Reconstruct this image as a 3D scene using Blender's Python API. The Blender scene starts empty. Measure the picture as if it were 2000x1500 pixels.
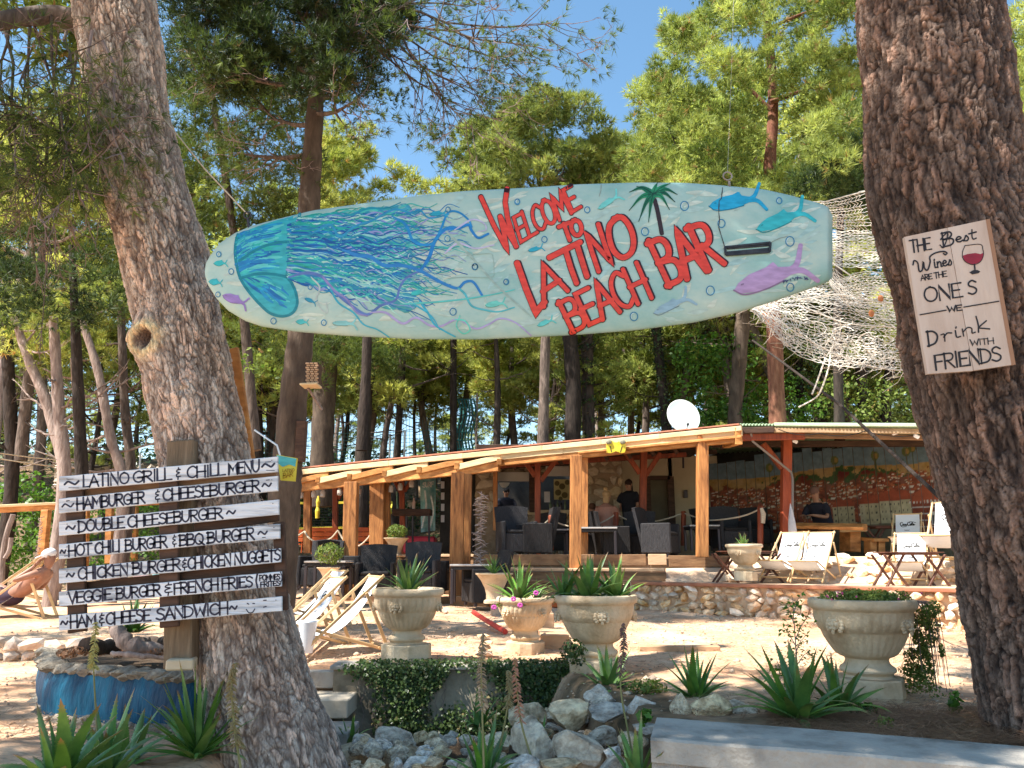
import bpy, bmesh, math, random
import numpy as np
from mathutils import Vector, Matrix
R = math.radians
random.seed(7); RNG = np.random.default_rng(7)
SC = bpy.context.scene
COL = SC.collection
# ------------------------------------------------------------------ camera
EYE = 1.6
F = 1500.0
TH = math.atan(335 / F)
cam_d = bpy.data.cameras.new('camera'); cam = bpy.data.objects.new('camera', cam_d); COL.objects.link(cam)
cam.location = (0, 0, EYE); cam.rotation_euler = (R(90) + TH, 0, 0)
cam_d.sensor_width = 36; cam_d.lens = 36 * F / 2000; cam_d.clip_start = .05; cam_d.clip_end = 600
SC.camera = cam
# ------------------------------------------------------------------ sky, sun, exposure
SUN_TO = Vector((-.50, -.24, .83)).normalized()
world = bpy.data.worlds.new('World'); SC.world = world; world.use_nodes = True
nt = world.node_tree; nt.nodes.clear()
sky = nt.nodes.new('ShaderNodeTexSky'); sky.sky_type = 'NISHITA'; sky.sun_disc = False
sky.sun_elevation = math.asin(SUN_TO.z); sky.sun_rotation = math.atan2(SUN_TO.x, SUN_TO.y)
sky.air_density = 1.0; sky.dust_density = .12; sky.ozone_density = 1.15
bg = nt.nodes.new('ShaderNodeBackground'); bg.inputs[1].default_value = .115
wo = nt.nodes.new('ShaderNodeOutputWorld')
hsv = nt.nodes.new('ShaderNodeHueSaturation'); hsv.inputs['Hue'].default_value = .488; hsv.inputs['Saturation'].default_value = 1.08
nt.links.new(sky.outputs[0], hsv.inputs['Color']); nt.links.new(hsv.outputs[0], bg.inputs[0]); nt.links.new(bg.outputs[0], wo.inputs[0])
sun_d = bpy.data.lights.new('sun', 'SUN'); sun_d.energy = 5.0; sun_d.angle = R(.55); sun_d.color = (1, .96, .88)
sun = bpy.data.objects.new('sun', sun_d); COL.objects.link(sun); sun.location = (-8, -8, 30)
sun.rotation_euler = SUN_TO.to_track_quat('Z', 'Y').to_euler()
vs = SC.view_settings
vs.view_transform = 'Standard'; vs.look = 'None'; vs.exposure = 1.3; vs.gamma = 1; vs.use_curve_mapping = False
SC.cycles.max_bounces = 7; SC.cycles.diffuse_bounces = 3; SC.cycles.transparent_max_bounces = 8
SC.cycles.use_denoising = True
# ------------------------------------------------------------------ picture measuring: pixel + distance -> place
CT, ST = math.cos(TH), math.sin(TH)
def at(px, py, Y):
	u, v = (px - 1000) / F, (750 - py) / F
	y, z = CT - v * ST, ST + v * CT
	s = Y / y
	return Vector((u * s, Y, EYE + z * s))
def gp(px, Y, z):
	zc = Y * CT + (z - EYE) * ST
	return Vector(((px - 1000) / F * zc, Y, z))
def plaza_z(Y): return .56 + .0145 * Y
# ------------------------------------------------------------------ mesh helpers
_cb = None
def _chamfer_topology():
	global _cb
	bm = bmesh.new(); vs_ = []
	for sx in (-1, 1):
		for sy in (-1, 1):
			for sz in (-1, 1):
				for k in range(3):
					c = [sx * .8, sy * .8, sz * .8]; c[k] = (sx, sy, sz)[k]
					vs_.append(bm.verts.new(c))
	bm.verts.index_update()
	r = bmesh.ops.convex_hull(bm, input=bm.verts)
	bmesh.ops.dissolve_limit(bm, angle_limit=.02, verts=bm.verts, edges=bm.edges)
	bmesh.ops.recalc_face_normals(bm, faces=bm.faces)
	_cb = [[v.index for v in f.verts] for f in bm.faces]
	bm.free()
_chamfer_topology()
def catmull(pts, n=6):
	P = np.array(pts, float)
	if len(P) < 3: return P
	Q = np.vstack([2 * P[0] - P[1], P, 2 * P[-1] - P[-2]])
	out = []
	for i in range(1, len(Q) - 2):
		p0, p1, p2, p3 = Q[i - 1], Q[i], Q[i + 1], Q[i + 2]
		for k in range(n):
			t = k / n
			out.append(.5 * (2 * p1 + (p2 - p0) * t + (2 * p0 - 5 * p1 + 4 * p2 - p3) * t * t + (3 * p1 - p0 - 3 * p2 + p3) * t ** 3))
	out.append(P[-1])
	return np.array(out)
class MB:
	def __init__(s): s.v = []; s.f = []; s.c = None
	def add(s, vs_, fs, col=None):
		o = len(s.v); s.v.extend([tuple(map(float, q)) for q in vs_]); s.f.extend([[i + o for i in f] for f in fs])
		if col is not None:
			if s.c is None: s.c = [(1, 1, 1)] * o
			s.c.extend([tuple(col)] * len(vs_))
		elif s.c is not None: s.c.extend([(1, 1, 1)] * len(vs_))
		return s
	def box(s, c, size, M=None, b=None):
		sx, sy, sz = [q / 2 for q in size]
		if b is None: b = min(.008, min(sx, sy, sz) * .35)
		c = Vector(c); vs_ = []
		for a in (-1, 1):
			for d in (-1, 1):
				for e in (-1, 1):
					for k in range(3):
						q = [a * (sx - b), d * (sy - b), e * (sz - b)]
						q[k] = (a * sx, d * sy, e * sz)[k]
						q = Vector(q)
						if M is not None: q = M @ q
						vs_.append(q + c)
		return s.add(vs_, _cb)
	def bar(s, p, q, w, h, up=(0, 0, 1), b=None):
		p, q = Vector(p), Vector(q); d = q - p; L = d.length
		if L < 1e-6: return s
		x = d / L; u = Vector(up)
		if abs(x.dot(u)) > .99: u = Vector((0, 1, 0))
		y = u.cross(x).normalized(); z = x.cross(y)
		M = Matrix((x, y, z)).transposed()
		return s.box((p + q) / 2, (L, w, h), M, b)
	def tube(s, pts, rad, n=8, cap=True, col=None):
		P = [Vector(p) for p in pts]
		if not hasattr(rad, '__len__'): rad = [rad] * len(P)
		prev = None; vs_ = []; fs = []
		for i, p in enumerate(P):
			t = (P[min(i + 1, len(P) - 1)] - P[max(i - 1, 0)])
			if t.length < 1e-9: t = Vector((0, 0, 1))
			t.normalize()
			if prev is None:
				a = Vector((1, 0, 0)) if abs(t.x) < .8 else Vector((0, 1, 0))
			else: a = prev
			a = (a - t * a.dot(t))
			if a.length < 1e-6: a = Vector((0, 1, 0)).cross(t)
			a.normalize(); prev = a; b_ = t.cross(a)
			for k in range(n):
				an = 2 * math.pi * k / n
				vs_.append(p + (a * math.cos(an) + b_ * math.sin(an)) * rad[i])
		for i in range(len(P) - 1):
			for k in range(n):
				fs.append([i * n + k, i * n + (k + 1) % n, (i + 1) * n + (k + 1) % n, (i + 1) * n + k])
		if cap:
			fs.append(list(range(n))[::-1]); fs.append([(len(P) - 1) * n + k for k in range(n)])
		return s.add(vs_, fs, col)
	def lathe(s, prof, n=32, c=(0, 0, 0), fl=None):
		c = Vector(c); vs_ = []; fs = []
		for (r, z) in prof:
			for k in range(n):
				a = 2 * math.pi * k / n
				rr = r if fl is None else fl(r, z, a)
				vs_.append((c.x + rr * math.cos(a), c.y + rr * math.sin(a), c.z + z))
		m = len(prof)
		for i in range(m - 1):
			for k in range(n):
				fs.append([i * n + k, i * n + (k + 1) % n, (i + 1) * n + (k + 1) % n, (i + 1) * n + k])
		if prof[0][0] > 1e-4: fs.append(list(range(n))[::-1])
		if prof[-1][0] > 1e-4: fs.append([(m - 1) * n + k for k in range(n)])
		return s.add(vs_, fs)
	def ball(s, c, r, n=10, m=7, M=None, col=None):
		if not hasattr(r, '__len__'): r = (r, r, r)
		c = Vector(c); vs_ = [Vector((0, 0, -r[2]))]; fs = []
		for i in range(1, m):
			ph = math.pi * i / m - math.pi / 2
			for k in range(n):
				a = 2 * math.pi * k / n
				vs_.append(Vector((r[0] * math.cos(ph) * math.cos(a), r[1] * math.cos(ph) * math.sin(a), r[2] * math.sin(ph))))
		vs_.append(Vector((0, 0, r[2])))
		for k in range(n):
			fs.append([0, 1 + (k + 1) % n, 1 + k])
			fs.append([len(vs_) - 1, 1 + (m - 2) * n + k, 1 + (m - 2) * n + (k + 1) % n])
		for i in range(m - 2):
			for k in range(n):
				fs.append([1 + i * n + k, 1 + i * n + (k + 1) % n, 1 + (i + 1) * n + (k + 1) % n, 1 + (i + 1) * n + k])
		return s.add([(M @ q if M is not None else q) + c for q in vs_], fs, col)
	def grid(s, Pf, nu, nv, flip=False):
		vs_ = [Pf(i / nu, j / nv) for j in range(nv + 1) for i in range(nu + 1)]
		fs = []
		for j in range(nv):
			for i in range(nu):
				a = j * (nu + 1) + i; q = [a, a + 1, a + nu + 2, a + nu + 1]
				fs.append(q[::-1] if flip else q)
		return s.add(vs_, fs)
def link(o, parent=None):
	COL.objects.link(o)
	if parent is not None: o.parent = parent
	return o
def obj(name, mb, mat, parent=None, smooth=False, world=False, kind=None, label=None):
	me = bpy.data.meshes.new(name)
	off = Vector((0, 0, 0))
	if world and parent is not None:
		p = parent
		while p is not None: off += p.location; p = p.parent
	vs_ = [(a - off.x, b - off.y, c - off.z) for a, b, c in mb.v] if off.length else mb.v
	me.from_pydata(vs_, [], mb.f); me.update()
	if mb.c is not None:
		ca = me.color_attributes.new('paint', 'FLOAT_COLOR', 'POINT')
		arr = np.ones((len(mb.v), 4), np.float32); arr[:, :3] = np.array(mb.c, np.float32)
		ca.data.foreach_set('color', arr.ravel())
	if smooth:
		me.polygons.foreach_set('use_smooth', [True] * len(me.polygons))
		try: me.set_sharp_from_angle(angle=R(38))
		except Exception: pass
	if mat is not None: me.materials.append(mat)
	o = bpy.data.objects.new(name, me)
	if kind: o['kind'] = kind
	if label: o['label'] = label
	return link(o, parent)
def npobj(name, V, Fc, mat, parent=None, smooth=False, tint=None, kind=None, extra=None):
	"""V (N,3) array, Fc (M,k) array of equal-sided faces"""
	me = bpy.data.meshes.new(name)
	V = np.asarray(V, np.float32); Fc = np.asarray(Fc, np.int32)
	m, k = Fc.shape
	me.vertices.add(len(V)); me.vertices.foreach_set('co', V.ravel())
	me.loops.add(m * k); me.loops.foreach_set('vertex_index', Fc.ravel())
	me.polygons.add(m); me.polygons.foreach_set('loop_start', np.arange(0, m * k, k, dtype=np.int32))
	me.polygons.foreach_set('loop_total', np.full(m, k, np.int32))
	if smooth: me.polygons.foreach_set('use_smooth', np.ones(m, bool))
	me.update(calc_edges=True)
	if tint is not None:
		a = me.attributes.new('tint', 'FLOAT', 'POINT'); a.data.foreach_set('value', np.asarray(tint, np.float32))
	if extra is not None:
		ca = me.color_attributes.new('paint', 'FLOAT_COLOR', 'POINT')
		arr = np.ones((len(V), 4), np.float32); arr[:, :3] = extra; ca.data.foreach_set('color', arr.ravel())
	me.validate()
	if mat is not None: me.materials.append(mat)
	o = bpy.data.objects.new(name, me)
	if kind: o['kind'] = kind
	return link(o, parent)
def tag(o, label, cat, group=None):
	o['label'] = label; o['category'] = cat
	if group: o['group'] = group
	return o
def thing(name, label, cat, loc=(0, 0, 0), rz=0, group=None, sc=1):
	o = bpy.data.objects.new(name, None); o.empty_display_size = .1
	COL.objects.link(o); o.location = loc; o.rotation_euler = (0, 0, rz); o.scale = (sc, sc, sc)
	return tag(o, label, cat, group)
def struct(o): o['kind'] = 'structure'; return o
def kids(o): return [c for c in bpy.data.objects if c.parent == o]
_KC = {}
def dup(root, loc, rz=0, label=None, group=None, sc=None):
	if root.name not in _KC:
		_KC[root.name] = [(c, list(kids(c))) for c in kids(root)]
	r = root.copy(); COL.objects.link(r); r.location = loc; r.rotation_euler = (0, 0, rz)
	if sc is not None: r.scale = (sc, sc, sc) if not hasattr(sc, '__len__') else sc
	if label: r['label'] = label
	if group: r['group'] = group
	for ch, gs in _KC[root.name]:
		c = ch.copy(); COL.objects.link(c); c.parent = r
		for g in gs:
			d = g.copy(); COL.objects.link(d); d.parent = c
	return r
def share(o, name, parent, loc, rot=(0, 0, 0), sc=(1, 1, 1), mat=None):
	c = o.copy() if hasattr(o, 'copy') and isinstance(o, bpy.types.Object) else None
	c.name = name; COL.objects.link(c); c.parent = parent; c.location = loc; c.rotation_euler = rot; c.scale = sc
	return c
def place_mesh(me, name, parent, loc, rot=(0, 0, 0), sc=(1, 1, 1)):
	o = bpy.data.objects.new(name, me); COL.objects.link(o)
	if parent is not None: o.parent = parent
	o.location = loc; o.rotation_euler = rot; o.scale = sc
	return o
# ------------------------------------------------------------------ numpy noise
def _h(ix, iy, iz, s=0):
	n = (ix.astype(np.int64) * 374761393 + iy.astype(np.int64) * 668265263 + iz.astype(np.int64) * 2147483647 + s * 974634777) & 0xffffffff
	n = ((n ^ (n >> 13)) * 1274126177) & 0xffffffff
	n = (n ^ (n >> 16)) & 0xffffffff
	return n / 4294967295.0
def vnoise(P, s=0):
	P = np.asarray(P, float); I = np.floor(P).astype(np.int64); f = P - I; f = f * f * (3 - 2 * f)
	r = 0
	for dx in (0, 1):
		for dy in (0, 1):
			for dz in (0, 1):
				w = (f[:, 0] if dx else 1 - f[:, 0]) * (f[:, 1] if dy else 1 - f[:, 1]) * (f[:, 2] if dz else 1 - f[:, 2])
				r = r + w * _h(I[:, 0] + dx, I[:, 1] + dy, I[:, 2] + dz, s)
	return r
def fbm(P, o=4, s=0):
	P = np.asarray(P, float); r = 0; a = .5; t = 0
	for k in range(o):
		r = r + a * vnoise(P * 2 ** k, s + k); t += a; a *= .5
	return r / t
def worley2(x, y, per=None, s=0):
	ix, iy = np.floor(x).astype(np.int64), np.floor(y).astype(np.int64)
	F1 = np.full(x.shape, 9.); F2 = np.full(x.shape, 9.); idv = np.zeros(x.shape)
	for dx in (-1, 0, 1):
		for dy in (-1, 0, 1):
			cx, cy = ix + dx, iy + dy
			hx = cx % per if per else cx
			a, b = _h(hx, cy, hx * 0, s), _h(hx, cy, hx * 0 + 1, s)
			d = np.hypot(cx + a - x, cy + b - y)
			nearer = d < F1
			F2 = np.where(nearer, F1, np.minimum(F2, d)); idv = np.where(nearer, _h(hx, cy, hx * 0 + 2, s), idv)
			F1 = np.where(nearer, d, F1)
	return F1, F2, idv
# ------------------------------------------------------------------ materials
def nd(t, kind, **k):
	n = t.nodes.new(kind)
	for a, b in k.items(): setattr(n, a, b)
	return n
def M(name, c1, c2=None, c3=None, scale=5., rough=.8, bump=0., bscale=None, stretch=(1, 1, 1), metal=0., rnd=.0, detail=6., spec=.3, huer=0.):
	m = bpy.data.materials.new(name); m.use_nodes = True; t = m.node_tree; t.nodes.clear()
	out = nd(t, 'ShaderNodeOutputMaterial'); b = nd(t, 'ShaderNodeBsdfPrincipled')
	b.inputs['Roughness'].default_value = rough; b.inputs['Metallic'].default_value = metal
	b.inputs['Specular IOR Level'].default_value = spec
	t.links.new(b.outputs[0], out.inputs[0])
	tc = nd(t, 'ShaderNodeTexCoord'); mp = nd(t, 'ShaderNodeMapping'); mp.inputs['Scale'].default_value = stretch
	oi = nd(t, 'ShaderNodeObjectInfo'); mu = nd(t, 'ShaderNodeMath', operation='MULTIPLY'); mu.inputs[1].default_value = 37.
	t.links.new(oi.outputs['Random'], mu.inputs[0]); t.links.new(mu.outputs[0], mp.inputs['Location'])
	t.links.new(tc.outputs['Object'], mp.inputs['Vector'])
	col = None
	if c2 is not None:
		nz = nd(t, 'ShaderNodeTexNoise'); nz.inputs['Scale'].default_value = scale; nz.inputs['Detail'].default_value = detail
		nz.inputs['Roughness'].default_value = .62
		t.links.new(mp.outputs[0], nz.inputs['Vector'])
		cr = nd(t, 'ShaderNodeValToRGB'); e = cr.color_ramp.elements
		e[0].position = .3; e[0].color = (*c1, 1); e[1].position = .7; e[1].color = (*c2, 1)
		if c3 is not None:
			k = cr.color_ramp.elements.new(.5); k.color = (*c3, 1)
		t.links.new(nz.outputs['Fac'], cr.inputs[0]); col = cr.outputs[0]
	else:
		rg = nd(t, 'ShaderNodeRGB'); rg.outputs[0].default_value = (*c1, 1); col = rg.outputs[0]
	if rnd or huer:
		hs = nd(t, 'ShaderNodeHueSaturation'); mr = nd(t, 'ShaderNodeMapRange')
		mr.inputs['To Min'].default_value = 1 - rnd; mr.inputs['To Max'].default_value = 1 + rnd
		t.links.new(oi.outputs['Random'], mr.inputs['Value']); t.links.new(mr.outputs[0], hs.inputs['Value'])
		if huer:
			m2 = nd(t, 'ShaderNodeMath', operation='MULTIPLY'); m2.inputs[1].default_value = 7.31
			m3 = nd(t, 'ShaderNodeMath', operation='FRACT'); m4 = nd(t, 'ShaderNodeMapRange')
			m4.inputs['To Min'].default_value = 1 - huer; m4.inputs['To Max'].default_value = 1 + huer
			t.links.new(oi.outputs['Random'], m2.inputs[0]); t.links.new(m2.outputs[0], m3.inputs[0]); t.links.new(m3.outputs[0], m4.inputs['Value'])
			t.links.new(m4.outputs[0], hs.inputs['Saturation'])
		t.links.new(col, hs.inputs['Color']); col = hs.outputs[0]
	t.links.new(col, b.inputs['Base Color'])
	if bump:
		n2 = nd(t, 'ShaderNodeTexNoise'); n2.inputs['Scale'].default_value = bscale or scale * 3; n2.inputs['Detail'].default_value = 5
		t.links.new(mp.outputs[0], n2.inputs['Vector'])
		bp = nd(t, 'ShaderNodeBump'); bp.inputs['Strength'].default_value = min(1., bump); bp.inputs['Distance'].default_value = .02
		t.links.new(n2.outputs['Fac'], bp.inputs['Height']); t.links.new(bp.outputs[0], b.inputs['Normal'])
	m['bsdf'] = b.name
	return m
def leafmat(name, c1, c2, c3=None, trans=.35, rough=.55, tmul=1.6):
	m = bpy.data.materials.new(name); m.use_nodes = True; t = m.node_tree; t.nodes.clear()
	out = nd(t, 'ShaderNodeOutputMaterial'); at_ = nd(t, 'ShaderNodeAttribute'); at_.attribute_name = 'tint'
	cr = nd(t, 'ShaderNodeValToRGB'); e = cr.color_ramp.elements
	e[0].position = .0; e[0].color = (*c1, 1); e[1].position = 1.; e[1].color = (*c2, 1)
	if c3 is not None:
		k = cr.color_ramp.elements.new(.93); k.color = (*c2, 1); e[len(e) - 1].color = (*c3, 1)
	t.links.new(at_.outputs['Fac'], cr.inputs[0])
	oi = nd(t, 'ShaderNodeObjectInfo'); hs = nd(t, 'ShaderNodeHueSaturation'); mr = nd(t, 'ShaderNodeMapRange')
	mr.inputs['To Min'].default_value = .8; mr.inputs['To Max'].default_value = 1.25
	t.links.new(oi.outputs['Random'], mr.inputs['Value']); t.links.new(mr.outputs[0], hs.inputs['Value']); t.links.new(cr.outputs[0], hs.inputs['Color'])
	b = nd(t, 'ShaderNodeBsdfPrincipled'); b.inputs['Roughness'].default_value = rough; b.inputs['Specular IOR Level'].default_value = .25
	t.links.new(hs.outputs[0], b.inputs['Base Color'])
	tr = nd(t, 'ShaderNodeBsdfTranslucent'); mx = nd(t, 'ShaderNodeMixShader'); mx.inputs[0].default_value = trans
	h2 = nd(t, 'ShaderNodeHueSaturation'); h2.inputs['Value'].default_value = tmul; h2.inputs['Saturation'].default_value = 1.1
	t.links.new(hs.outputs[0], h2.inputs['Color']); t.links.new(h2.outputs[0], tr.inputs['Color'])
	t.links.new(b.outputs[0], mx.inputs[1]); t.links.new(tr.outputs[0], mx.inputs[2]); t.links.new(mx.outputs[0], out.inputs[0])
	return m
def paintmat(name, rough=.5, var=.12, scale=30., bump=.0, stretch=(1, 1, 1)):
	m = M(name, (1, 1, 1), rough=rough); t = m.node_tree; b = t.nodes[m['bsdf']]
	at_ = nd(t, 'ShaderNodeAttribute'); at_.attribute_name = 'paint'
	tc = nd(t, 'ShaderNodeTexCoord'); mp = nd(t, 'ShaderNodeMapping'); mp.inputs['Scale'].default_value = stretch
	nz = nd(t, 'ShaderNodeTexNoise'); nz.inputs['Scale'].default_value = scale; nz.inputs['Detail'].default_value = 5
	mr = nd(t, 'ShaderNodeMapRange'); mr.inputs['From Min'].default_value = .3; mr.inputs['From Max'].default_value = .7
	mr.inputs['To Min'].default_value = 1 - var; mr.inputs['To Max'].default_value = 1 + var
	hs = nd(t, 'ShaderNodeHueSaturation')
	t.links.new(tc.outputs['Object'], mp.inputs[0]); t.links.new(mp.outputs[0], nz.inputs['Vector']); t.links.new(nz.outputs['Fac'], mr.inputs['Value'])
	t.links.new(mr.outputs[0], hs.inputs['Value']); t.links.new(at_.outputs['Color'], hs.inputs['Color']); t.links.new(hs.outputs[0], b.inputs['Base Color'])
	if bump:
		bp = nd(t, 'ShaderNodeBump'); bp.inputs['Strength'].default_value = bump; bp.inputs['Distance'].default_value = .01
		t.links.new(nz.outputs['Fac'], bp.inputs['Height']); t.links.new(bp.outputs[0], b.inputs['Normal'])
	return m
MT = {}
MT['wood_post'] = M('oiled_post_wood', (.14, .055, .02), (.60, .27, .09), (.42, .17, .055), scale=3.2, stretch=(6, 6, .7), rough=.55, bump=.25, bscale=12, rnd=.12)
MT['wood_beam'] = M('oiled_beam_wood', (.28, .11, .03), (.72, .36, .12), (.52, .22, .065), scale=3., stretch=(1.2, 1.2, 3), rough=.55, bump=.2, rnd=.15)
MT['wood_pale'] = M('pale_new_board', (.60, .42, .22), (.78, .60, .36), scale=3., stretch=(1, 1, 6), rough=.6, bump=.15, rnd=.1)
MT['wood_red'] = M('red_stained_wood', (.16, .035, .015), (.36, .08, .03), scale=4., stretch=(5, 5, .8), rough=.5, bump=.15, rnd=.1)
MT['wood_orange'] = M('orange_stained_wood', (.45, .07, .015), (.72, .17, .04), scale=3., rough=.5, bump=.1, rnd=.12)
MT['wood_dark'] = M('dark_weathered_wood', (.035, .018, .012), (.10, .05, .03), scale=4., stretch=(1, 1, 5), rough=.65, bump=.25, rnd=.2)
MT['wood_brown'] = M('brown_timber', (.14, .07, .035), (.30, .17, .085), scale=3., stretch=(1, 1, 4), rough=.7, bump=.3, rnd=.12)
MT['wood_sand'] = M('sun_bleached_timber', (.42, .25, .14), (.62, .40, .24), scale=3., stretch=(1, 1, 3), rough=.75, bump=.3, rnd=.1)
MT['wood_frame'] = M('deck_chair_beech', (.55, .34, .15), (.72, .50, .27), scale=5., rough=.5, rnd=.1)
MT['wood_table'] = M('folding_table_wood', (.07, .025, .015), (.16, .06, .035), scale=6., rough=.5, rnd=.1)
MT['white_plank'] = M('white_painted_plank', (.24, .25, .27), (.78, .80, .82), (.66, .69, .73), scale=2.2, stretch=(1.2, 1, 14), rough=.6, bump=.5, bscale=6, rnd=.05)
MT['ink'] = M('dark_navy_paint', (.010, .012, .03), (.03, .03, .06), scale=40, rough=.45)
MT['black'] = M('black_paint', (.012, .010, .010), (.03, .025, .02), scale=40, rough=.5)
MT['canvas'] = M('white_canvas', (.74, .74, .76), (.82, .82, .83), scale=60, rough=.85, bump=.1)
MT['canvas_grey'] = M('greyish_canvas', (.48, .47, .50), (.56, .55, .57), scale=40, rough=.85)
MT['stone_cream'] = M('cast_stone', (.38, .26, .15), (.72, .57, .40), (.62, .47, .305), scale=3.5, rough=.85, bump=.35, bscale=45, rnd=.08)
MT['soil'] = M('dark_soil', (.04, .025, .015), (.11, .07, .04), scale=14, rough=.95, bump=.8)
MT['wall_stone'] = M('ochre_limestone', (.58, .32, .17), (.82, .72, .56), (.74, .52, .33), scale=1.3, rough=.9, bump=.5, bscale=9, rnd=.28, huer=.3)
MT['pale_stone'] = M('pale_building_stone', (.42, .32, .21), (.62, .52, .38), scale=2., rough=.9, bump=.4, bscale=14, rnd=.22, huer=.2)
MT['mortar'] = M('mortar', (.26, .18, .11), (.36, .27, .18), scale=10, rough=.95, bump=.4)
MT['grey_rock'] = M('grey_limestone_rock', (.20, .15, .10), (.86, .74, .55), (.54, .44, .33), scale=1.9, rough=.95, bump=1., bscale=6, rnd=.32, huer=.5, detail=10)
MT['concrete'] = M('pale_concrete', (.20, .175, .145), (.48, .43, .365), (.39, .35, .30), scale=3.5, rough=.9, bump=.5, bscale=40, detail=11)
MT['render'] = M('rough_wall_render', (.26, .24, .22), (.42, .39, .36), scale=8, rough=.95, bump=1., bscale=55)
MT['wicker'] = M('dark_wicker', (.018, .017, .019), (.05, .046, .048), scale=18, stretch=(6, 6, .6), rough=.6, bump=1., bscale=22, rnd=.15)
MT['wicker2'] = M('near_black_wicker', (.014, .012, .012), (.035, .030, .030), scale=18, stretch=(6, 6, .6), rough=.6, bump=1., bscale=22)
MT['rope'] = M('pale_rope', (.45, .36, .25), (.66, .57, .44), scale=60, rough=.9, bump=.5)
MT['metal_w'] = M('white_painted_metal', (.75, .76, .77), rough=.35)
MT['metal_d'] = M('dark_metal', (.06, .05, .055), rough=.4, metal=.6)
MT['wall_beige'] = M('beige_plaster', (.42, .34, .22), (.52, .43, .30), scale=1.5, rough=.9, bump=.2)
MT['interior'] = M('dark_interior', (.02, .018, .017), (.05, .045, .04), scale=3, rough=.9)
MT['skin'] = M('tanned_skin', (.30, .15, .09), (.40, .21, .13), scale=9, rough=.5)
MT['skin2'] = M('sunned_skin', (.30, .15, .10), (.40, .21, .145), scale=9, rough=.5)
MT['net'] = M('bleached_net_twine', (.86, .76, .64), (.94, .90, .82), scale=9, rough=.9)
MT['greenroof'] = M('pale_green_roof_sheet', (.24, .36, .20), (.36, .48, .30), scale=2, rough=.5)
MT['paint'] = paintmat('brushed_paint', .45, .14, 26)
MT['leaf_aloe'] = M('aloe_leaf', (.045, .12, .022), (.21, .35, .07), (.10, .21, .04), scale=2.2, stretch=(1, 1, 1), rough=.42, rnd=.22, huer=.12, spec=.5)
def dry_tips(m):
	t = m.node_tree; b = t.nodes[m['bsdf']]; src = b.inputs['Base Color'].links[0].from_socket
	a = nd(t, 'ShaderNodeAttribute'); a.attribute_name = 'tint'; r = nd(t, 'ShaderNodeMapRange'); r.inputs['From Min'].default_value = .82; r.inputs['From Max'].default_value = .97
	x = nd(t, 'ShaderNodeMix', data_type='RGBA'); x.inputs['B'].default_value = (.30, .15, .06, 1)
	t.links.new(a.outputs['Fac'], r.inputs['Value']); t.links.new(r.outputs[0], x.inputs['Factor']); t.links.new(src, x.inputs['A']); t.links.new(x.outputs['Result'], b.inputs['Base Color'])
dry_tips(MT['leaf_aloe'])
MT['yellow'] = M('yellow_paint', (.75, .55, .04), (.85, .68, .08), scale=9, rough=.5)
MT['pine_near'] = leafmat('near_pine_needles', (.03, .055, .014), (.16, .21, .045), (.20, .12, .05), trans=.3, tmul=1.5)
MT['pine_sun'] = leafmat('sun_toned_pine_needles', (.10, .14, .03), (.46, .50, .14), (.33, .22, .09), trans=.35, tmul=1.5)  # paler needle copy with the sunlight put into its colour
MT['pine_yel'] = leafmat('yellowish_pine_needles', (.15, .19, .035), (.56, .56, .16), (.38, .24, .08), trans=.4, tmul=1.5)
MT['pine_dark'] = leafmat('shade_toned_pine_needles', (.015, .03, .010), (.075, .11, .03), (.09, .07, .03), trans=.25)  # needle copy for shaded crowns, the shade put into its colour
MT['broad'] = leafmat('broad_leaves', (.03, .08, .012), (.16, .30, .05), trans=.35, rough=.4)
MT['ivy'] = leafmat('ivy_leaves', (.012, .035, .010), (.09, .13, .04), (.20, .16, .07), trans=.2, rough=.35)
MT['shrub'] = leafmat('shrub_leaves', (.06, .11, .02), (.24, .30, .07), (.32, .20, .08), trans=.3)
MT['bark_plain'] = M('forest_bark', (.05, .035, .03), (.19, .14, .115), (.10, .075, .06), scale=5, stretch=(3, 3, .7), rough=.95, bump=1., bscale=9, rnd=.35)
MT['bark_pale'] = M('pale_forest_bark', (.17, .12, .10), (.42, .33, .28), (.28, .21, .18), scale=5, stretch=(3, 3, .7), rough=.95, bump=1., bscale=9, rnd=.2)
MT['bark_dark'] = M('dark_forest_bark', (.018, .013, .010), (.07, .05, .04), scale=5, stretch=(3, 3, .7), rough=.95, bump=1., bscale=9, rnd=.3)
MT['bark_red'] = M('reddish_bark', (.12, .04, .025), (.30, .13, .08), scale=5, stretch=(3, 3, .7), rough=.95, bump=1., bscale=9)
MT['bark_smooth'] = M('grey_brown_bark', (.05, .033, .025), (.15, .105, .075), (.09, .063, .045), scale=4, stretch=(2, 2, .6), rough=.9, bump=.5, bscale=24)
MT['twig'] = M('grey_twig', (.12, .08, .07), (.34, .26, .24), scale=4, rough=.9, rnd=.2)
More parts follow.
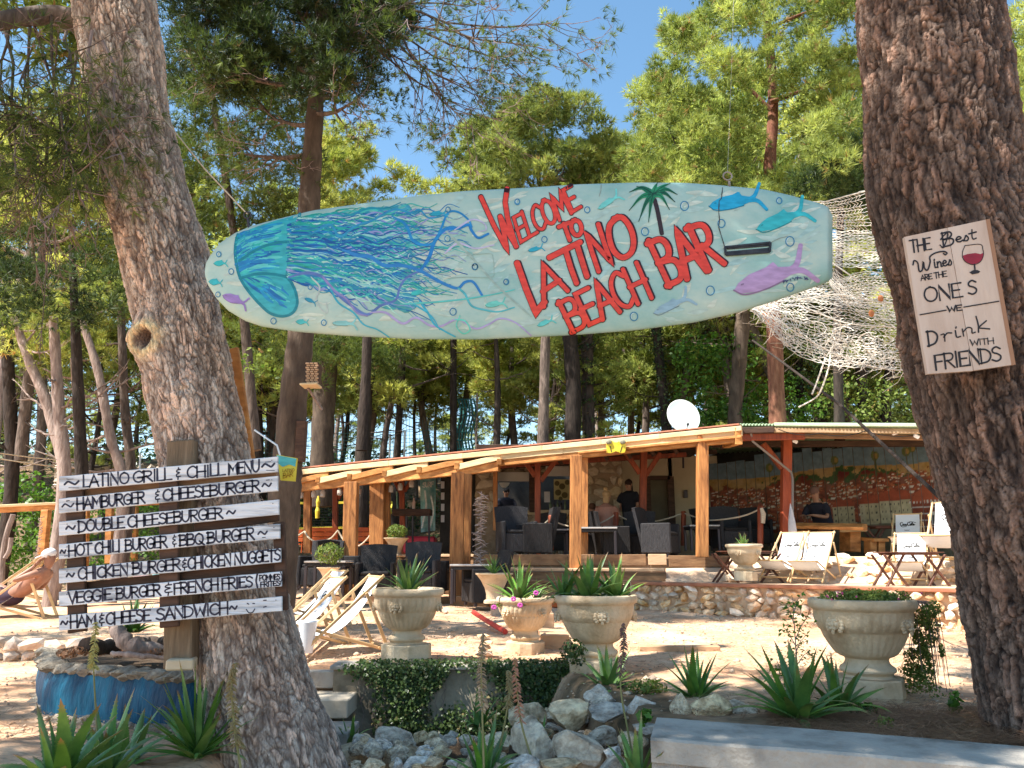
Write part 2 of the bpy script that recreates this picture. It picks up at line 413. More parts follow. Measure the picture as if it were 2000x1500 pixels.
# ================================================================== THE SETTING: ground
def sstep(a, b, x): t = np.clip((x - a) / (b - a), 0, 1); return t * t * (3 - 2 * t)
def hgt(X, Y):
	X = np.asarray(X, float); Y = np.asarray(Y, float)
	pl = .56 + .0145 * Y
	low = np.full_like(X, -.02)
	left = .42 + .012 * Y
	right = .585 + .006 * Y
	th = np.maximum(.95 - .27 * (Y - 4.4), .28)
	near = low + (left - low) * sstep(-1.35, -1.75, X) + (right - low) * sstep(-.2, .2, X - th) * (Y > 4.5 - .3 * (X - .8))
	t = sstep(7.02, 7.10, Y) * (X > -1.9) + sstep(8.62, 8.72, Y) * (X <= -1.9)
	right_soft = sstep(.3, .7, X) * (Y > 6.2) + sstep(.9, 1.3, X) * (Y <= 6.2)
	t = np.where(X > .3, np.maximum(t, right_soft * sstep(4.4, 6.5, Y)), t)
	z = near * (1 - t) + pl * t
	hill = 4.0 * sstep(21, 34, Y + .12 * X) * sstep(60, 10, X) + 1.2 * sstep(-6, -22, X) * sstep(14, 25, Y)
	z = z + hill
	z = z - 2.5 * sstep(3.2, 0, Y) * 0
	return z
def axis(parts):
	o = []
	for a, b, s in parts: o += list(np.arange(a, b, s))
	return np.array(o + [parts[-1][1]])
gx = axis([(-220, -40, 12), (-40, -9, 1.2), (-9, -3, .16), (-3, 6.5, .06), (6.5, 12, .2), (12, 40, 1.2), (40, 220, 12)])
gy = axis([(-30, 2.5, 1.6), (2.5, 6.9, .07), (6.9, 7.2, .03), (7.2, 12, .07), (12, 22, .16), (22, 42, 1.), (42, 300, 12)])
GX, GY = np.meshgrid(gx, gy)
GZ = hgt(GX, GY)
PP = np.stack([GX.ravel(), GY.ravel(), np.zeros(GX.size)], 1)
rough = (fbm(PP * 2.2, 4, 3) - .5) * .07 + (fbm(PP * 9., 3, 5) - .5) * .022
fade = np.where(GY.ravel() > 22, 4., 1.)
GZ = GZ.ravel() + rough * fade
nx, ny = len(gx), len(gy)
ii = np.arange((nx) * (ny)).reshape(ny, nx)
FC = np.stack([ii[:-1, :-1].ravel(), ii[:-1, 1:].ravel(), ii[1:, 1:].ravel(), ii[1:, :-1].ravel()], 1)
# how leafy / sandy the surface is, as real ground cover
X_, Y_ = GX.ravel(), GY.ravel()
leafy = np.clip(sstep(17, 22, Y_) + np.where(X_ > 1.1, sstep(5.5, 4.9, Y_) * .75, sstep(6.9, 6.6, Y_) * (X_ > -1.5) * .9), 0, 1)
def ground_mat():
	m = M('sandy_ground', (.52, .25, .13), (.76, .54, .36), (.66, .41, .25), scale=1.1, rough=.95, bump=.6, bscale=16, detail=9)
	t = m.node_tree; b = t.nodes[m['bsdf']]
	src = b.inputs['Base Color'].links[0].from_socket
	n = nd(t, 'ShaderNodeTexNoise'); n.inputs['Scale'].default_value = 26; n.inputs['Detail'].default_value = 8
	tc = nd(t, 'ShaderNodeTexCoord'); mp = nd(t, 'ShaderNodeMapping'); mp.inputs['Scale'].default_value = (.6, 1.6, 1)
	t.links.new(tc.outputs['Object'], mp.inputs[0]); t.links.new(mp.outputs[0], n.inputs['Vector'])
	cr = nd(t, 'ShaderNodeValToRGB'); cr.color_ramp.elements[0].position = .50; cr.color_ramp.elements[1].position = .68
	cr.color_ramp.elements[0].color = (0, 0, 0, 1); cr.color_ramp.elements[1].color = (1, 1, 1, 1)
	t.links.new(n.outputs['Fac'], cr.inputs[0])
	mx = nd(t, 'ShaderNodeMix', data_type='RGBA'); mx.inputs['B'].default_value = (.27, .17, .11, 1)
	mu = nd(t, 'ShaderNodeMath', operation='MULTIPLY'); mu.inputs[1].default_value = .75
	t.links.new(cr.outputs[0], mu.inputs[0]); t.links.new(mu.outputs[0], mx.inputs['Factor']); t.links.new(src, mx.inputs['A'])
	at_ = nd(t, 'ShaderNodeAttribute'); at_.attribute_name = 'tint'
	m2 = nd(t, 'ShaderNodeMix', data_type='RGBA')
	n3 = nd(t, 'ShaderNodeTexNoise'); n3.inputs['Scale'].default_value = 7; n3.inputs['Detail'].default_value = 7; t.links.new(tc.outputs['Object'], n3.inputs['Vector'])
	c3 = nd(t, 'ShaderNodeValToRGB'); c3.color_ramp.elements[0].color = (.05, .04, .02, 1); c3.color_ramp.elements[1].color = (.24, .15, .08, 1)
	c3.color_ramp.elements[0].position = .35; c3.color_ramp.elements[1].position = .65
	t.links.new(n3.outputs['Fac'], c3.inputs[0]); t.links.new(c3.outputs[0], m2.inputs['B'])
	t.links.new(mx.outputs['Result'], m2.inputs['A']); t.links.new(at_.outputs['Fac'], m2.inputs['Factor'])
	t.links.new(m2.outputs['Result'], b.inputs['Base Color'])
	return m
MT['ground'] = ground_mat()
g = npobj('ground', np.stack([X_, Y_, GZ], 1), FC, MT['ground'], smooth=True, tint=leafy); struct(g)
def gz(x, y): return float(hgt(np.array([x]), np.array([y]))[0])
# loose pebbles, needles and cones lying on the plaza
rgl = np.random.default_rng(88)
def litter_xy(n, y0, y1): Y = rgl.uniform(y0, y1, n); px = rgl.uniform(-150, 2050, n); X = (px - 1000) / F * Y; return X, Y
X, Y = litter_xy(5200, 5.2, 12.6); k = X > -6; X, Y = X[k], Y[k]; n = len(X); Z = hgt(X, Y) + .004; s = rgl.uniform(.006, .02, n) * (1 + (rgl.random(n) < .04) * 1.6)
o8 = np.array([[1, 0, 0], [0, 1, 0], [-1, 0, 0], [0, -1, 0], [0, 0, .7], [0, 0, -.5]]); f8 = np.array([[0, 1, 4], [1, 2, 4], [2, 3, 4], [3, 0, 4], [1, 0, 5], [2, 1, 5], [3, 2, 5], [0, 3, 5]])
V = (o8[None] * s[:, None, None] * rgl.uniform(.6, 1.3, (n, 6, 1)) + np.stack([X, Y, Z], 1)[:, None]).reshape(-1, 3)
npobj('pebbles', V, (f8[None] + np.arange(n)[:, None, None] * 6).reshape(-1, 3), M('pebble', (.40, .28, .18), (.62, .50, .38), scale=9, rough=.9), kind='stuff')
X, Y = litter_xy(26000, 5.0, 12.5); cl = fbm(np.stack([X * .8, Y * .8, X * 0], 1), 3, 17); k = rgl.random(len(X)) < sstep(.45, .62, cl); X, Y = X[k], Y[k]; n = len(X); a = rgl.uniform(0, 3.14, n); L = rgl.uniform(.03, .07, n)
c = np.stack([X, Y, hgt(X, Y) + .022 + rgl.uniform(0, .012, n)], 1); dv = np.stack([np.cos(a) * L, np.sin(a) * L, a * 0], 1); w = np.stack([-np.sin(a), np.cos(a), a * 0], 1) * .0022
npobj('fallen_needles', np.stack([c - dv - w, c - dv + w, c + dv + w, c + dv - w], 1).reshape(-1, 3), np.arange(4 * n).reshape(n, 4), M('fallen_needle', (.20, .10, .05), (.36, .20, .10), scale=3, rough=.9), kind='stuff')
# ================================================================== rock / stone meshes shared by walls and heaps
def rock_mesh(seed, n=2, rough_=.22, flat=1.):
	bm = bmesh.new(); bmesh.ops.create_icosphere(bm, subdivisions=n, radius=1)
	rng = np.random.default_rng(seed)
	V = np.array([v.co[:] for v in bm.verts])
	for _ in range(9 if n < 3 else 15):
		nrm = rng.normal(size=3); nrm /= np.linalg.norm(nrm); d = rng.uniform(.5, .84)
		k = V @ nrm; over = k > d; V[over] -= np.outer(k[over] - d, nrm)
	V += (fbm(V * 2.1 + seed, 3, seed)[:, None] - .5) * rough_ * V
	if n > 2: V += (fbm(V * 7 + seed, 3, seed)[:, None] - .5) * .10 * V
	V[:, 2] *= flat
	for v, c in zip(bm.verts, V): v.co = c
	me = bpy.data.meshes.new('rock'); bm.to_mesh(me); bm.free()
	me.update()
	return me
def with_mat(me, m):
	me.materials.append(m); return me
STONES = [with_mat(rock_mesh(100 + i, 1, .2), MT['wall_stone']) for i in range(8)]
PSTONES = [with_mat(rock_mesh(140 + i, 1, .1), MT['pale_stone']) for i in range(6)]
MT['edgest'] = M('old_edging_stone', (.17, .14, .11), (.40, .34, .26), scale=3, rough=.95, bump=.8, rnd=.25)
EDGEST = [with_mat(rock_mesh(160 + i, 2, .35), MT['edgest']) for i in range(5)]
def stone_wall(parent, A, B, z0f, z1f, rowh, lenr, meshes, dep=.12, jit=.25, proud=.03, name='stone'):
	"""courses of separate stones on the front of the line A-B"""
	A, B = Vector(A), Vector(B); d = B - A; L = d.length; d.normalize(); rz = math.atan2(d.y, d.x)
	nrm = Vector((d.y, -d.x, 0)); cnt = 0
	zmin, zmax = z0f(0), z1f(0)
	rows = max(1, round((zmax - zmin) / rowh))
	for r in range(rows):
		s = -random.random() * .1
		while s < L:
			w = random.uniform(*lenr); t = min(max((s + w / 2) / L, 0), 1)
			za, zb = z0f(t), z1f(t); hh = (zb - za) / rows
			if s + w > L: w = max(.05, L - s)
			c = A + d * (s + w / 2) + nrm * random.uniform(0, proud)
			o = place_mesh(random.choice(meshes), name, parent, (c.x - parent.location.x, c.y - parent.location.y, za + hh * (r + .5) - parent.location.z + random.uniform(-.01, .01)),
						   (random.uniform(-.3, .3), random.uniform(-jit, jit), rz + random.choice((0, math.pi)) + random.uniform(-.2, .2)), (w * .64, dep, hh * random.uniform(.6, .9)))
			s += w; cnt += 1
	return cnt
# ---- retaining terrace on the right (a structure with its own stones)
TA, TB = gp(1240, 12.9, 1.17), gp(2150, 9.3, 1.17)
terr = bpy.data.objects.new('stone_terrace', None); COL.objects.link(terr); struct(terr); terr.location = (TA.x, TA.y, 0)
def poly_slab(mb, pts, z0, z1):
	n = len(pts); vs_ = [(p[0], p[1], z0) for p in pts] + [(p[0], p[1], z1) for p in pts]
	mb.add(vs_, [list(range(n))[::-1], [n + i for i in range(n)]] + [[i, (i + 1) % n, n + (i + 1) % n, n + i] for i in range(n)])
mb = MB()
d = (TB - TA).normalized(); nrm = Vector((d.y, -d.x, 0)); back = -nrm
a, b_ = TA - back * .03, TB - back * .03
poly_slab(mb, [a, b_, (b_.x + 3, 16, 0), (a.x, 16, 0)], .4, 1.165)
MT['terr_sand'] = M('terrace_sand', (.50, .30, .18), (.72, .54, .38), (.64, .45, .30), scale=2.5, rough=.95, bump=.7, bscale=20)
obj('terrace_fill', mb, MT['terr_sand'], terr, world=True)
stone_wall(terr, TA, TB, lambda t: plaza_z(TA.y + (TB.y - TA.y) * t) - .03, lambda t: 1.14, .115, (.09, .30), STONES, dep=.13, jit=.6, proud=.08)
mb = MB()
mb.bar(TA + nrm * .06 + Vector((0, 0, -.005)), TB + nrm * .06 + Vector((0, 0, -.005)), .16, .05)
obj('timber_edge', mb, M('red_brown_edging', (.30, .11, .06), (.42, .18, .10), scale=4, rough=.7), terr, world=True)
# loose rubble fallen at the foot of the wall on the right
for i in range(26):
	t = .62 + .36 * random.random(); p = TA + (TB - TA) * t + nrm * random.uniform(.15, .55)
	s = random.uniform(.05, .13)
	place_mesh(random.choice(STONES), 'stone', terr, (p.x - TA.x, p.y - TA.y, gz(p.x, p.y) + s * .4), (random.random() * 3, random.random() * 3, random.random() * 3), (s * 1.2, s, s * .8))
# upper level behind with the stony bank between
up = bpy.data.objects.new('stony_bank', None); COL.objects.link(up); struct(up); up.location = (4, 14, 1.2)
mb = MB()
BA, BB = gp(1425, 13.9, 1.6), gp(2120, 12.2, 1.6)
poly_slab(mb, [BA, BB, (BB.x + 2, 21, 0), (BA.x - .3, 21, 0)], 1.1, 1.585)
fA, fB = BA + Vector((-.25, -.75, 0)), BB + Vector((-.25, -.75, 0))
mb.add([(fA.x, fA.y, 1.168), (fB.x, fB.y, 1.168), (BB.x, BB.y, 1.585), (BA.x, BA.y, 1.585)], [[0, 1, 2, 3]])
obj('bank_earth', mb, MT['terr_sand'], up, world=True)
for i in range(120):
	t = random.random(); q = random.random()
	p = (fA * (1 - q) + BA * q) * (1 - t) + (fB * (1 - q) + BB * q) * t
	s = random.uniform(.05, .14)
	place_mesh(random.choice(STONES), 'stone', up, (p.x - 4, p.y - 14, 1.168 + (1.585 - 1.168) * q - 1.2 + s * .15), (random.uniform(-.4, .4), random.uniform(-.4, .4), random.random() * 6), (s * 1.5, s, s * .7))
# ---- low stone edging on the left, at the far side of the path
le = bpy.data.objects.new('path_edging', None); COL.objects.link(le); struct(le); le.location = (-6, 8.6, .5)
EA, EB = Vector((-9.5, 8.75, 0)), Vector((-2.1, 8.45, 0))
MT['pinkst'] = M('pinkish_edging_stone', (.50, .36, .27), (.72, .60, .48), scale=2, rough=.9, bump=.5, rnd=.22)
MTp = [with_mat(rock_mesh(180 + i, 1, .2), MT['pinkst']) for i in range(5)]
stone_wall(le, EA, EB, lambda t: .50, lambda t: .74, .11, (.12, .3), MTp, dep=.11, proud=.08)
# ================================================================== DECK, BAR BUILDING, SHELTERS
def wpt(v, z): return Vector((v.x, v.y, z))
# ---- deck (raised floor the bar stands on)
deck = thing('timber_deck', 'raised deck under the bar with a brown timber edge and board steps behind the urns', 'deck', (1.2, 14.2, 1.6))
mb = MB()
D0, D1 = gp(925, 14.6, 1.6), gp(1310, 14.05, 1.6)
D2 = gp(1440, 13.95, 1.6)
poly_slab(mb, [D0, D1, D2, (D2.x + .2, 21.3, 0), (D0.x, 21.3, 0)], .9, 1.575)
obj('floor', mb, M('deck_floor', (.30, .20, .13), (.44, .32, .22), scale=3, rough=.85), deck, world=True)
def brd(name, p, q, w, h, mat, par, b=None, up=(0, 0, 1)):
	m_ = MB(); m_.bar(p, q, w, h, up=up, b=b); return obj(name, m_, MT[mat] if isinstance(mat, str) else mat, par, world=True)
brd('edge_board', D0 + Vector((0, -.03, -.08)), gp(1262, 14.09, 1.52), .06, .20, 'wood_brown', deck)
brd('edge_board', gp(1266, 14.05, 1.53), gp(1302, 14.0, 1.53), .07, .19, 'wood_sand', deck)
brd('edge_board', gp(1306, 14.0, 1.5), D2 + Vector((0, -.04, -.1)), .06, .20, 'wood_brown', deck)
for i in range(3):
	a = gp(940 + i * 8, 14.1 - .28 * i, 1.36 - .2 * i); b2 = gp(1298 - i * 6, 13.65 - .28 * i, 1.36 - .2 * i)
	brd('step_board', a, b2, .34, .05, 'wood_sand' if i == 0 else 'wood_brown', deck)
	brd('riser_board', a + Vector((0, -.12, -.12)), b2 + Vector((0, -.12, -.12)), .04, .16, 'wood_orange' if i == 2 else 'wood_brown', deck)
# sandy ramp right of the steps
mb = MB()
q0, q1, q2, q3 = gp(1300, 13.4, 1.17), gp(1425, 13.4, 1.17), gp(1440, 13.93, 1.40), gp(1300, 13.95, 1.38)
mb.add([q0, q1, q2, q3, wpt(q0, .9), wpt(q1, .9), wpt(q2, .9), wpt(q3, .9)], [[0, 1, 2, 3], [0, 4, 5, 1], [1, 5, 6, 2], [2, 6, 7, 3], [3, 7, 4, 0]])
o = obj('sand_ramp', mb, MT['terr_sand']); struct(o)
# ---- left lower pergola floor ledge with stones
led = thing('stone_ledge', 'low stone ledge with a timber top behind the wicker chairs, left of the deck', 'ledge', (-2, 16.6, 1.2))
L0, L1 = gp(762, 16.9, 1.6), gp(935, 16.2, 1.6)
brd('ledge_board', L0, L1, .3, .05, 'wood_sand', led)
mb = MB(); mb.bar(L0 + Vector((0, .12, -.42)), L1 + Vector((0, .12, -.42)), .2, .78); obj('ledge_core', mb, MT['mortar'], led, world=True)
stone_wall(led, L0, gp(850, 16.5, 1.6), lambda t: .82, lambda t: 1.56, .14, (.12, .28), PSTONES, dep=.08)
brd('ledge_board', gp(850, 16.45, 1.45), gp(935, 16.1, 1.45), .05, .2, 'wood_brown', led)
brd('ledge_board', gp(850, 16.4, 1.2), gp(935, 16.05, 1.2), .05, .22, 'wood_sand', led)
# ---- bar building ---------------------------------------------------------
bar = thing('bar_building', 'stone bar building with a serving hatch, stone counter and pillar under the long roof', 'bar building', (1, 19.5, 1.6))
YB = 19.5
def wallbox(name, x0, x1, y0, y1, Y, mat, dep=.25, par=bar):
	"""box whose front face fills pixel span x0..x1, y0..y1 at distance Y"""
	a, b2 = at(x0, y1, Y), at(x1, y0, Y)
	m_ = MB(); m_.box(((a.x + b2.x) / 2, Y + dep / 2, (a.z + b2.z) / 2), (b2.x - a.x, dep, b2.z - a.z))
	return obj(name, m_, MT[mat] if isinstance(mat, str) else mat, par, world=True)
wallbox('hatch_lintel', 965, 1160, 870, 928, YB + .1, 'mortar')
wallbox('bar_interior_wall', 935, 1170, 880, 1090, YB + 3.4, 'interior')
wallbox('side_wall', 926, 972, 880, 1090, YB - .6, 'mortar')
wallbox('counter_core', 968, 1165, 1004, 1090, YB, 'mortar')
wallbox('counter_top', 966, 1168, 996, 1005, YB - .12, 'pale_stone', dep=.55)
def px_stones(x0, x1, y0, y1, Y, sw, sh, meshes=PSTONES, par=bar):
	a, b2 = at(x0, y1, Y), at(x1, y0, Y)
	z = a.z; row = 0
	while z < b2.z - .03:
		hh = sh * random.uniform(.8, 1.3); x = a.x - random.random() * sw * .5
		while x < b2.x:
			w = sw * random.uniform(.6, 1.5)
			xa, xb = max(x, a.x), min(x + w, b2.x)
			if xb - xa > .05:
				place_mesh(random.choice(meshes), 'stone', par, ((xa + xb) / 2 - par.location.x, Y - par.location.y, z + hh / 2 - par.location.z + random.uniform(-.03, .03)),
						   (random.uniform(-.1, .1), random.uniform(-.25, .25), random.choice((0, math.pi))), ((xb - xa) * .60, .09, hh * .62))
			x += w
		z += hh
px_stones(968, 1165, 1006, 1088, YB - .02, .34, .22)
px_stones(965, 1158, 895, 926, YB + .08, .42, .16)
px_stones(926, 968, 905, 1000, YB - .62, .36, .24)
wallbox('pillar_core', 1152, 1214, 880, 1088, YB - 1.2, 'mortar', dep=1.3)
px_stones(1150, 1215, 884, 1086, YB - 1.22, .30, .26)
wallbox('shutter_valance', 970, 1036, 922, 940, YB - .1, M('white_valance', (.62, .58, .52), (.72, .68, .62), scale=4), dep=.04)
wallbox('shutter_valance', 1066, 1112, 910, 930, YB - .1, M('white_valance_b', (.62, .58, .52), (.72, .68, .62), scale=4), dep=.04)
wallbox('hatch_post', 1034, 1046, 905, 1000, YB - .3, 'wood_dark', dep=.15)
wallbox('menu_card', 1063, 1074, 960, 981, YB - .5, 'canvas_grey', dep=.02)
# patterned blind with big round leaf print on the right of the hatch
wallbox('printed_blind', 1082, 1112, 936, 976, YB + .05, M('cream_blind', (.55, .50, .25), rough=.8), dep=.02)
mb = MB()
for (px, py, r_) in [(1088, 944, 5), (1098, 950, 6), (1108, 942, 5), (1090, 962, 6), (1103, 967, 6), (1095, 974, 4)]:
	c = at(px, py, YB + .03); mb.tube([c + Vector((0, 0, 0)), c + Vector((0, .012, 0))], r_ * YB / 1500 * 1., n=12)
obj('round_prints', mb, M('olive_print', (.14, .12, .05), rough=.8), bar, world=True)
for i, px in enumerate((1075, 1082, 1089, 1096, 1104)):
	a = at(px, 997, YB - .05); mb = MB(); mb.lathe([(.035, 0), (.035, .14), (.014, .19), (.014, .25)], 8, a)
	obj('bottle', mb, MT['metal_d'] if i % 2 else M('glass_bottle', (.12, .16, .08), rough=.2), bar, world=True)
wallbox('beige_wall', 1212, 1268, 890, 1090, YB - .9, 'wall_beige')
wallbox('beige_wall', 1312, 1400, 890, 1090, YB - .9, 'wall_beige')
wallbox('beige_wall', 1268, 1312, 890, 934, YB - .9, 'wall_beige')
wallbox('door', 1270, 1310, 936, 1085, YB - .75, M('dim_door', (.10, .085, .05), (.16, .135, .085), scale=1.5, rough=.6), dep=.05)
wallbox('door_frame', 1264, 1270, 930, 1086, YB - .97, 'wood_dark', dep=.06)
wallbox('door_frame', 1310, 1316, 930, 1086, YB - .97, 'wood_dark', dep=.06)
wallbox('door_frame', 1270, 1310, 929, 937, YB - .97, 'wood_dark', dep=.06)
wallbox('wall_lamp', 1336, 1343, 957, 972, YB - 1.0, 'metal_d', dep=.08)
wallbox('ceiling_soffit', 930, 1400, 868, 886, YB - 1.3, 'wood_dark', dep=.2)
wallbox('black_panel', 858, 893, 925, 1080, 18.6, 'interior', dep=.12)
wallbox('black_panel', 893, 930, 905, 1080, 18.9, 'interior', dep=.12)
for k in range(4): wallbox('pinned_card', 861, 868, 940 + k * 22, 954 + k * 22, 18.57, 'canvas_grey', dep=.01)
# ---- main shelter: long roof on oiled timber posts ------------------------
sh = thing('bar_shelter', 'long wooden bar shelter with oiled square posts and a pale new board roof edge', 'pergola', (0, 15, 1.6))
def pz(px, py, Y): return at(px, py, Y)
Y_of = lambda px: 17.6 + (px - 560) * (13.4 - 17.6) / (1450 - 560)
def roofpt(px, py, dy=0): return at(px, py, Y_of(px) + dy)
# beam below, fascia above (two lengths with the joint above the middle)
def seg_boards(name, xs, yf, wpx, depth, mat, dy=0):
	for (x0, x1) in zip(xs[:-1], xs[1:]):
		a, b2 = roofpt(x0, yf(x0), dy), roofpt(x1, yf(x1), dy)
		h = wpx * (a.y + b2.y) / 2 / 1500
		brd(name, a, b2, depth, h, mat, sh)
top = lambda x: 917 - (x - 560) * (917 - 829) / 885.
seg_boards('main_beam', [548, 690, 975], lambda x: top(x) + 37 - (x - 560) * .003, 17, .12, 'wood_beam')
seg_boards('main_beam', [975, 1210, 1448], lambda x: top(x) + 27, 16, .12, 'wood_beam')
seg_boards('roof_edge_board', [552, 640, 760, 905, 1060, 1175, 1290, 1449], lambda x: top(x) + 8, 10, .06, 'wood_pale', -.12)
seg_boards('fascia_board', [975, 1100, 1200, 1330, 1450], lambda x: top(x) + 17, 12, .05, 'wood_pale', -.08)
seg_boards('fascia_board', [1130, 1449], lambda x: top(x) + 24, 5, .07, 'wood_beam', -.10)
# overlapping slanted boards of the left half
for i, x in enumerate([556, 620, 682, 750, 818, 892]):
	a = roofpt(x, top(x) + 29, -.14); b2 = roofpt(x + 86, top(x + 86) + 17, -.10)
	brd('slanted_board', a, b2, .05, .12, 'wood_pale' if i % 2 else 'wood_beam', sh)
for x in (620, 682, 750, 818, 892, 975):
	a = roofpt(x, top(x) + 26, -.2); brd('rafter_end', a, a + Vector((.05, .9, .08)), .10, .13, 'wood_beam', sh)
a = roofpt(1443, top(1443) + 22, -.12); brd('rafter_end', a, a + Vector((.1, 1.2, .1)), .12, .30, 'wood_beam', sh)
# thin dark red roof line above, and the roof deck itself
seg_boards('roof_trim', [575, 780, 1000, 1240, 1446], lambda x: top(x) + 1, 3.2, .2, M('red_roof_trim', (.35, .13, .08), (.5, .2, .12), scale=5), .1)
bdir = Vector((.22, 4.4, .12))
rp = [roofpt(552, top(552) + 8, 0), roofpt(760, top(760) + 8, 0), roofpt(1000, top(1000) + 8, 0), roofpt(1240, top(1240) + 8, 0), roofpt(1448, top(1448) + 8, 0)]
for i in range(4):
	N = 7
	for k in range(N):
		t0, t1 = k / N, (k + 1) / N
		a, b2 = rp[i].lerp(rp[i + 1], t0) + Vector((-.02, 0, .006 * (k % 2))), rp[i].lerp(rp[i + 1], t1) + Vector((.02, 0, .006 * (k % 2)))
		mb = MB(); w_ = Vector((0, 0, .035)); e = bdir * (1.0 if i < 2 else 1.5)
		z_ = Vector((0, 0, 0)) if i < 3 else Vector((0, 0, 0))
		mb.add([a, b2, b2 + e, a + e, a + w_, b2 + w_, b2 + e + w_, a + e + w_], [[3, 2, 1, 0], [4, 5, 6, 7], [0, 1, 5, 4], [1, 2, 6, 5], [2, 3, 7, 6], [3, 0, 4, 7]])
		obj('roof_board', mb, MT['wood_dark'], sh, world=True)
def post(px0, px1, ytop, ybot, Y, mat='wood_post', xoff=0):
	a, b2 = at((px0 + px1) / 2 - xoff, ybot, Y), at((px0 + px1) / 2, ytop, Y); w = (px1 - px0) * Y / 1500 * .97
	m_ = MB(); m_.bar(a, b2, w, w); return obj('post', m_, MT[mat], sh, world=True)
post(674, 700, 942, 1162, 15.9, xoff=5)
post(724, 752, 938, 1118, 17.2, xoff=1)
post(742, 762, 940, 1100, 17.5, 'wood_post')
post(594, 608, 952, 1080, 18.6)
post(882, 908, 924, 1186, 14.35, xoff=5)
post(905, 922, 926, 1150, 14.9, xoff=4)
post(1114, 1136, 890, 1132, 13.9, xoff=2)
post(1134, 1148, 892, 1092, 15.0)
post(1361, 1382, 852, 1088, 13.75)
post(963, 972, 918, 1036, 17.5, 'wood_post')
# boot boards under the posts
brd('sill_beam', gp(640, 15.2, .80), gp(990, 13.9, .80), .25, .14, 'wood_brown', sh)
for x0, x1 in ((880, 990),): brd('sill_beam', gp(x0, 13.7, .82), gp(x1, 13.5, .82), .1, .2, 'wood_brown', sh)
# inner red frames and knee braces
def rbar(x0, y0, x1, y1, Y, wpx, name='inner_brace', mat='wood_red'):
	a, b2 = at(x0, y0, Y), at(x1, y1, Y); m_ = MB(); m_.bar(a, b2, wpx * Y / 1500, wpx * Y / 1500, up=(0, 1, 0)); return obj(name, m_, MT[mat], sh, world=True)
rbar(1050, 898, 1050, 1085, 16.5, 11, 'inner_post')
rbar(1088, 896, 1056, 940, 16.5, 9); rbar(1024, 900, 1045, 930, 16.5, 9)
rbar(1257, 880, 1254, 1085, 16.5, 13, 'inner_post')
rbar(1222, 885, 1250, 925, 16.5, 9); rbar(1290, 885, 1260, 930, 16.5, 9)
rbar(785, 930, 787, 1085, 19.5, 10, 'inner_post'); rbar(765, 928, 783, 962, 19.5, 7); rbar(812, 925, 790, 960, 19.5, 7)
rbar(655, 950, 655, 1085, 20, 10, 'inner_post'); rbar(676, 945, 660, 975, 20, 7)
rbar(940, 912, 1340, 888, 17.0, 9, 'inner_beam', 'wood_red'); rbar(760, 935, 1000, 910, 19.5, 8, 'inner_beam', 'wood_red')
for x in range(1000, 1430, 45): rbar(x, top(x) + 32, x + 8, top(x) + 44, Y_of(x) + 1.5, 7, 'rafter', 'wood_dark')
# ---- right shelter: green sheet roof, red post ---------------------------
gs = thing('green_roof_shelter', 'open shelter with a pale green corrugated roof and one dark red post before the mural', 'shelter', (5, 14.5, 1.6))
def gb(name, x0, y0, Y0, x1, y1, Y1, wpx, dep, mat, b=None):
	a, b2 = at(x0, y0, Y0), at(x1, y1, Y1); h = wpx * (Y0 + Y1) / 3000
	m_ = MB(); m_.bar(a, b2, dep, h); return obj(name, m_, MT[mat] if isinstance(mat, str) else mat, gs, world=True)
# corrugated sheet: real waves
mb = MB()
P0, P1, P2, P3 = at(1446, 829, 13.6), at(1905, 829, 12.0), Vector((10.5, 17.5, 4.05)), Vector((3.7, 19.8, 4.15))  # rear corners, out of view, stretched to keep sun off the mural
nw = 260
def corr(u, v):
	p = P0.lerp(P1, u).lerp(P3.lerp(P2, u), v); return p + Vector((0, 0, .022 * math.sin(u * nw / 4 * 2 * math.pi)))
mb.grid(corr, nw * 2, 3)
o = obj('roof_sheet', mb, MT['greenroof'], gs, smooth=True, world=True)
so = o.modifiers.new('thick', 'SOLIDIFY'); so.thickness = .006
gb('roof_roll', 1512, 829, 13.25, 1905, 831, 11.9, 7, .07, M('green_tarp_edge', (.34, .46, .30), (.5, .6, .42), scale=5, rough=.6, bump=.4))
gb('fascia_board', 1510, 840, 13.4, 1905, 843, 12.1, 10, .05, M('raw_bark_edge_board', (.30, .18, .10), (.52, .36, .22), scale=4, rough=.8, bump=.5))
gb('roof_beam', 1385, 856, 13.75, 1572, 852, 13.4, 13, .12, 'wood_red')
gb('roof_beam', 1572, 851, 13.4, 1905, 856, 12.2, 10, .12, 'wood_brown')
gb('roof_beam', 1440, 842, 13.6, 1512, 840, 13.4, 12, .15, 'wood_dark')
gb('roof_beam', 1390, 868, 15.5, 1820, 866, 14.4, 12, .12, 'wood_dark')
a, b2 = at(1534, 1082, 14.4), at(1536, 858, 14.4); mb = MB(); mb.bar(a, b2, .165, .165)
obj('post', mb, M('red_painted_post', (.24, .045, .02), (.42, .09, .035), scale=4, stretch=(4, 4, .6), rough=.5, bump=.2), gs, world=True)
a, b2 = at(1490, 866, 14.4), at(1528, 915, 14.4); mb = MB(); mb.bar(a, b2, .1, .1, up=(0, 1, 0)); obj('knee_brace', mb, MT['wood_red'], gs, world=True)
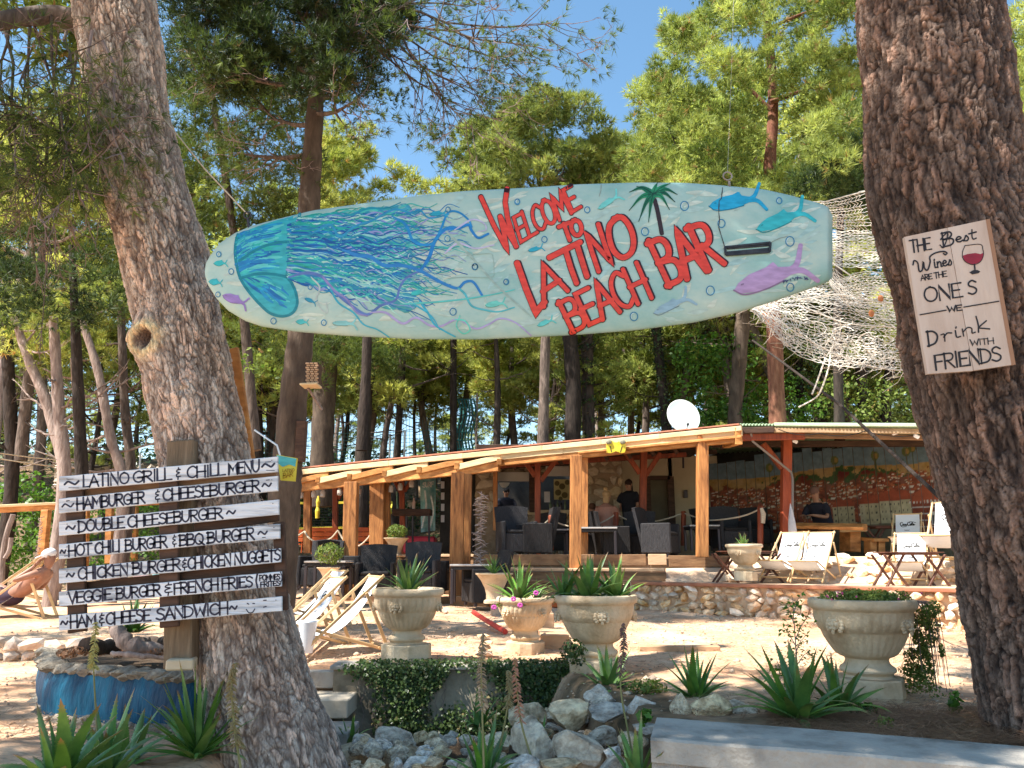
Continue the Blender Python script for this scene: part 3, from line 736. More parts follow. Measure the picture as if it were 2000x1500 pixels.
# grey conduit pipe running down along the brace
mb = MB(); mb.tube([at(1466, 843, 13.5), at(1470, 862, 13.6), at(1505, 890, 13.9), at(1545, 922, 14.2), at(1548, 935, 14.2), at(1548, 1040, 14.2)], .022, 8)
obj('drain_pipe', mb, M('grey_pipe', (.20, .18, .17), rough=.5), gs, smooth=True, world=True)
for px, py, Y in ((1553, 862, 13.9), (1692, 849, 13.0), (1748, 848, 12.7), (1790, 852, 12.5)):
	c = at(px, py, Y); mb = MB(); M_ = Matrix.Rotation(.5, 3, 'Y') @ Matrix.Rotation(.6, 3, 'X')
	mb.box(c, (.09, .05, .06), M_); mb.box(c + Vector((.0, .02, .05)), (.02, .02, .07)); obj('floodlight', mb, MT['canvas'], gs, world=True)
for x0, y0, x1, y1 in ((1520, 838, 1600, 846), (1600, 846, 1690, 842), (1690, 842, 1800, 848)):
	mb = MB(); pts = [at(x0 + (x1 - x0) * t, y0 + (y1 - y0) * t + 7 * 4 * t * (1 - t), 12.95 - (x0 - 1520) * .0025) for t in np.linspace(0, 1, 9)]
	mb.tube(pts, .008, 5); obj('cable', mb, MT['black'], gs, world=True)
# ---- mural of a red roofed old town painted on upright planks --------------
mur = thing('mural_wall', 'upright plank wall painted with a seaside old town of red roofs under a blue sky', 'mural', (5, 16, 1.6))
def paint_mural(W=470, H=230):
	C = np.zeros((H, W, 3)); yy, xx = np.mgrid[0:H, 0:W]; v = yy / H; u = xx / W
	n = fbm(np.stack([xx.ravel() / 16, yy.ravel() / 16, xx.ravel() * 0], 1), 4, 9).reshape(H, W)
	C[:] = (.16, .24, .30); C += (n[..., None] - .5) * .1
	m = v > .22 + .02 * np.sin(u * 9) + .03 * (1 - u); C[m] = np.array((.42, .26, .09)) + (n[m][:, None] - .5) * .2
	m = v > .275 + .03 * np.sin(u * 7 + 1) + .05 * (1 - u) + .22 * (n - .5); C[m] = np.array((.05, .10, .03)) + (n[m][:, None] - .5) * .06
	m = v > .30 + .05 * (1 - u) + .22 * (n - .5); C[m] = np.array((.22, .07, .04)) + (n[m][:, None] - .5) * .2
	def rect(x0, y0, x1, y1, c):
		x0, x1, y0, y1 = [int(round(q)) for q in (x0, x1, y0, y1)]
		C[max(0, y0):max(0, y1), max(0, x0):max(0, x1)] = np.array(c)
	def tri(p, c):
		(ax, ay), (bx, by), (cx, cy) = p
		d1 = (xx - bx) * (ay - by) - (ax - bx) * (yy - by); d2 = (xx - cx) * (by - cy) - (bx - cx) * (yy - cy); d3 = (xx - ax) * (cy - ay) - (cx - ax) * (yy - ay)
		mm = ((d1 >= 0) & (d2 >= 0) & (d3 >= 0)) | ((d1 <= 0) & (d2 <= 0) & (d3 <= 0)); C[mm] = np.array(c)
	rg = random.Random(4)
	for i in range(1100):
		k = i / 1100; X = rg.uniform(0, W); Yb = H * (.30 + .38 * k) + (1 - X / W) * 16
		s = 4 + 8 * k * (.4 + X / W);
		roof = [(.40, .10, .045), (.33, .08, .04), (.48, .15, .06), (.25, .06, .03)][rg.randrange(4)]
		if rg.random() < .72: rect(X, Yb, X + s * 1.3, Yb + s * .8, rg.choice([(.74, .66, .50), (.80, .76, .66), (.56, .48, .34)]))
		tri([(X - s * .3, Yb + 1), (X + s * .6, Yb - s * .6), (X + s * 1.7, Yb + 1)], roof)
		if rg.random() < .1: rect(X, Yb, X + s * .6, Yb + s * .7, (.06, .10, .03))
	# lower shore and the big buildings
	m = (v > .74 + .05 * np.sin(u * 6)) ; C[m] = np.array((.20, .17, .10)) + (n[m][:, None] - .5) * .16
	def house(x, y, w, h, wall=(.60, .50, .30), roof=(.42, .09, .04), cols=5, rows=3):
		rect(x, y, x + w, y + h, wall)
		tri([(x - w * .06, y), (x + w * .2, y - h * .42), (x + w * 1.06, y)], roof); tri([(x + w * .2, y - h * .42), (x + w * .85, y - h * .40), (x + w * 1.06, y)], roof)
		for r in range(rows):
			for c in range(cols):
				cx = x + w * (c + .5) / cols; cy = y + h * (r + .45) / rows; rect(cx - 1, cy - 2, cx + 1, cy + 2, (.09, .08, .06))
	house(238, 132, 42, 34, cols=4); house(290, 128, 34, 42, (.64, .55, .36), cols=4); house(300, 128, 90, 40, cols=10, rows=3)
	house(330, 124, 66, 44, (.62, .54, .34), cols=8); rect(250, 168, 300, 180, (.09, .12, .12))
	# tower with white lines on the right
	rect(392, 128, 445, 215, (.30, .07, .035)); tri([(385, 130), (418, 98), (452, 130)], (.46, .11, .05))
	for k in range(6): rect(392, 140 + k * 12, 445, 141.5 + k * 12, (.72, .70, .66))
	for k in range(9): rect(388 + k * 7, 128, 391 + k * 7, 133, (.75, .72, .66))
	for k in range(24):
		x = 445 + (k % 5) * 6; y = 70 + k * 6; rect(x, y, x + 4, y + 4, (.72, .66, .58))
	rect(448, 130, 470, 215, (.46, .09, .04)); rect(428, 150, 436, 175, (.75, .72, .66)); rect(430, 155, 434, 172, (.12, .12, .12))
	# dark palm in the middle foreground, tall stems with round heads in the sky
	for k in range(26):
		a = k / 26 * 2 * math.pi; tri([(372, 192), (372 + 26 * math.cos(a), 192 - 24 * abs(math.sin(a)) + 14), (374 + 22 * math.cos(a + .12), 194 - 20 * abs(math.sin(a)) + 14)], (.03, .08, .03))
	rect(368, 190, 376, 228, (.10, .06, .03))
	for (x, y) in ((120, 40), (250, 36), (330, 34), (392, 32), (405, 26)):
		mm = ((xx - x) / 8.) ** 2 + ((yy - y) / 10.) ** 2 < 1; C[mm] = (.13, .16, .05)
		mm = ((xx - x - 2) / 4.) ** 2 + ((yy - y) / 6.) ** 2 < 1; C[mm] = (.36, .24, .07); rect(x - 1, y + 6, x + 1, y + 40, (.07, .10, .04))
	return np.clip(C * .72, .01, .9)
MUR = paint_mural(); MH, MW = MUR.shape[:2]
MT['mural'] = paintmat('mural_paint', .6, .2, 9, .3)
mxs = [1388]
while mxs[-1] < 1858: mxs.append(mxs[-1] + 18 + (mxs[-1] - 1388) * .009)
mY = lambda x: 18.3 + (x - 1388) * (14.6 - 18.3) / 470.
for i in range(len(mxs) - 1):
	x0, x1 = mxs[i], mxs[i + 1];
	ztop = 1.6 + (2.18 + .006 * i + random.uniform(-.05, .06)); zb = 1.6
	if x1 < 1480: ztop -= .06
	Ya, Yb_ = mY(x0), mY(x1)
	A_, B_ = gp(x0 + .6, Ya, 2.6), gp(x1 - .6, Yb_, 2.6); dn = Vector((A_.y - B_.y, B_.x - A_.x, 0)).normalized() * -.025
	nu, nv = 12, 110; cols = []; vs_ = []
	for j in range(nv + 1):
		for k in range(nu + 1):
			p = A_.lerp(B_, k / nu); z = zb + (ztop - zb) * j / nv; vs_.append((p.x, p.y, z))
			U = min(MW - 1, max(0, int((x0 + (x1 - x0) * k / nu - 1388)))); Vv = min(MH - 1, max(0, int((1.6 + 2.35 - z) / 2.35 * MH)))
			cols.append(MUR[Vv, U])
	mb = MB(); mb.c = []
	fs = [[j * (nu + 1) + k, j * (nu + 1) + k + 1, (j + 1) * (nu + 1) + k + 1, (j + 1) * (nu + 1) + k] for j in range(nv) for k in range(nu)]
	mb.v = [tuple(q) for q in vs_]; mb.f = fs; mb.c = [tuple(c) for c in cols]
	n0 = len(mb.v)
	bk = [Vector(vs_[0]), Vector(vs_[nu]), Vector(vs_[-1]), Vector(vs_[-1 - nu])]
	off = -dn if dn.y < 0 else dn
	mb.add(bk + [p + off for p in bk], [[0, 4, 5, 1], [1, 5, 6, 2], [2, 6, 7, 3], [3, 7, 4, 0], [7, 6, 5, 4]], (.18, .14, .10))
	obj('plank', mb, MT['mural'], mur, world=True)
mb = MB(); A_, B_ = gp(1386, 19.2, 2.0), gp(1860, 15.6, 2.0); mb.bar(A_, B_, .06, .1); mb.bar(A_ + Vector((0, 0, 1.4)), B_ + Vector((0, 0, 1.4)), .06, .1)
obj('back_rail', mb, MT['wood_dark'], mur, world=True)
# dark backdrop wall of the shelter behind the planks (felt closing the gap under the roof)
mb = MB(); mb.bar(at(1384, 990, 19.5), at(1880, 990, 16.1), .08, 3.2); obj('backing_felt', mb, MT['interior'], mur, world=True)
# ---- satellite dish ---------------------------------------------------------
dc = at(1335, 813, 18.0); sd = thing('satellite_dish', 'round white satellite dish standing up behind the bar roof', 'satellite dish', dc)
mb = MB(); Md = Matrix.Rotation(R(14), 3, 'Z') @ Matrix.Rotation(R(80), 3, 'X')
prof = [(0.0, -.045), (.12, -.042), (.24, -.032), (.34, -.016), (.415, 0), (.425, .004), (.415, .010), (.34, -.004), (.24, -.018), (.12, -.028), (0, -.031)]
m0 = MB(); m0.lathe([(max(r, .0005), z) for r, z in prof], 40); mb.add([Md @ Vector(q) for q in m0.v], m0.f)
obj('dish', mb, M('white_dish', (.86, .86, .86), rough=.4), sd, smooth=True)
mb = MB(); mb.tube([(0.03, -.02, -.40), (.02, -.30, -.26)], .012, 6); mb.box((.02, -.31, -.25), (.05, .08, .06)); mb.tube([(0, .12, 0), (0, .16, -.5), (0, .3, -1.2)], .025, 8)
obj('receiver_arm', mb, MT['metal_d'], sd)
# ================================================================== HAND LETTERING
# every glyph: (advance, [(points, smooth)])  in a unit-high box
G_ = {
 'A': (.72, [([(0, 0), (.34, 1), (.68, 0)], 0), ([(.13, .36), (.55, .36)], 0)]),
 'B': (.66, [([(.03, 0), (.03, 1)], 0), ([(.0, .98), (.4, .97), (.52, .78), (.4, .57), (.05, .52)], 1), ([(.05, .52), (.5, .46), (.6, .24), (.45, .03), (0, .0)], 1)]),
 'C': (.66, [([(.6, .85), (.4, 1), (.12, .82), (.02, .48), (.12, .14), (.38, 0), (.62, .14)], 1)]),
 'D': (.70, [([(.04, 0), (.04, 1)], 0), ([(0, 1), (.36, .93), (.6, .68), (.62, .36), (.42, .07), (0, 0)], 1)]),
 'E': (.58, [([(.52, 1), (.04, 1), (.04, 0), (.54, 0)], 0), ([(.04, .52), (.42, .52)], 0)]),
 'F': (.56, [([(.52, 1), (.04, 1), (.04, 0)], 0), ([(.04, .53), (.42, .53)], 0)]),
 'G': (.70, [([(.62, .84), (.4, 1), (.12, .84), (.02, .48), (.14, .12), (.4, 0), (.62, .14), (.63, .4)], 1), ([(.36, .42), (.68, .42)], 0)]),
 'H': (.68, [([(.04, 0), (.04, 1)], 0), ([(.6, 0), (.6, 1)], 0), ([(.04, .5), (.6, .5)], 0)]),
 'I': (.26, [([(.1, 0), (.1, 1)], 0)]),
 'K': (.64, [([(.04, 0), (.04, 1)], 0), ([(.56, 1), (.06, .46), (.6, 0)], 0)]),
 'L': (.52, [([(.04, 1), (.04, 0), (.48, 0)], 0)]),
 'M': (.84, [([(.03, 0), (.1, 1), (.4, .35), (.7, 1), (.78, 0)], 0)]),
 'N': (.70, [([(.04, 0), (.04, 1), (.6, 0), (.6, 1)], 0)]),
 'O': (.76, [([(.36, 1), (.12, .86), (.02, .5), (.12, .14), (.36, 0), (.6, .14), (.7, .5), (.6, .86), (.34, 1)], 1)]),
 'P': (.62, [([(.04, 0), (.04, 1)], 0), ([(0, 1), (.45, .96), (.56, .74), (.4, .5), (.04, .46)], 1)]),
 'Q': (.78, [([(.36, 1), (.12, .86), (.02, .5), (.12, .14), (.36, 0), (.6, .14), (.7, .5), (.6, .86), (.34, 1)], 1), ([(.42, .26), (.74, -.06)], 0)]),
 'R': (.66, [([(.04, 0), (.04, 1)], 0), ([(0, 1), (.44, .97), (.55, .76), (.42, .54), (.05, .48)], 1), ([(.22, .5), (.6, 0)], 0)]),
 'S': (.60, [([(.52, .86), (.3, 1), (.08, .86), (.1, .64), (.36, .5), (.53, .32), (.48, .1), (.26, 0), (.02, .12)], 1)]),
 'T': (.62, [([(0, 1), (.58, 1)], 0), ([(.29, 1), (.29, 0)], 0)]),
 'U': (.68, [([(.04, 1), (.05, .3), (.3, 0), (.56, .28), (.6, 1)], 1)]),
 'V': (.64, [([(0, 1), (.3, 0), (.6, 1)], 0)]),
 'W': (.92, [([(0, 1), (.22, 0), (.44, .72), (.64, 0), (.86, 1)], 0)]),
 '~': (.9, [([(0, .42), (.2, .62), (.45, .45), (.65, .33), (.85, .55)], 1)]),
 '&': (.30, [([(.26, .86), (.1, .84), (.05, .68), (.22, .56), (.05, .42), (.06, .2), (.28, .2)], 1), ([(.16, 1.02), (.15, .9)], 0), ([(.15, .14), (.14, -.04)], 0)]),
 '(': (.2, [([(.16, 1.05), (.04, .5), (.16, -.05)], 1)]),
 'i': (.3, [([(.1, .5), (.12, .05), (.24, .02)], 1), ([(.11, .72), (.12, .76)], 0)]),
 'n': (.5, [([(.04, .5), (.06, 0)], 0), ([(.06, .3), (.22, .52), (.36, .38), (.36, .04), (.46, .03)], 1)]),
 'e': (.46, [([(.05, .26), (.3, .3), (.34, .44), (.2, .54), (.06, .36), (.1, .08), (.26, .0), (.42, .1)], 1)]),
 's': (.42, [([(.04, .06), (.2, .5), (.22, .54), (.34, .22), (.24, .0), (.08, .04)], 1)]),
 't': (.44, [([(.18, .95), (.14, .3), (.2, .02), (.36, .06)], 1), ([(0, .62), (.4, .68)], 0)]),
 'r': (.42, [([(.0, .5), (.1, .48), (.1, 0)], 1), ([(.1, .3), (.22, .5), (.36, .44)], 1)]),
 'k': (.5, [([(.06, 1.1), (.1, .5), (.08, 0)], 1), ([(.38, .62), (.12, .3), (.3, .12), (.46, .0)], 1)]),
 'o': (.46, [([(.2, .5), (.06, .3), (.14, .02), (.32, .06), (.36, .34), (.2, .5)], 1)]),
 'a': (.48, [([(.34, .46), (.14, .5), (.04, .22), (.16, .0), (.32, .16), (.36, .48), (.36, .06), (.46, .04)], 1)]),
 'l': (.3, [([(.0, .1), (.2, .8), (.16, 1.0), (.08, .8), (.1, .1), (.24, .04)], 1)]),
 '-': (.34, [([(.04, .32), (.26, .34)], 0)]),
}
def text_strokes(s, p0, p1, hv, hv1=None, fit=True, jit=.02, seed=1):
	rg = random.Random(seed * 977 + len(s)); p0, p1, hv = np.array(p0, float), np.array(p1, float), np.array(hv, float)
	hv1 = hv if hv1 is None else np.array(hv1, float)
	adv = [G_[c][0] if c in G_ else .35 for c in s]; tot = sum(adv) - (adv[-1] * .08); x = 0; out = []
	for c, a in zip(s, adv):
		if c in G_:
			dy = rg.uniform(-jit, jit); sy = 1 + rg.uniform(-jit, jit) * 1.5
			for pts, sm in G_[c][1]:
				q = catmull(pts, 6) if sm else np.array(pts, float)
				q = q + np.array([rg.uniform(-jit, jit), dy]) * .5
				t = (x + q[:, 0]) / tot
				out.append(p0 + np.outer(t, p1 - p0) + ((1 - t)[:, None] * hv + t[:, None] * hv1) * (q[:, 1] * sy)[:, None])
		x += a
	return out
def ribbon2(pts, w, w1=None, close=False, taper=None):
	"""2-D polyline -> left/right outlines; w half width in the same units"""
	P = np.array(pts, float); n = len(P)
	T = np.zeros_like(P); T[1:-1] = P[2:] - P[:-2]; T[0] = P[1] - P[0]; T[-1] = P[-1] - P[-2]
	T /= (np.linalg.norm(T, axis=1)[:, None] + 1e-9); N = np.stack([-T[:, 1], T[:, 0]], 1)
	# mitre
	if n > 2:
		a = P[1:-1] - P[:-2]; b = P[2:] - P[1:-1]; a /= np.linalg.norm(a, axis=1)[:, None] + 1e-9; b /= np.linalg.norm(b, axis=1)[:, None] + 1e-9
		cs = np.clip(np.sqrt(np.clip((1 + (a * b).sum(1)) / 2, 0, 1)), .42, 1); N[1:-1] /= cs[:, None]
	W = np.full(n, float(w)) if w1 is None else np.linspace(w, w1, n)
	if taper is not None: W = W * taper(np.linspace(0, 1, n))
	P = P.copy(); P[0] -= T[0] * W[0] * .7; P[-1] += T[-1] * W[-1] * .7
	return P + N * W[:, None], P - N * W[:, None]
bd = None
def lay(mb, strokes, w, fn, off, col=None, w1=None, taper=None, wj=0.):
	"""flat painted strokes; fn(px,py,off)->world"""
	for s in strokes:
		s = np.array(s, float)
		if fn is bd:
			o = [s[0]]
			for a, b in zip(s[:-1], s[1:]):
				k = max(1, int(np.hypot(*(b - a)) / 5)); o += [a + (b - a) * (j + 1) / k for j in range(k)]
			s = np.array(o)
		ww = w * (1 + random.uniform(-wj, wj))
		L_, R_ = ribbon2(s, ww, None if w1 is None else w1, taper=taper)
		n = len(L_); vs_ = [fn(*p, off) for p in L_] + [fn(*p, off) for p in R_]
		fs = [[i, i + 1, n + i + 1, n + i] for i in range(n - 1)]
		# rounded brush ends
		for e, (i0, i1) in enumerate(((0, n), (n - 1, 2 * n - 1))):
			a, b = np.array(L_[0 if e == 0 else -1]), np.array(R_[0 if e == 0 else -1]); c = (a + b) / 2; v = (a - b) / 2
			k0 = len(vs_); d = np.array([-v[1], v[0]]) * (1 if e == 0 else -1)
			arc = [c + v * math.cos(t) + d * math.sin(t) * .8 for t in np.linspace(0, math.pi, 6)][1:-1]
			vs_ += [fn(*q, off) for q in arc]
			fs.append([i0] + [k0 + j for j in range(4)] + [i1])
		mb.add(vs_, fs, col)
def fill(mb, poly, fn, off, col=None, step=2.5):
	P = np.array(poly, float); x0, x1 = P[:, 0].min(), P[:, 0].max(); n = max(2, int((x1 - x0) / step)); xs = np.linspace(x0 + 1e-3, x1 - 1e-3, n + 1)
	def cuts(x):
		o = []
		for i in range(len(P)):
			a, b = P[i], P[(i + 1) % len(P)]
			if (a[0] <= x) != (b[0] <= x): o.append(a[1] + (b[1] - a[1]) * (x - a[0]) / (b[0] - a[0]))
		return sorted(o)
	C = [cuts(x) for x in xs]
	for i in range(n):
		A, B = C[i], C[i + 1]
		if len(A) != len(B): A = B = A if len(A) > len(B) else B
		for k in range(0, min(len(A), len(B)) - 1, 2):
			m = max(1, int(max(A[k + 1] - A[k], B[k + 1] - B[k]) / 8)); vs_ = []
			for j in range(m + 1): t = j / m; vs_ += [fn(xs[i], A[k] + (A[k + 1] - A[k]) * t, off), fn(xs[i + 1], B[k] + (B[k + 1] - B[k]) * t, off)]
			mb.add(vs_, [[2 * j, 2 * j + 2, 2 * j + 3, 2 * j + 1] for j in range(m)], col)
# ================================================================== HANGING PAINTED BOARD
YS = 4.55
topc = [(400, 530), (402, 514), (410, 500), (429, 475), (459, 455), (492, 441), (545, 427), (611, 411), (710, 397), (809, 383), (908, 373), (1040, 366), (1128, 360), (1242, 356.6), (1337, 357), (1409, 362), (1493, 370), (1546, 382), (1603, 398), (1617, 404), (1625, 420)]
botc = [(400, 530), (401, 540), (406, 556), (423, 583), (446, 607), (479, 627), (512, 638), (578, 648), (677, 656), (809, 662.6), (941, 663), (1014, 660), (1128, 654), (1242, 645), (1356, 630), (1432, 613), (1508, 590), (1584, 563.7), (1610, 554), (1620, 548), (1626, 540)]
tX, tY_ = np.array(topc).T; bX, bY_ = np.array(botc).T
def front(px, py):
	px = min(max(px, 400.5), 1625)
	t0, b0 = np.interp(px, tX, tY_), np.interp(px, bX, bY_); s = abs(2 * (py - t0) / max(b0 - t0, 1) - 1); s = min(s, 1)
	end = min(1, ((px - 400) / 60) ** .5 if px < 460 else 1, ((1626 - px) / 12 + .3) if px > 1618 else 1)
	return YS - .052 * (max(0, 1 - s ** 3.2)) ** .55 * end
def bd(px, py, off=0): return at(px, py, front(px, py) - .0011 - off * .28)
surf = thing('hanging_surfboard_sign', 'big painted surfboard sign with a blue jellyfish hung between the two near pines', 'surfboard sign', at(1010, 510, YS))
def board_mat():
	m = M('painted_board_ground', (.22, .42, .39), (.47, .57, .49), (.34, .50, .46), scale=2.6, stretch=(1, 1, 1.6), rough=.42, bump=.10, bscale=18, spec=.45)
	return m
xs_ = np.concatenate([400 + 60 * np.linspace(0, 1, 18) ** 2, np.linspace(470, 1600, 110), np.linspace(1604, 1626, 8)])
mb = MB(); nv = 30; V_ = []
for side in (0, 1):
	for x in xs_:
		t0, b0 = np.interp(x, tX, tY_), np.interp(x, bX, bY_)
		for j in range(nv + 1):
			q = .5 - .5 * math.cos(math.pi * j / nv); y = t0 + (b0 - t0) * q
			Yf = front(x, y); V_.append(at(x, y, Yf if side == 0 else 2 * YS - Yf + .0))
n1 = len(xs_); fs = []
for i in range(n1 - 1):
	for j in range(nv):
		a = i * (nv + 1) + j; fs.append([a, a + 1, a + nv + 2, a + nv + 1]); b = a + n1 * (nv + 1); fs.append([b, b + nv + 1, b + nv + 2, b + 1])
e = (n1 - 1) * (nv + 1); o_ = n1 * (nv + 1)
for j in range(nv): fs.append([e + j, e + j + 1, o_ + e + j + 1, o_ + e + j])
mb.add(V_, fs); board_o = obj('board', mb, board_mat(), surf, smooth=True, world=True)
def c1(x, y): return (380 + x * .33, 330 + y * .33)
def c2(x, y): return (900 + x * .38, 330 + y * .38)
P1 = lambda L_: [c1(*p) for p in L_]
P2 = lambda L_: [c2(*p) for p in L_]
MT['boardpaint'] = paintmat('board_paint', .4, .18, 14, 0, (1, 1, 3))
# --- pale brush strokes of the ground
mb = MB(); rg = random.Random(3)
for i in range(330):
	x = rg.uniform(425, 1590); t0, b0 = np.interp(x, tX, tY_), np.interp(x, bX, bY_); y = rg.uniform(t0 + 10, b0 - 10)
	L = rg.uniform(15, 60); a = rg.gauss(-.35, .35); dx, dy = L * math.cos(a), L * math.sin(a)
	pts = [(x, y), (x + dx * .5, y + dy * .5 + rg.uniform(-4, 4)), (x + dx, y + dy)]
	ok = all(np.interp(p[0], tX, tY_) + 6 < p[1] < np.interp(p[0], bX, bY_) - 6 and p[0] < 1605 for p in pts)
	if not ok: continue
	c = rg.choice([(.39, .53, .50), (.46, .57, .52), (.36, .51, .48), (.50, .58, .51), (.41, .54, .48), (.32, .49, .48), (.48, .56, .48)])
	lay(mb, [catmull(pts, 5)], rg.uniform(2, 6), bd, .0006 + i * .000002, c, taper=lambda t: np.sin(np.pi * np.clip(t, .04, .96)) ** .6)
obj('background_brushwork', mb, MT['boardpaint'], surf, world=True)
# --- jellyfish: bell
mb = MB(); teal, blue, deep = (.035, .34, .40), (.02, .20, .46), (.012, .13, .36)
bell = P1([(255, 392), (243, 440), (240, 500), (248, 570), (272, 650), (320, 725), (390, 805), (450, 855), (520, 872), (578, 853), (607, 800), (600, 735), (575, 675), (548, 635), (556, 560), (560, 480), (575, 415), (602, 345), (618, 285), (622, 262), (560, 285), (480, 305), (400, 330), (330, 355)])
fill(mb, bell, bd, .0022, (.04, .36, .42))
rg = random.Random(5)
lobes = [((250, 400), (300, 380), (420, 350), (600, 290)), ((246, 470), (330, 420), (450, 400), (590, 370)), ((246, 520), (340, 470), (450, 450), (565, 440)), ((250, 570), (350, 540), (450, 530), (560, 520)), ((262, 620), (350, 600), (450, 600), (552, 600)),
		 ((280, 640), (360, 700), (450, 780), (560, 850)), ((300, 640), (400, 690), (500, 760), (590, 800)), ((320, 630), (430, 650), (520, 690), (595, 760))]
for k in range(420):
	A_, B_ = rg.choice(list(zip(lobes[:5][:-1], lobes[:5][1:])) + list(zip(lobes[5:][:-1], lobes[5:][1:]))); t = rg.random()
	q = [((1 - t) * a[0] + t * b[0] + rg.uniform(-8, 8), (1 - t) * a[1] + t * b[1] + rg.uniform(-6, 6)) for a, b in zip(A_, B_)]
	q = catmull(q, 7); i0 = rg.randrange(0, 12); i1 = i0 + rg.randrange(4, 10); q = q[i0:min(i1, len(q))]
	if len(q) < 3: continue
	c = rg.choice([teal, blue, blue, deep, (.05, .44, .42), (.02, .26, .50), (.10, .50, .50), (.03, .40, .36)])
	lay(mb, [[c1(*p) for p in q]], rg.uniform(1.4, 4.2), bd, .0024 + k * .000003, c, taper=lambda t: np.sin(np.pi * np.clip(t, .06, .94)) ** .5)
for q in ([(255, 392), (243, 440), (240, 500), (248, 570), (272, 650), (320, 725), (390, 805), (450, 855), (520, 872), (578, 853), (607, 800), (600, 735), (575, 675), (548, 635), (556, 560), (560, 480), (575, 415), (602, 345), (622, 270)],
		  [(272, 645), (380, 620), (480, 625), (548, 640)], [(560, 430), (480, 438), (380, 470), (270, 540)]):
	lay(mb, [catmull(P1(q), 5)], 2.8, bd, .0040, (.012, .20, .26))
obj('jellyfish_bell', mb, MT['boardpaint'], surf, world=True)
# --- tentacles
mb = MB()
pal = [(.02, .25, .34), (.012, .13, .40), (.012, .18, .42), (.03, .33, .34), (.02, .32, .26), (.06, .42, .38), (.03, .20, .42), (.012, .09, .30), (.22, .50, .50), (.24, .27, .52), (.35, .60, .52)]
for k in range(190):
	y0 = rg.uniform(300, 640); x0 = rg.uniform(590, 1150); y0 += (x0 - 590) * ((y0 - 285) / 365 - .3) * .5; q = [c1(x0 + i * 45, y0 + i * rg.uniform(-6, 14)) for i in range(5)]
	q = [p for p in q if np.interp(p[0], tX, tY_) + 9 < p[1] < np.interp(p[0], bX, bY_) - 14]
	if len(q) > 2: lay(mb, [catmull(q, 4)], rg.uniform(5, 10), bd, .0036 + k * .000003, rg.choice([(.14, .38, .38), (.07, .32, .34), (.04, .25, .36), (.08, .38, .33), (.05, .30, .40)]), taper=lambda t: np.sin(np.pi * np.clip(t, .08, .92)) ** .6)
for k in range(430):
	y0 = rg.uniform(285, 650); t0 = (y0 - 285) / 365; x0 = 545 + rg.uniform(0, 60) + (60 if t0 < .1 else 0)
	far = rg.random() ** 1.5; L = 280 + far * 800 * (1 - .35 * abs(t0 - .35)); fan = (t0 - .30) * L * rg.uniform(.10, .62) + rg.gauss(0, 30) + .02 * L
	ph, am, wl = rg.uniform(0, 6.3), rg.uniform(6, 26), rg.uniform(120, 260); q = []
	for s in np.linspace(0, 1, 16):
		x = x0 + L * s; y = y0 + fan * s ** 1.2 + am * math.sin(ph + x / wl * 6.28) * min(1, s * 3); q.append(c1(x, y))
	q = [p for p in q if p[0] < 1030 - .0 * p[1] and np.interp(p[0], tX, tY_) + 5 < p[1] < np.interp(p[0], bX, bY_) - 8]
	if len(q) < 5: continue
	c = pal[min(len(pal) - 1, int(rg.random() ** (1.1 if L < 600 else .7) * len(pal)))]
	lay(mb, [catmull(q, 4)], rg.uniform(1.2, 3.6) * (1 if L < 700 else .8), bd, .0040 + k * .000003, c, taper=lambda t: (1.05 - t * .75) * np.clip(t * 8 + .4, 0, 1))
hand = [([(560, 640), (660, 615), (750, 635), (800, 690), (850, 745), (930, 810), (1020, 862), (1100, 810), (1190, 775), (1215, 700), (1260, 640), (1340, 600)], (.10, .17, .42), 3.2),
		([(1340, 600), (1390, 520), (1420, 430), (1480, 360), (1560, 350), (1620, 330), (1640, 365), (1680, 408), (1735, 385)], (.02, .19, .50), 3.6),
		([(880, 480), (960, 510), (1040, 520), (1120, 570), (1220, 570), (1330, 600), (1420, 650), (1500, 690), (1560, 705), (1600, 670), (1650, 670), (1700, 745)], (.03, .20, .50), 3.8),
		([(1560, 705), (1600, 740), (1640, 810), (1720, 835), (1800, 845), (1890, 820)], (.08, .40, .46), 2.2),
		([(760, 640), (830, 720), (900, 770), (960, 850), (1020, 870)], (.22, .20, .42), 2.2),
		([(1040, 850), (1130, 850), (1230, 915), (1310, 880), (1390, 925), (1460, 930), (1560, 890), (1660, 945), (1740, 920), (1810, 885), (1900, 910), (1990, 985)], (.36, .32, .56), 2.3),
		([(1170, 280), (1250, 330), (1290, 420), (1360, 450), (1420, 430), (1460, 350), (1500, 260), (1560, 255), (1620, 300), (1640, 340)], (.02, .22, .50), 2.7),
		([(700, 380), (800, 330), (860, 400), (950, 340), (1060, 300), (1180, 240), (1280, 260), (1330, 240), (1390, 290), (1500, 270)], (.03, .26, .46), 2.4),
		([(800, 700), (850, 790), (940, 850), (1000, 920), (1080, 950), (1150, 995)], (.04, .34, .46), 1.8),
		([(1330, 780), (1380, 850), (1420, 920), (1480, 960), (1540, 992)], (.04, .36, .50), 2.2), ([(1300, 800), (1400, 870), (1450, 950)], (.04, .36, .50), 1.6),
		([(1220, 800), (1400, 790), (1600, 770), (1780, 740), (1890, 715)], (.10, .48, .46), 1.9),
		([(1540, 360), (1640, 300), (1710, 320), (1725, 360), (1680, 370)], (.42, .42, .60), 1.8), ([(1480, 500), (1560, 440), (1660, 470), (1770, 450)], (.45, .44, .62), 2.0),
		([(690, 640), (740, 700), (720, 770), (750, 830), (785, 850), (780, 790)], (.42, .50, .48), 1.6),
		([(1490, 370), (1600, 480), (1700, 590), (1800, 700), (1990, 870)], (.30, .42, .38), 2.6), ([(1540, 890), (1600, 900), (1630, 950), (1590, 975), (1550, 930), (1570, 870)], (.12, .56, .46), 1.6)]
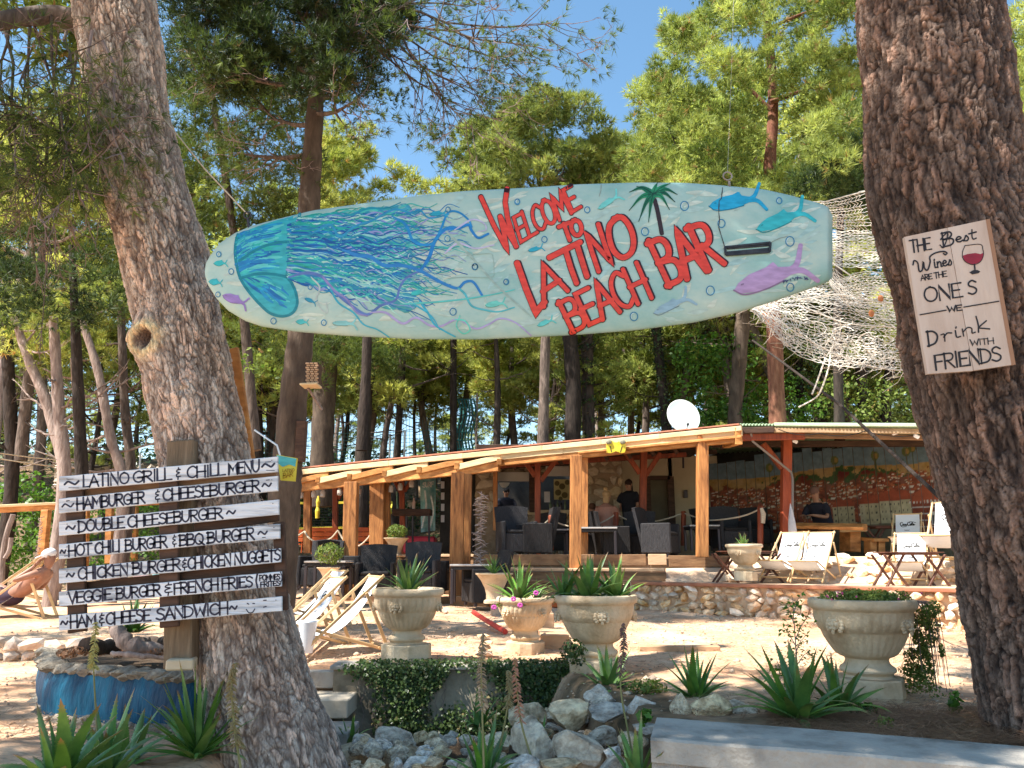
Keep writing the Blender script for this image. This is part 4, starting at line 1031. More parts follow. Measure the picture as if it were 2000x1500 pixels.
for i, (q, c, w) in enumerate(hand):
	lay(mb, [catmull(P1(q), 6)], w, bd, .0056 + i * .00002, c, taper=lambda t: np.clip(1.1 - t * .5, .2, 1) * np.clip(t * 6 + .5, 0, 1))
obj('jellyfish_tentacles', mb, MT['boardpaint'], surf, world=True)
# --- fish and bubbles
def fish(mb, cx, cy, L, ang, col, H=.32, off=.0065, tail=1.):
	H *= .62
	ca, sa = math.cos(ang), math.sin(ang); f_ = lambda x, y: (cx + (x * ca - y * sa) * L, cy + (x * sa + y * ca) * L)
	up_ = [(-.5, 0), (-.42, -.09 * H / .3), (-.25, -.17 * H / .3), (-.02, -.19 * H / .3), (.1, -.24 * H / .3), (.14, -.13 * H / .3), (.3, -.07 * H / .3)]
	lo_ = [(.3, .05 * H / .3), (.05, .13 * H / .3), (-.2, .15 * H / .3), (-.42, .09 * H / .3)]
	fill(mb, [f_(*p) for p in up_ + lo_], bd, off, col)
	lay(mb, [catmull([f_(.22, .0), f_(.38, -.06), f_(.5, -.26 * tail)], 5)], L * .045, bd, off + .0002, col, w1=L * .03)
	lay(mb, [catmull([f_(.22, .0), f_(.42, .04), f_(.56, .22 * tail)], 5)], L * .045, bd, off + .0003, col, w1=L * .03)
	dk = tuple(q * .55 for q in col)
	lay(mb, [catmull([f_(-.5, 0), f_(-.38, .10), f_(-.1, .15 * H / .3), (f_(.15, .09))], 5)], max(.5, L * .010), bd, off + .0005, dk)
	if L > 30: lay(mb, [[f_(-.38, -.04), f_(-.365, -.04)]], max(.6, L * .010), bd, off + .0006, dk)
mb = MB()
for a_ in [(*c2(1410, 170), 103, -.16, (.02, .33, .55), .38), (*c2(1650, 262), 106, -.36, (.04, .42, .47), .36), (*c2(1592, 560), 150, -.33, (.40, .27, .48), .38), (*c2(1085, 700), 78, -.42, (.26, .42, .52), .3),
		   (*c2(760, 170), 50, -.55, (.16, .55, .52), .3), (*c2(385, 412), 30, -.2, (.03, .36, .50), .4), (*c2(435, 790), 34, -.35, (.10, .50, .50), .4), (*c1(152, 560), 26, .02, (.04, .42, .44), .6),
		   (*c1(122, 672), 26, .15, (.03, .38, .44), .7), (*c1(236, 775), 50, .38, (.26, .18, .48), .5), (*c1(685, 780), 24, .45, (.03, .26, .40), .45), (*c1(635, 907), 24, .1, (.05, .42, .46), .6),
		   (*c1(885, 915), 46, .06, (.20, .50, .52), .3), (*c1(1320, 735), 28, -.1, (.04, .40, .40), .5), (*c1(1780, 800), 40, -.1, (.14, .52, .46), .4), (*c1(1440, 265), 34, -.05, (.03, .32, .46), .4)]:
	mb = MB(); fish(mb, *a_); obj('painted_fish', mb, MT['boardpaint'], surf, world=True)
mb = MB()
for (x, y, r) in [(*c2(291, 167), 5), (*c2(650, 210), 6), (*c2(430, 362), 6), (*c2(1150, 190), 9), (*c2(947, 322), 8), (*c2(1340, 280), 8), (*c2(1637, 163), 6), (*c2(1692, 372), 9.5), (*c2(1694, 608), 8), (*c2(1283, 625), 9), (*c2(890, 758), 8.5), (*c2(72, 503), 6), (*c2(232, 580), 5),
				  (*c1(143, 505), 5), (*c1(217, 607), 5.5), (*c1(138, 743), 5), (*c1(467, 900), 6), (*c1(765, 910), 5.5), (*c1(684, 700), 4.5), (*c1(1275, 515), 6), (*c1(1497, 412), 6), (*c1(1500, 240), 5), (*c1(1070, 737), 5), (*c1(1530, 845), 7), (*c1(1910, 195), 5.5), (*c1(1845, 668), 5.5), (*c1(860, 420), 4), (*c1(1660, 578), 6)]:
	mb = MB(); ring = [(x + r * math.cos(t) * .86, y + r * math.sin(t)) for t in np.linspace(0, 6.4, 18)]
	lay(mb, [ring], .95, bd, .0080, (.04, .20, .36)); lay(mb, [[(x + (r - 2) * math.cos(t) * .86, y + (r - 2) * math.sin(t)) for t in np.linspace(2.6, 4.6, 6)]], .5, bd, .0080, (.6, .72, .74)); obj('painted_bubble', mb, MT['boardpaint'], surf, world=True)
# --- palm
mb = MB(); tip = [(868, 118), (866, 212), (915, 268), (965, 272), (1072, 207), (1100, 168), (1112, 130), (1075, 74)]; org = (990, 128)
lay(mb, [catmull(P2([(998, 165), (1010, 210), (1022, 270), (1032, 325)]), 4)], 4.2, bd, .0082, (.035, .02, .022))
for i, t_ in enumerate(tip + [(905, 90), (1010, 72)]):
	mid = ((org[0] + t_[0]) / 2, (org[1] + t_[1]) / 2 - (26 if t_[1] > 100 else 8)); q = catmull(P2([org, mid, t_]), 8)
	lay(mb, [q], 6.0, bd, .0084 + i * .00006, [(.015, .16, .075), (.02, .22, .10), (.012, .12, .06)][i % 3], taper=lambda t: np.clip(1.15 - t * 1.1, .04, 1) * np.clip(t * 4 + .5, 0, 1))
	lay(mb, [q], .7, bd, .0093, (.01, .05, .03))
obj('painted_palm', mb, MT['boardpaint'], surf, world=True)
# --- the words
red, blk = (.66, .055, .035), (.035, .008, .012)
mb = MB()
def word(strokes, w, off, dx=3.5, dy=-1.5):
	lay(mb, [s + np.array([dx, dy]) for s in strokes], w * .93, bd, .0095 + off, blk)
	lay(mb, strokes, w + 1.2, bd, .0100 + off, blk); lay(mb, strokes, w, bd, .0105 + off, red, wj=.08)
def tw(s, p0, p1, h0, h1, w, off, seed=1, dx=3.5, dy=-1.5): word(text_strokes(s, c2(*p0), c2(*p1), (h0[0] * .38, h0[1] * .38), (h1[0] * .38, h1[1] * .38), seed=seed), w, off, dx, dy)
word([np.array(P2([(106, 150), (170, 290), (238, 415), (222, 330), (205, 262)])), np.array(P2([(205, 250), (245, 330), (282, 392)])), np.array(P2([(282, 392), (240, 250), (228, 170), (237, 108)]))], 4.4, 0, 1.5, 0)
tw('ELCOME', (306, 376), (612, 196), (-38, -126), (-48, -106), 3.2, .0001, 2, 1.5, 0)
tw('TO', (538, 368), (628, 330), (-28, -72), (-20, -74), 4.2, .0002, 3, 1.5, 0)
word([np.array(P2([(292, 492), (335, 615), (385, 738), (425, 690)]))], 5.6, .0003)
word(text_strokes('A', c2(425, 700), c2(540, 622), (-62 * .38, -170 * .38), seed=4), 4.6, .00035)
word([np.array(P2([(462, 452), (535, 415), (606, 380)])), np.array(P2([(540, 425), (566, 510), (592, 580)]))], 5.2, .0004)
word([np.array(P2([(600, 400), (622, 470), (646, 545)]))], 5.4, .0004)
word([np.array(P2([(706, 520), (672, 420), (646, 335), (772, 478), (735, 375), (708, 290)]))], 4.6, .00045)
word([catmull(P2([(800, 252), (765, 290), (762, 350), (785, 420), (830, 455), (875, 430), (888, 370), (870, 300), (830, 250), (795, 254)]), 5)], 5.4, .0005)
tw('BEACH', (572, 838), (982, 655), (-72, -152), (-74, -172), 4.5, .0006, 5)
tw('BAR', (1066, 598), (1350, 480), (-100, -215), (-92, -205), 5.8, .0007, 6)
obj('welcome_lettering', mb, MT['boardpaint'], surf, world=True)
# --- signature, cracks, deck hatch, fin box
mb = MB(); rg = random.Random(8)
sx = np.linspace(1655, 1800, 46); sig = [c2(x, 580 - (x - 1655) * .25 + (x > 1740) * (x - 1740) * .35 + rg.uniform(-9, 9)) for x in sx]
lay(mb, [np.array(sig[:14]), np.array(sig[15:32]), np.array(sig[34:42])], .55, bd, .0125, (.04, .04, .14))
lay(mb, [np.array(P2([(1346, 95), (1340, 150), (1328, 165), (1326, 220), (1330, 260), (1326, 300), (1338, 340), (1352, 385), (1366, 440)]))], .8, bd, .0125, (.05, .04, .04), taper=lambda t: .6 + .6 * np.abs(np.sin(t * 17)))
lay(mb, [np.array(P2([(722, 80), (720, 110), (712, 138)])), np.array(P2([(1590, 380), (1640, 355), (1680, 345)]))], .5, bd, .0125, (.25, .25, .22))
lay(mb, [catmull(P1([(1460, 520), (1600, 512), (1740, 500), (1765, 520), (1772, 600), (1755, 640), (1600, 640), (1480, 645), (1465, 620)]), 5)], .55, bd, .0068, (.28, .40, .36))
obj('signature_and_cracks', mb, MT['boardpaint'], surf, world=True)
mb = MB(); q = P2([(1358, 402), (1592, 378), (1588, 426), (1362, 442)]); qc = np.mean(q, axis=0)
for i in range(4):
	a, b = q[i], q[(i + 1) % 4]; p_, r_ = bd(*a, .03), bd(*b, .03); mb.bar(p_, r_, .014, .008, up=(0, -1, 0))
mb.bar(bd(*P2([(1368, 410)])[0], .006), bd(*P2([(1584, 392)])[0], .006), .012, .010, up=(0, -1, 0))
mb.bar(bd(*P2([(1368, 432)])[0], .004), bd(*P2([(1584, 413)])[0], .004), .02, .006, up=(0, -1, 0))
obj('fin_box', mb, M('black_plastic_slot', (.012, .012, .016), (.05, .05, .06), scale=20, rough=.35), surf, world=True)
# --- eye rings and hanging ropes
def ring(mb, c, r, t, ax='Y', n=20):
	pts = []
	for k in range(n + 1):
		a = 2 * math.pi * k / n; pts.append(Vector(c) + (Vector((r * math.cos(a), 0, r * math.sin(a))) if ax == 'Y' else Vector((0, r * math.cos(a), r * math.sin(a)))))
	mb.tube(pts, t, 6, cap=False)
mb = MB(); c = at(1421, 344, YS); ring(mb, c, .028, .0055); mb.tube([at(1424, 354, YS), at(1425, 366, YS)], .008, 6); obj('eye_ring', mb, M('rusty_steel', (.22, .16, .12), (.4, .34, .3), scale=30, rough=.5, metal=.5), surf, smooth=True, world=True)
mb = MB(); c = at(483, 420, YS); ring(mb, c, .022, .005); mb.tube([at(484, 427, YS), at(486, 446, YS)], .008, 6); obj('eye_ring', mb, MT['metal_d'], surf, smooth=True, world=True)
hr = MB(); hr.tube([at(321, 233, 4.9), at(340, 255, 4.85), at(400, 330, 4.7), at(483, 418, YS)], .0045, 6)
o = obj('hanging_rope', hr, MT['rope'], smooth=True); tag(o, 'thin pale rope running from the left pine trunk down to the nose of the surfboard', 'rope')
hr = MB(); hr.tube([at(1421, 336, YS), at(1430, 100, 4.9), at(1440, -260, 5.2)], .0009, 4)
o = obj('hanging_rope', hr, M('clear_line', (.45, .45, .45), rough=.4), smooth=True); tag(o, 'fine line going up from the ring on the tail of the surfboard', 'line')
# ================================================================== THE TWO NEAR PINE TRUNKS
def bark_mat(name, plate1, plate2, crack, scale=20):
	m = M(name, plate1, plate2, scale=scale, rough=.95, bump=1., bscale=95, detail=11, stretch=(1, 1, .5))
	t = m.node_tree; b = t.nodes[m['bsdf']]; src = b.inputs['Base Color'].links[0].from_socket
	at_ = nd(t, 'ShaderNodeAttribute'); at_.attribute_name = 'tint'; pa = nd(t, 'ShaderNodeAttribute'); pa.attribute_name = 'paint'
	mx = nd(t, 'ShaderNodeMix', data_type='RGBA'); mx.inputs['A'].default_value = (*crack, 1)
	ml = nd(t, 'ShaderNodeMix', data_type='RGBA'); ml.blend_type = 'MULTIPLY'; ml.inputs['Factor'].default_value = 1
	t.links.new(src, ml.inputs['A']); t.links.new(pa.outputs['Color'], ml.inputs['B'])
	t.links.new(ml.outputs['Result'], mx.inputs['B']); t.links.new(at_.outputs['Fac'], mx.inputs['Factor']); t.links.new(mx.outputs['Result'], b.inputs['Base Color'])
	return m
def bark_trunk(name, parent, ctr, nseg, nang, mat, cw=.055, ch=.16, depth=.02, seed=0, bumps=(), flare=None, tints=None):
	"""ctr: list of (world centre, radius) from the foot up"""
	C = catmull([list(c) + [r] for c, r in ctr], 16); s_ = np.concatenate([[0], np.cumsum(np.linalg.norm(np.diff(C[:, :3], axis=0), axis=1))])
	S = np.linspace(0, s_[-1], nseg); C = np.stack([np.interp(S, s_, C[:, k]) for k in range(4)], 1)
	T = np.gradient(C[:, :3], axis=0); T /= np.linalg.norm(T, axis=1)[:, None]
	a0 = np.array([1., 0, 0]); A = a0 - T * (T @ a0)[:, None]; A /= np.linalg.norm(A, axis=1)[:, None]; B = np.cross(T, A)
	th = np.linspace(0, 2 * np.pi, nang, endpoint=False)
	TT, SS = np.meshgrid(th, S); RR = C[:, 3][:, None] * np.ones_like(TT)
	rm = C[:, 3].mean(); per = int(round(2 * np.pi * rm / cw)); x = TT / (2 * np.pi) * per; y = SS / ch
	P3 = np.stack([np.cos(TT) * 3, np.sin(TT) * 3, SS * 4], -1).reshape(-1, 3)
	wx = (fbm(P3 * 1.3, 3, seed) - .5).reshape(TT.shape); wy = (fbm(P3 * 1.7, 3, seed + 9) - .5).reshape(TT.shape)
	x = x + wx * 2.6; y = y + wy * 2.4
	F1, F2, idv = worley2(x.ravel(), y.ravel(), per, seed); F1, F2, idv = [q.reshape(TT.shape) for q in (F1, F2, idv)]
	hf = (fbm(np.stack([np.cos(TT) * rm * 22, np.sin(TT) * rm * 22, SS * 9], -1).reshape(-1, 3), 4, seed + 21) - .5).reshape(TT.shape)
	e = sstep(.0, .26, (F2 - F1) + hf * .28)
	f1, f2, id2 = worley2((x * 2.1 + hf * 2).ravel(), (y * 2.6 + hf * 2).ravel(), None, seed + 3); id2 = id2.reshape(TT.shape); e2 = sstep(0, .22, (f2 - f1).reshape(TT.shape))
	fine = (fbm(np.stack([np.cos(TT) * rm * 70, np.sin(TT) * rm * 70, SS * 34], -1).reshape(-1, 3), 4, seed + 5) - .5).reshape(TT.shape)
	fur = fbm(np.stack([np.cos(TT) * rm * 13, np.sin(TT) * rm * 13, SS * 2.6], -1).reshape(-1, 3), 4, seed + 13).reshape(TT.shape); fur = 1 - np.abs(fur - .5) * 5; fur = np.clip(fur, 0, 1) ** 2
	big = (fbm(P3 * .45, 3, seed + 7) - .5).reshape(TT.shape)
	D = depth * (e * (.35 + .5 * idv) + e * e2 * (.18 + .35 * id2) - .6 - .75 * fur) + depth * .9 * hf + depth * .6 * fine + big * rm * .22
	hol = rim = 0 * TT
	for (ba, bs, br, bh, bw) in bumps:
		da = np.arctan2(np.sin(TT - ba), np.cos(TT - ba)) * RR; ds = SS - bs; q = np.sqrt(da ** 2 + ds ** 2) / br
		D = D + bh * np.exp(-q ** 2 * 1.2) - bw * np.exp(-(q * 2.7) ** 2)
		if bw > .08: hol = np.exp(-(q * 2.9) ** 2); rim = np.exp(-((q - .62) * 3.2) ** 2)
	if flare: D = D + flare[0] * np.exp(-SS / flare[1]) * (.6 + .6 * np.sin(TT * 4 + 1))
	RR = RR + D
	V = C[:, None, :3] + A[:, None] * (np.cos(TT) * RR)[..., None] + B[:, None] * (np.sin(TT) * RR)[..., None]
	V = V.reshape(-1, 3) - np.array(parent.location)
	ii = np.arange(nseg * nang).reshape(nseg, nang); jj = np.roll(ii, -1, axis=1)
	Fc = np.stack([ii[:-1].ravel(), jj[:-1].ravel(), jj[1:].ravel(), ii[1:].ravel()], 1)
	tint = np.clip((.10 + .90 * e) * (.40 + .60 * e2) * (1 - .8 * fur) * (.7 + .5 * idv) + .12 + fine * .8 + hf * .5 + rim * .5 - hol * 3, 0, 1).ravel()  # hol paints shade into the burl hollow
	pc = np.ones((len(V), 3)) * (.62 + .35 * idv.ravel() + .5 * id2.ravel() + .4 * big.ravel() + .35 * rim.ravel())[:, None]; pc[:, 2] *= 1 - .3 * rim.ravel()
	pc[:, 0] *= 1 + .12 * (idv.ravel() > .7); pc[:, 2] *= 1 - .06 * (idv.ravel() > .7)
	if tints is not None: pc *= tints(SS.ravel(), TT.ravel())[:, None]
	return npobj(name, V, Fc, mat, parent, smooth=True, tint=tint, extra=pc)
def limb_mesh(parent, name, pts, rads, mat, n=10, wob=.0):
	q = catmull([list(p) + [r] for p, r in zip(pts, rads)], 6); mb = MB()
	mb.tube([Vector(a[:3]) for a in q], [a[3] for a in q], n); return obj(name, mb, mat, parent, smooth=True, world=True)
def px_trunk(rows, Y, ext=None):
	out = []
	for (c, w, y) in rows:
		p = at(c, y, Y); zc = Y * CT + (p.z - EYE) * ST; out.append((p, w / 2 * zc / 1500 * .985))
	return out
lt = thing('leaning_pine_tree', 'big leaning pine with a hollow burl and pale flaky bark behind the menu sign', 'tree', (-1.5, 5.1, -.05))
rows = [(560, 285, 1560), (545, 240, 1490), (515, 222, 1400), (491, 207, 1300), (474, 184, 1200), (432, 178, 1050), (412, 172, 950), (393, 170, 850), (368, 166, 740), (352, 158, 650), (321, 163, 500), (283, 151, 350), (245, 145, 150), (224, 150, 0), (206, 142, -150), (190, 130, -330), (170, 115, -600)]
bk_l = bark_mat('flaky_pale_bark', (.42, .32, .26), (.74, .62, .52), (.13, .085, .065))
LTR = px_trunk(rows, 5.1)
LTR[0] = (LTR[0][0] + Vector((.03, 0, -.2)), LTR[0][1])
burl_s = (LTR[9][0] - LTR[0][0]).length + .12
bark_trunk('trunk', lt, LTR, 1050, 380, bk_l, .030, .085, .012, 11, bumps=[(R(-117), burl_s - .20, .15, .10, .17), (R(-80), burl_s - .62, .07, .03, .04), (R(-60), burl_s + 1.05, .08, .035, .04), (R(-120), burl_s + 1.3, .12, .05, .02), (R(-150), burl_s - .15, .13, .05, 0)], flare=(.04, .3))
limb_mesh(lt, 'limb', [at(150, 40, 5.0), at(100, 30, 4.95), at(40, 35, 4.8), at(-60, 52, 4.6), at(-300, 90, 4.3)], [.085, .075, .065, .06, .05], bk_l if False else MT['bark_plain'])
rt = thing('dark_pine_tree', 'massive dark barked pine trunk on the right carrying the wine sign', 'tree', (3.3, 4.75, .55))
rows = [(2138, 350, 1500), (2108, 335, 1420), (2062, 312, 1200), (2008, 300, 1000), (1952, 292, 800), (1910, 290, 600), (1852, 282, 400), (1830, 262, 200), (1812, 258, 0), (1796, 250, -200), (1785, 240, -420)]
bk_r = bark_mat('deep_brown_bark', (.115, .07, .052), (.34, .235, .18), (.022, .014, .012))
RTR = px_trunk(rows, 4.75); RTR[0] = (RTR[0][0] + Vector((.06, 0, -.25)), RTR[0][1])
bark_trunk('trunk', rt, RTR, 900, 340, bk_r, .042, .17, .019, 23, bumps=[(R(-110), 1.15, .12, .03, 0)], flare=(.03, .3))
# ================================================================== MENU SIGN
YM = 4.62
ms = thing('menu_sign', 'menu board of seven white planks with hand painted burger names beside the left pine', 'menu sign', at(333, 1040, YM))
pl_px = [((117, 931, 959.5), (543, 892, 922)), ((117, 974.5, 1003), (543, 930, 959)), ((117, 1019, 1047), (545, 976, 1005)), ((117, 1063.5, 1092), (547, 1023, 1052)), ((117, 1111, 1139.5), (548.5, 1071, 1098)), ((117, 1156, 1184.5), (550, 1116, 1145)), ((117, 1202.5, 1232), (551, 1165, 1193))]
texts = [[("~", 215, 300), ("LATINO", 330, 620), ("GRILL", 645, 890), ("&", 915, 945), ("CHILL", 985, 1225), ("MENU", 1245, 1445), ("~", 1460, 1535)],
		 [("~", 200, 270), ("HAMBURGER", 290, 720), ("&", 785, 815), ("CHEESEBURGER", 835, 1445), ("~", 1460, 1515)],
		 [("~", 225, 280), ("DOUBLE", 300, 590), ("CHEESEBURGER", 612, 1210), ("~", 1238, 1290)],
		 [("~", 188, 222), ("HOT", 238, 385), ("CHILI", 405, 570), ("BURGER", 597, 860), ("&", 893, 918), ("BBQ", 938, 1090), ("BURGER", 1115, 1410), ("~", 1435, 1490)],
		 [("~", 228, 275), ("CHICKEN", 298, 615), ("BURGER", 643, 945), ("&", 955, 985), ("CHICKEN", 990, 1265), ("NUGGETS", 1285, 1575)],
		 [("VEGGIE", 238, 510), ("BURGER", 540, 820), ("&", 840, 890), ("FRENCH", 903, 1185), ("FRIES", 1205, 1400), ("(", 1418, 1432)],
		 [("~", 192, 235), ("HAM", 248, 412), ("&", 432, 465), ("CHEESE", 475, 755), ("SANDWICH", 793, 1245), ("~", 1255, 1300)]]
for i, ((x0, t0, b0), (x1, t1, b1)) in enumerate(pl_px):
	q = [at(x0, t0, YM), at(x1, t1, YM), at(x1, b1, YM), at(x0, b0, YM)]
	# a real plank with worn, slightly wavy edges
	mb = MB(); n = 22; V_ = []; dj = (-.004, .004)
	for k in range(n + 1):
		t = k / n; tp = q[0].lerp(q[1], t) + Vector((0, 0, random.uniform(-.0012, .0012))); bt = q[3].lerp(q[2], t) + Vector((0, 0, random.uniform(-.0012, .0012)))
		c = .003
		V_ += [tp + Vector((0, -.010, -c)), tp + Vector((0, -.007, 0)), tp + Vector((0, .010, 0)), bt + Vector((0, .010, 0)), bt + Vector((0, -.007, 0)), bt + Vector((0, -.010, c))]
	fs = []
	for k in range(n):
		for j in range(6): a = k * 6; fs.append([a + j, a + (j + 1) % 6, a + 6 + (j + 1) % 6, a + 6 + j])
	fs += [[5, 4, 3, 2, 1, 0], [n * 6 + j for j in range(6)]]
	mb.add(V_, fs); pk = obj('plank', mb, MT['white_plank'], ms, world=True)
	def fm(px, py, off=0): return at(px, py, YM - .0104 - off)
	mb = MB()
	for j, (s, a, b) in enumerate(texts[i]):
		xa, xb = 60 + a * .31, 60 + b * .31; fx = lambda x: (x - x0) / (x1 - x0)
		ya = b0 + (b1 - b0) * fx(xa) - 4.2; yb = b0 + (b1 - b0) * fx(xb) - 4.2; h = (b0 - t0) * .74
		st = text_strokes(s, (xa, ya), (xb - 1, yb), (-.3, -h), jit=.035, seed=i * 10 + j)
		lay(mb, st, 1.85 if s != '&' else 1.35, fm, .0004 + j * .00002, None, wj=.12)
		if s == '~' and i in (0,): lay(mb, [np.array([(xa + 6, ya - h * .85), (xa + 16, ya - h * .9)]), np.array([(xa + 8, ya - 2), (xb, ya - 1.5)])], .6, fm, .0004)
		if s == '~' and i in (1, 3): lay(mb, [np.array([(xa + 8, ya - h * (.95 if i == 1 else .08)), (xa + 13, ya - h * (.98 if i == 1 else .1))])], .8, fm, .0004)
	if i == 5:
		lay(mb, text_strokes('POMMES', (60 + 1442 * .31, 840 + 948 * .31), (60 + 1570 * .31, 840 + 940 * .31), (0, -10), seed=2), 1.2, fm, .0006)
		lay(mb, text_strokes('FRITES', (60 + 1448 * .31, 840 + 988 * .31), (60 + 1570 * .31, 840 + 978 * .31), (0, -9), seed=3), 1.2, fm, .0006)
		lay(mb, [catmull([(548, 1118), (551, 1128), (547, 1142)], 5)], 1, fm, .0006)
	if i == 6:
		cx, cy = 60 + 1385 * .31, 840 + 1112 * .31
		lay(mb, [catmull([(cx - 8, cy + 6), (cx - 3, cy + 12), (cx + 4, cy + 11), (cx + 8, cy + 5)], 5), np.array([(cx - 6, cy - 6), (cx - 4, cy - 5)]), np.array([(cx + 5, cy - 6), (cx + 7, cy - 6)]), np.array([(cx + 26, cy - 12), (cx + 30, cy - 12.5)]), np.array([(cx + 26, cy + 1), (cx + 30, cy)])], 1.1, fm, .0006)
	obj('lettering', mb, MT['ink'], pk, world=True)
	for xx in (x0 + 14, (x0 + x1) / 2 + 20, x1 - 12):
		mb = MB(); c = fm(xx, t0 + (t1 - t0) * (xx - x0) / (x1 - x0) + 6, 0); mb.tube([c, c + Vector((0, -.002, 0))], .003, 6)
		obj('nail_head', mb, MT['metal_d'], pk, world=True)
def sboard(x0, y0, x1, y1, w, Y, mat, par=ms, name='back_board', dep=.03):
	m_ = MB(); a, b = at(x0, y0, Y), at(x1, y1, Y); m_.bar(a, b, dep, w * Y / 1500, up=(0, 1, 0) if abs(x1 - x0) < abs(y1 - y0) else (0, 0, 1)); return obj(name, m_, MT[mat] if isinstance(mat, str) else mat, par, world=True)
def vboard(x0, y0, x1, y1, w, Y, mat, par, name='upright_board', dep=.03):
	m_ = MB(); a, b = at(x0, y0, Y), at(x1, y1, Y); m_.bar(a, b, w * Y / 1500, dep, up=(0, 1, 0)); return obj(name, m_, MT[mat] if isinstance(mat, str) else mat, par, world=True)
vboard(147, 955, 152, 1235, 34, YM + .035, 'wood_dark', ms)
vboard(330, 940, 332, 1225, 36, YM + .035, 'wood_dark', ms)
vboard(545, 1020, 552, 1192, 22, YM + .045, 'wood_dark', ms)
for (a, b, c, d) in ((140, 968, 540, 928), (380, 1030, 545, 1008), (140, 1150, 545, 1108)):
	sboard(a, b, c, d, 20, YM + .075, 'wood_brown' if b < 1000 else 'wood_dark', ms, dep=.02)
vboard(354, 1303, 359, 862, 52, YM + .19, M('old_post_wood', (.11, .075, .045), (.27, .19, .12), (.19, .13, .08), scale=5, stretch=(6, 6, .5), rough=.85, bump=.5), ms, 'post', .12)
mb = MB(); c = at(355, 1296, YM + .12); mb.box(c, (.15, .14, .06), Matrix.Rotation(.2, 3, 'Z')); obj('footing_stone', mb, MT['pale_stone'], ms, world=True)
# small painted surf sign sticking out behind the menu on the right
ss = thing('small_painted_sign', 'small yellow and turquoise painted board poking out behind the top of the menu', 'sign', at(560, 915, 4.9))
mb = MB(); q = [at(540, 888, 4.86), at(580, 895, 4.86), at(576, 940, 4.86), at(548, 938, 4.86)];
mb.add(q + [p + Vector((0, .02, 0)) for p in q], [[3, 2, 1, 0], [4, 5, 6, 7], [0, 1, 5, 4], [1, 2, 6, 5], [2, 3, 7, 6], [3, 0, 4, 7]]); obj('board', mb, MT['yellow'], ss, world=True)
mb = MB(); fq = lambda x, y, o=0: at(x, y, 4.857 - o); fill(mb, [(541, 889), (579, 896), (578, 912), (565, 907), (552, 912), (543, 905)], fq, .001, (.10, .45, .42)); lay(mb, text_strokes('BAR', (553, 934), (572, 930), (0, -9)), .7, fq, .002, (.5, .25, .02))
lay(mb, text_strokes('LATINO', (552, 922), (575, 920), (0, -5)), .5, fq, .002, (.5, .25, .02)); obj('painting', mb, MT['boardpaint'], ss, world=True)
mb = MB(); mb.tube([at(548, 893, 4.87), at(541, 870, 4.87), at(497, 840, 4.9)], .006, 5); obj('stay', mb, MT['metal_w'], ss, world=True)
# ================================================================== WINE SIGN on the right trunk
ws = thing('wine_sign', 'pale wooden wine sign with dark lettering and a red wine glass on the right trunk', 'sign', at(1875, 590, 4.3))
def wq(px, py, off=0):
	return at(px, py, 4.215 + (px - 1870) * .00022 - off)
W0 = lambda x, y: (1650 + x * .3, 350 + y * .3)
Ccrop = lambda L_: [W0(*p) for p in L_]
MT['wine_board'] = M('pale_signboard', (.48, .34, .26), (.66, .53, .44), (.60, .46, .37), scale=1.6, stretch=(3, 3, .6), rough=.6, bump=.15, bscale=30, rnd=.05)
def slab_px(quad, fn, dep, mat, par, name):
	mb = MB(); a = [fn(*p) for p in quad]; mb.add(a + [p + Vector((0, dep, 0)) for p in a], [[3, 2, 1, 0], [4, 5, 6, 7], [0, 1, 5, 4], [1, 2, 6, 5], [2, 3, 7, 6], [3, 0, 4, 7]]); return obj(name, mb, MT[mat] if isinstance(mat, str) else mat, par, world=True)
slab_px(Ccrop([(388, 376), (665, 317), (836, 1247), (540, 1268)]), wq, .025, 'wine_board', ws, 'board')
slab_px(Ccrop([(669, 316), (943, 258), (1112, 1205), (840, 1245)]), wq, .025, 'wine_board', ws, 'board')
slab_px(Ccrop([(920, 262), (944, 257), (1113, 1206), (1088, 1210)]), lambda x, y: wq(x, y, .003), .004, M('sign_edge_strip', (.35, .18, .10), rough=.6), ws, 'edge_strip')
mb = MB(); b_ = (.022, .014, .014)
def wt(s, p0, p1, h, w, seed=1, tilt=-.12): lay(mb, text_strokes(s, W0(*p0), W0(*p1), (h * tilt * .3 * -1 * -1, -h * .3), seed=seed), w, wq, .002 + seed * .00003, b_, wj=.1)
wt('THE', (432, 476), (562, 455), 74, 1.6, 1); wt('B', (640, 442), (712, 425), 92, 1.8, 2); wt('est', (722, 412), (858, 388), 62, 1.5, 3)
lay(mb, [catmull(Ccrop([(622, 430), (640, 445), (662, 400), (668, 350), (640, 372), (625, 392)]), 6)], 1.2, wq, .003, b_)
lay(mb, [catmull(Ccrop([(445, 555), (452, 530), (475, 545), (485, 598), (505, 590), (512, 540), (520, 580), (540, 590), (556, 540), (555, 505), (590, 480), (640, 470), (665, 480), (655, 492), (645, 485)]), 6)], 1.5, wq, .003, b_)
wt('ines', (580, 578), (700, 556), 66, 1.4, 4); wt('ARE', (497, 660), (568, 648), 34, 1.0, 5); wt('THE', (585, 645), (664, 632), 34, 1.0, 6)
wt('ONE', (522, 800), (765, 765), 92, 1.6, 7); wt('S', (808, 752), (862, 742), 88, 1.8, 8)
lay(mb, [np.array(Ccrop([(493, 882), (658, 853)])), np.array(Ccrop([(778, 832), (1000, 795)]))], 1.2, wq, .003, b_)
wt('WE', (670, 862), (762, 852), 34, 1.2, 9); wt('D', (545, 1086), (610, 1070), 92, 1.8, 10); wt('rink', (632, 1058), (940, 975), 88, 1.4, 11)
wt('WITH', (820, 1082), (972, 1070), 36, 1.0, 12); wt('FRIENDS', (592, 1240), (1022, 1180), 92, 1.8, 13)
obj('lettering', mb, MT['boardpaint'], ws, world=True)
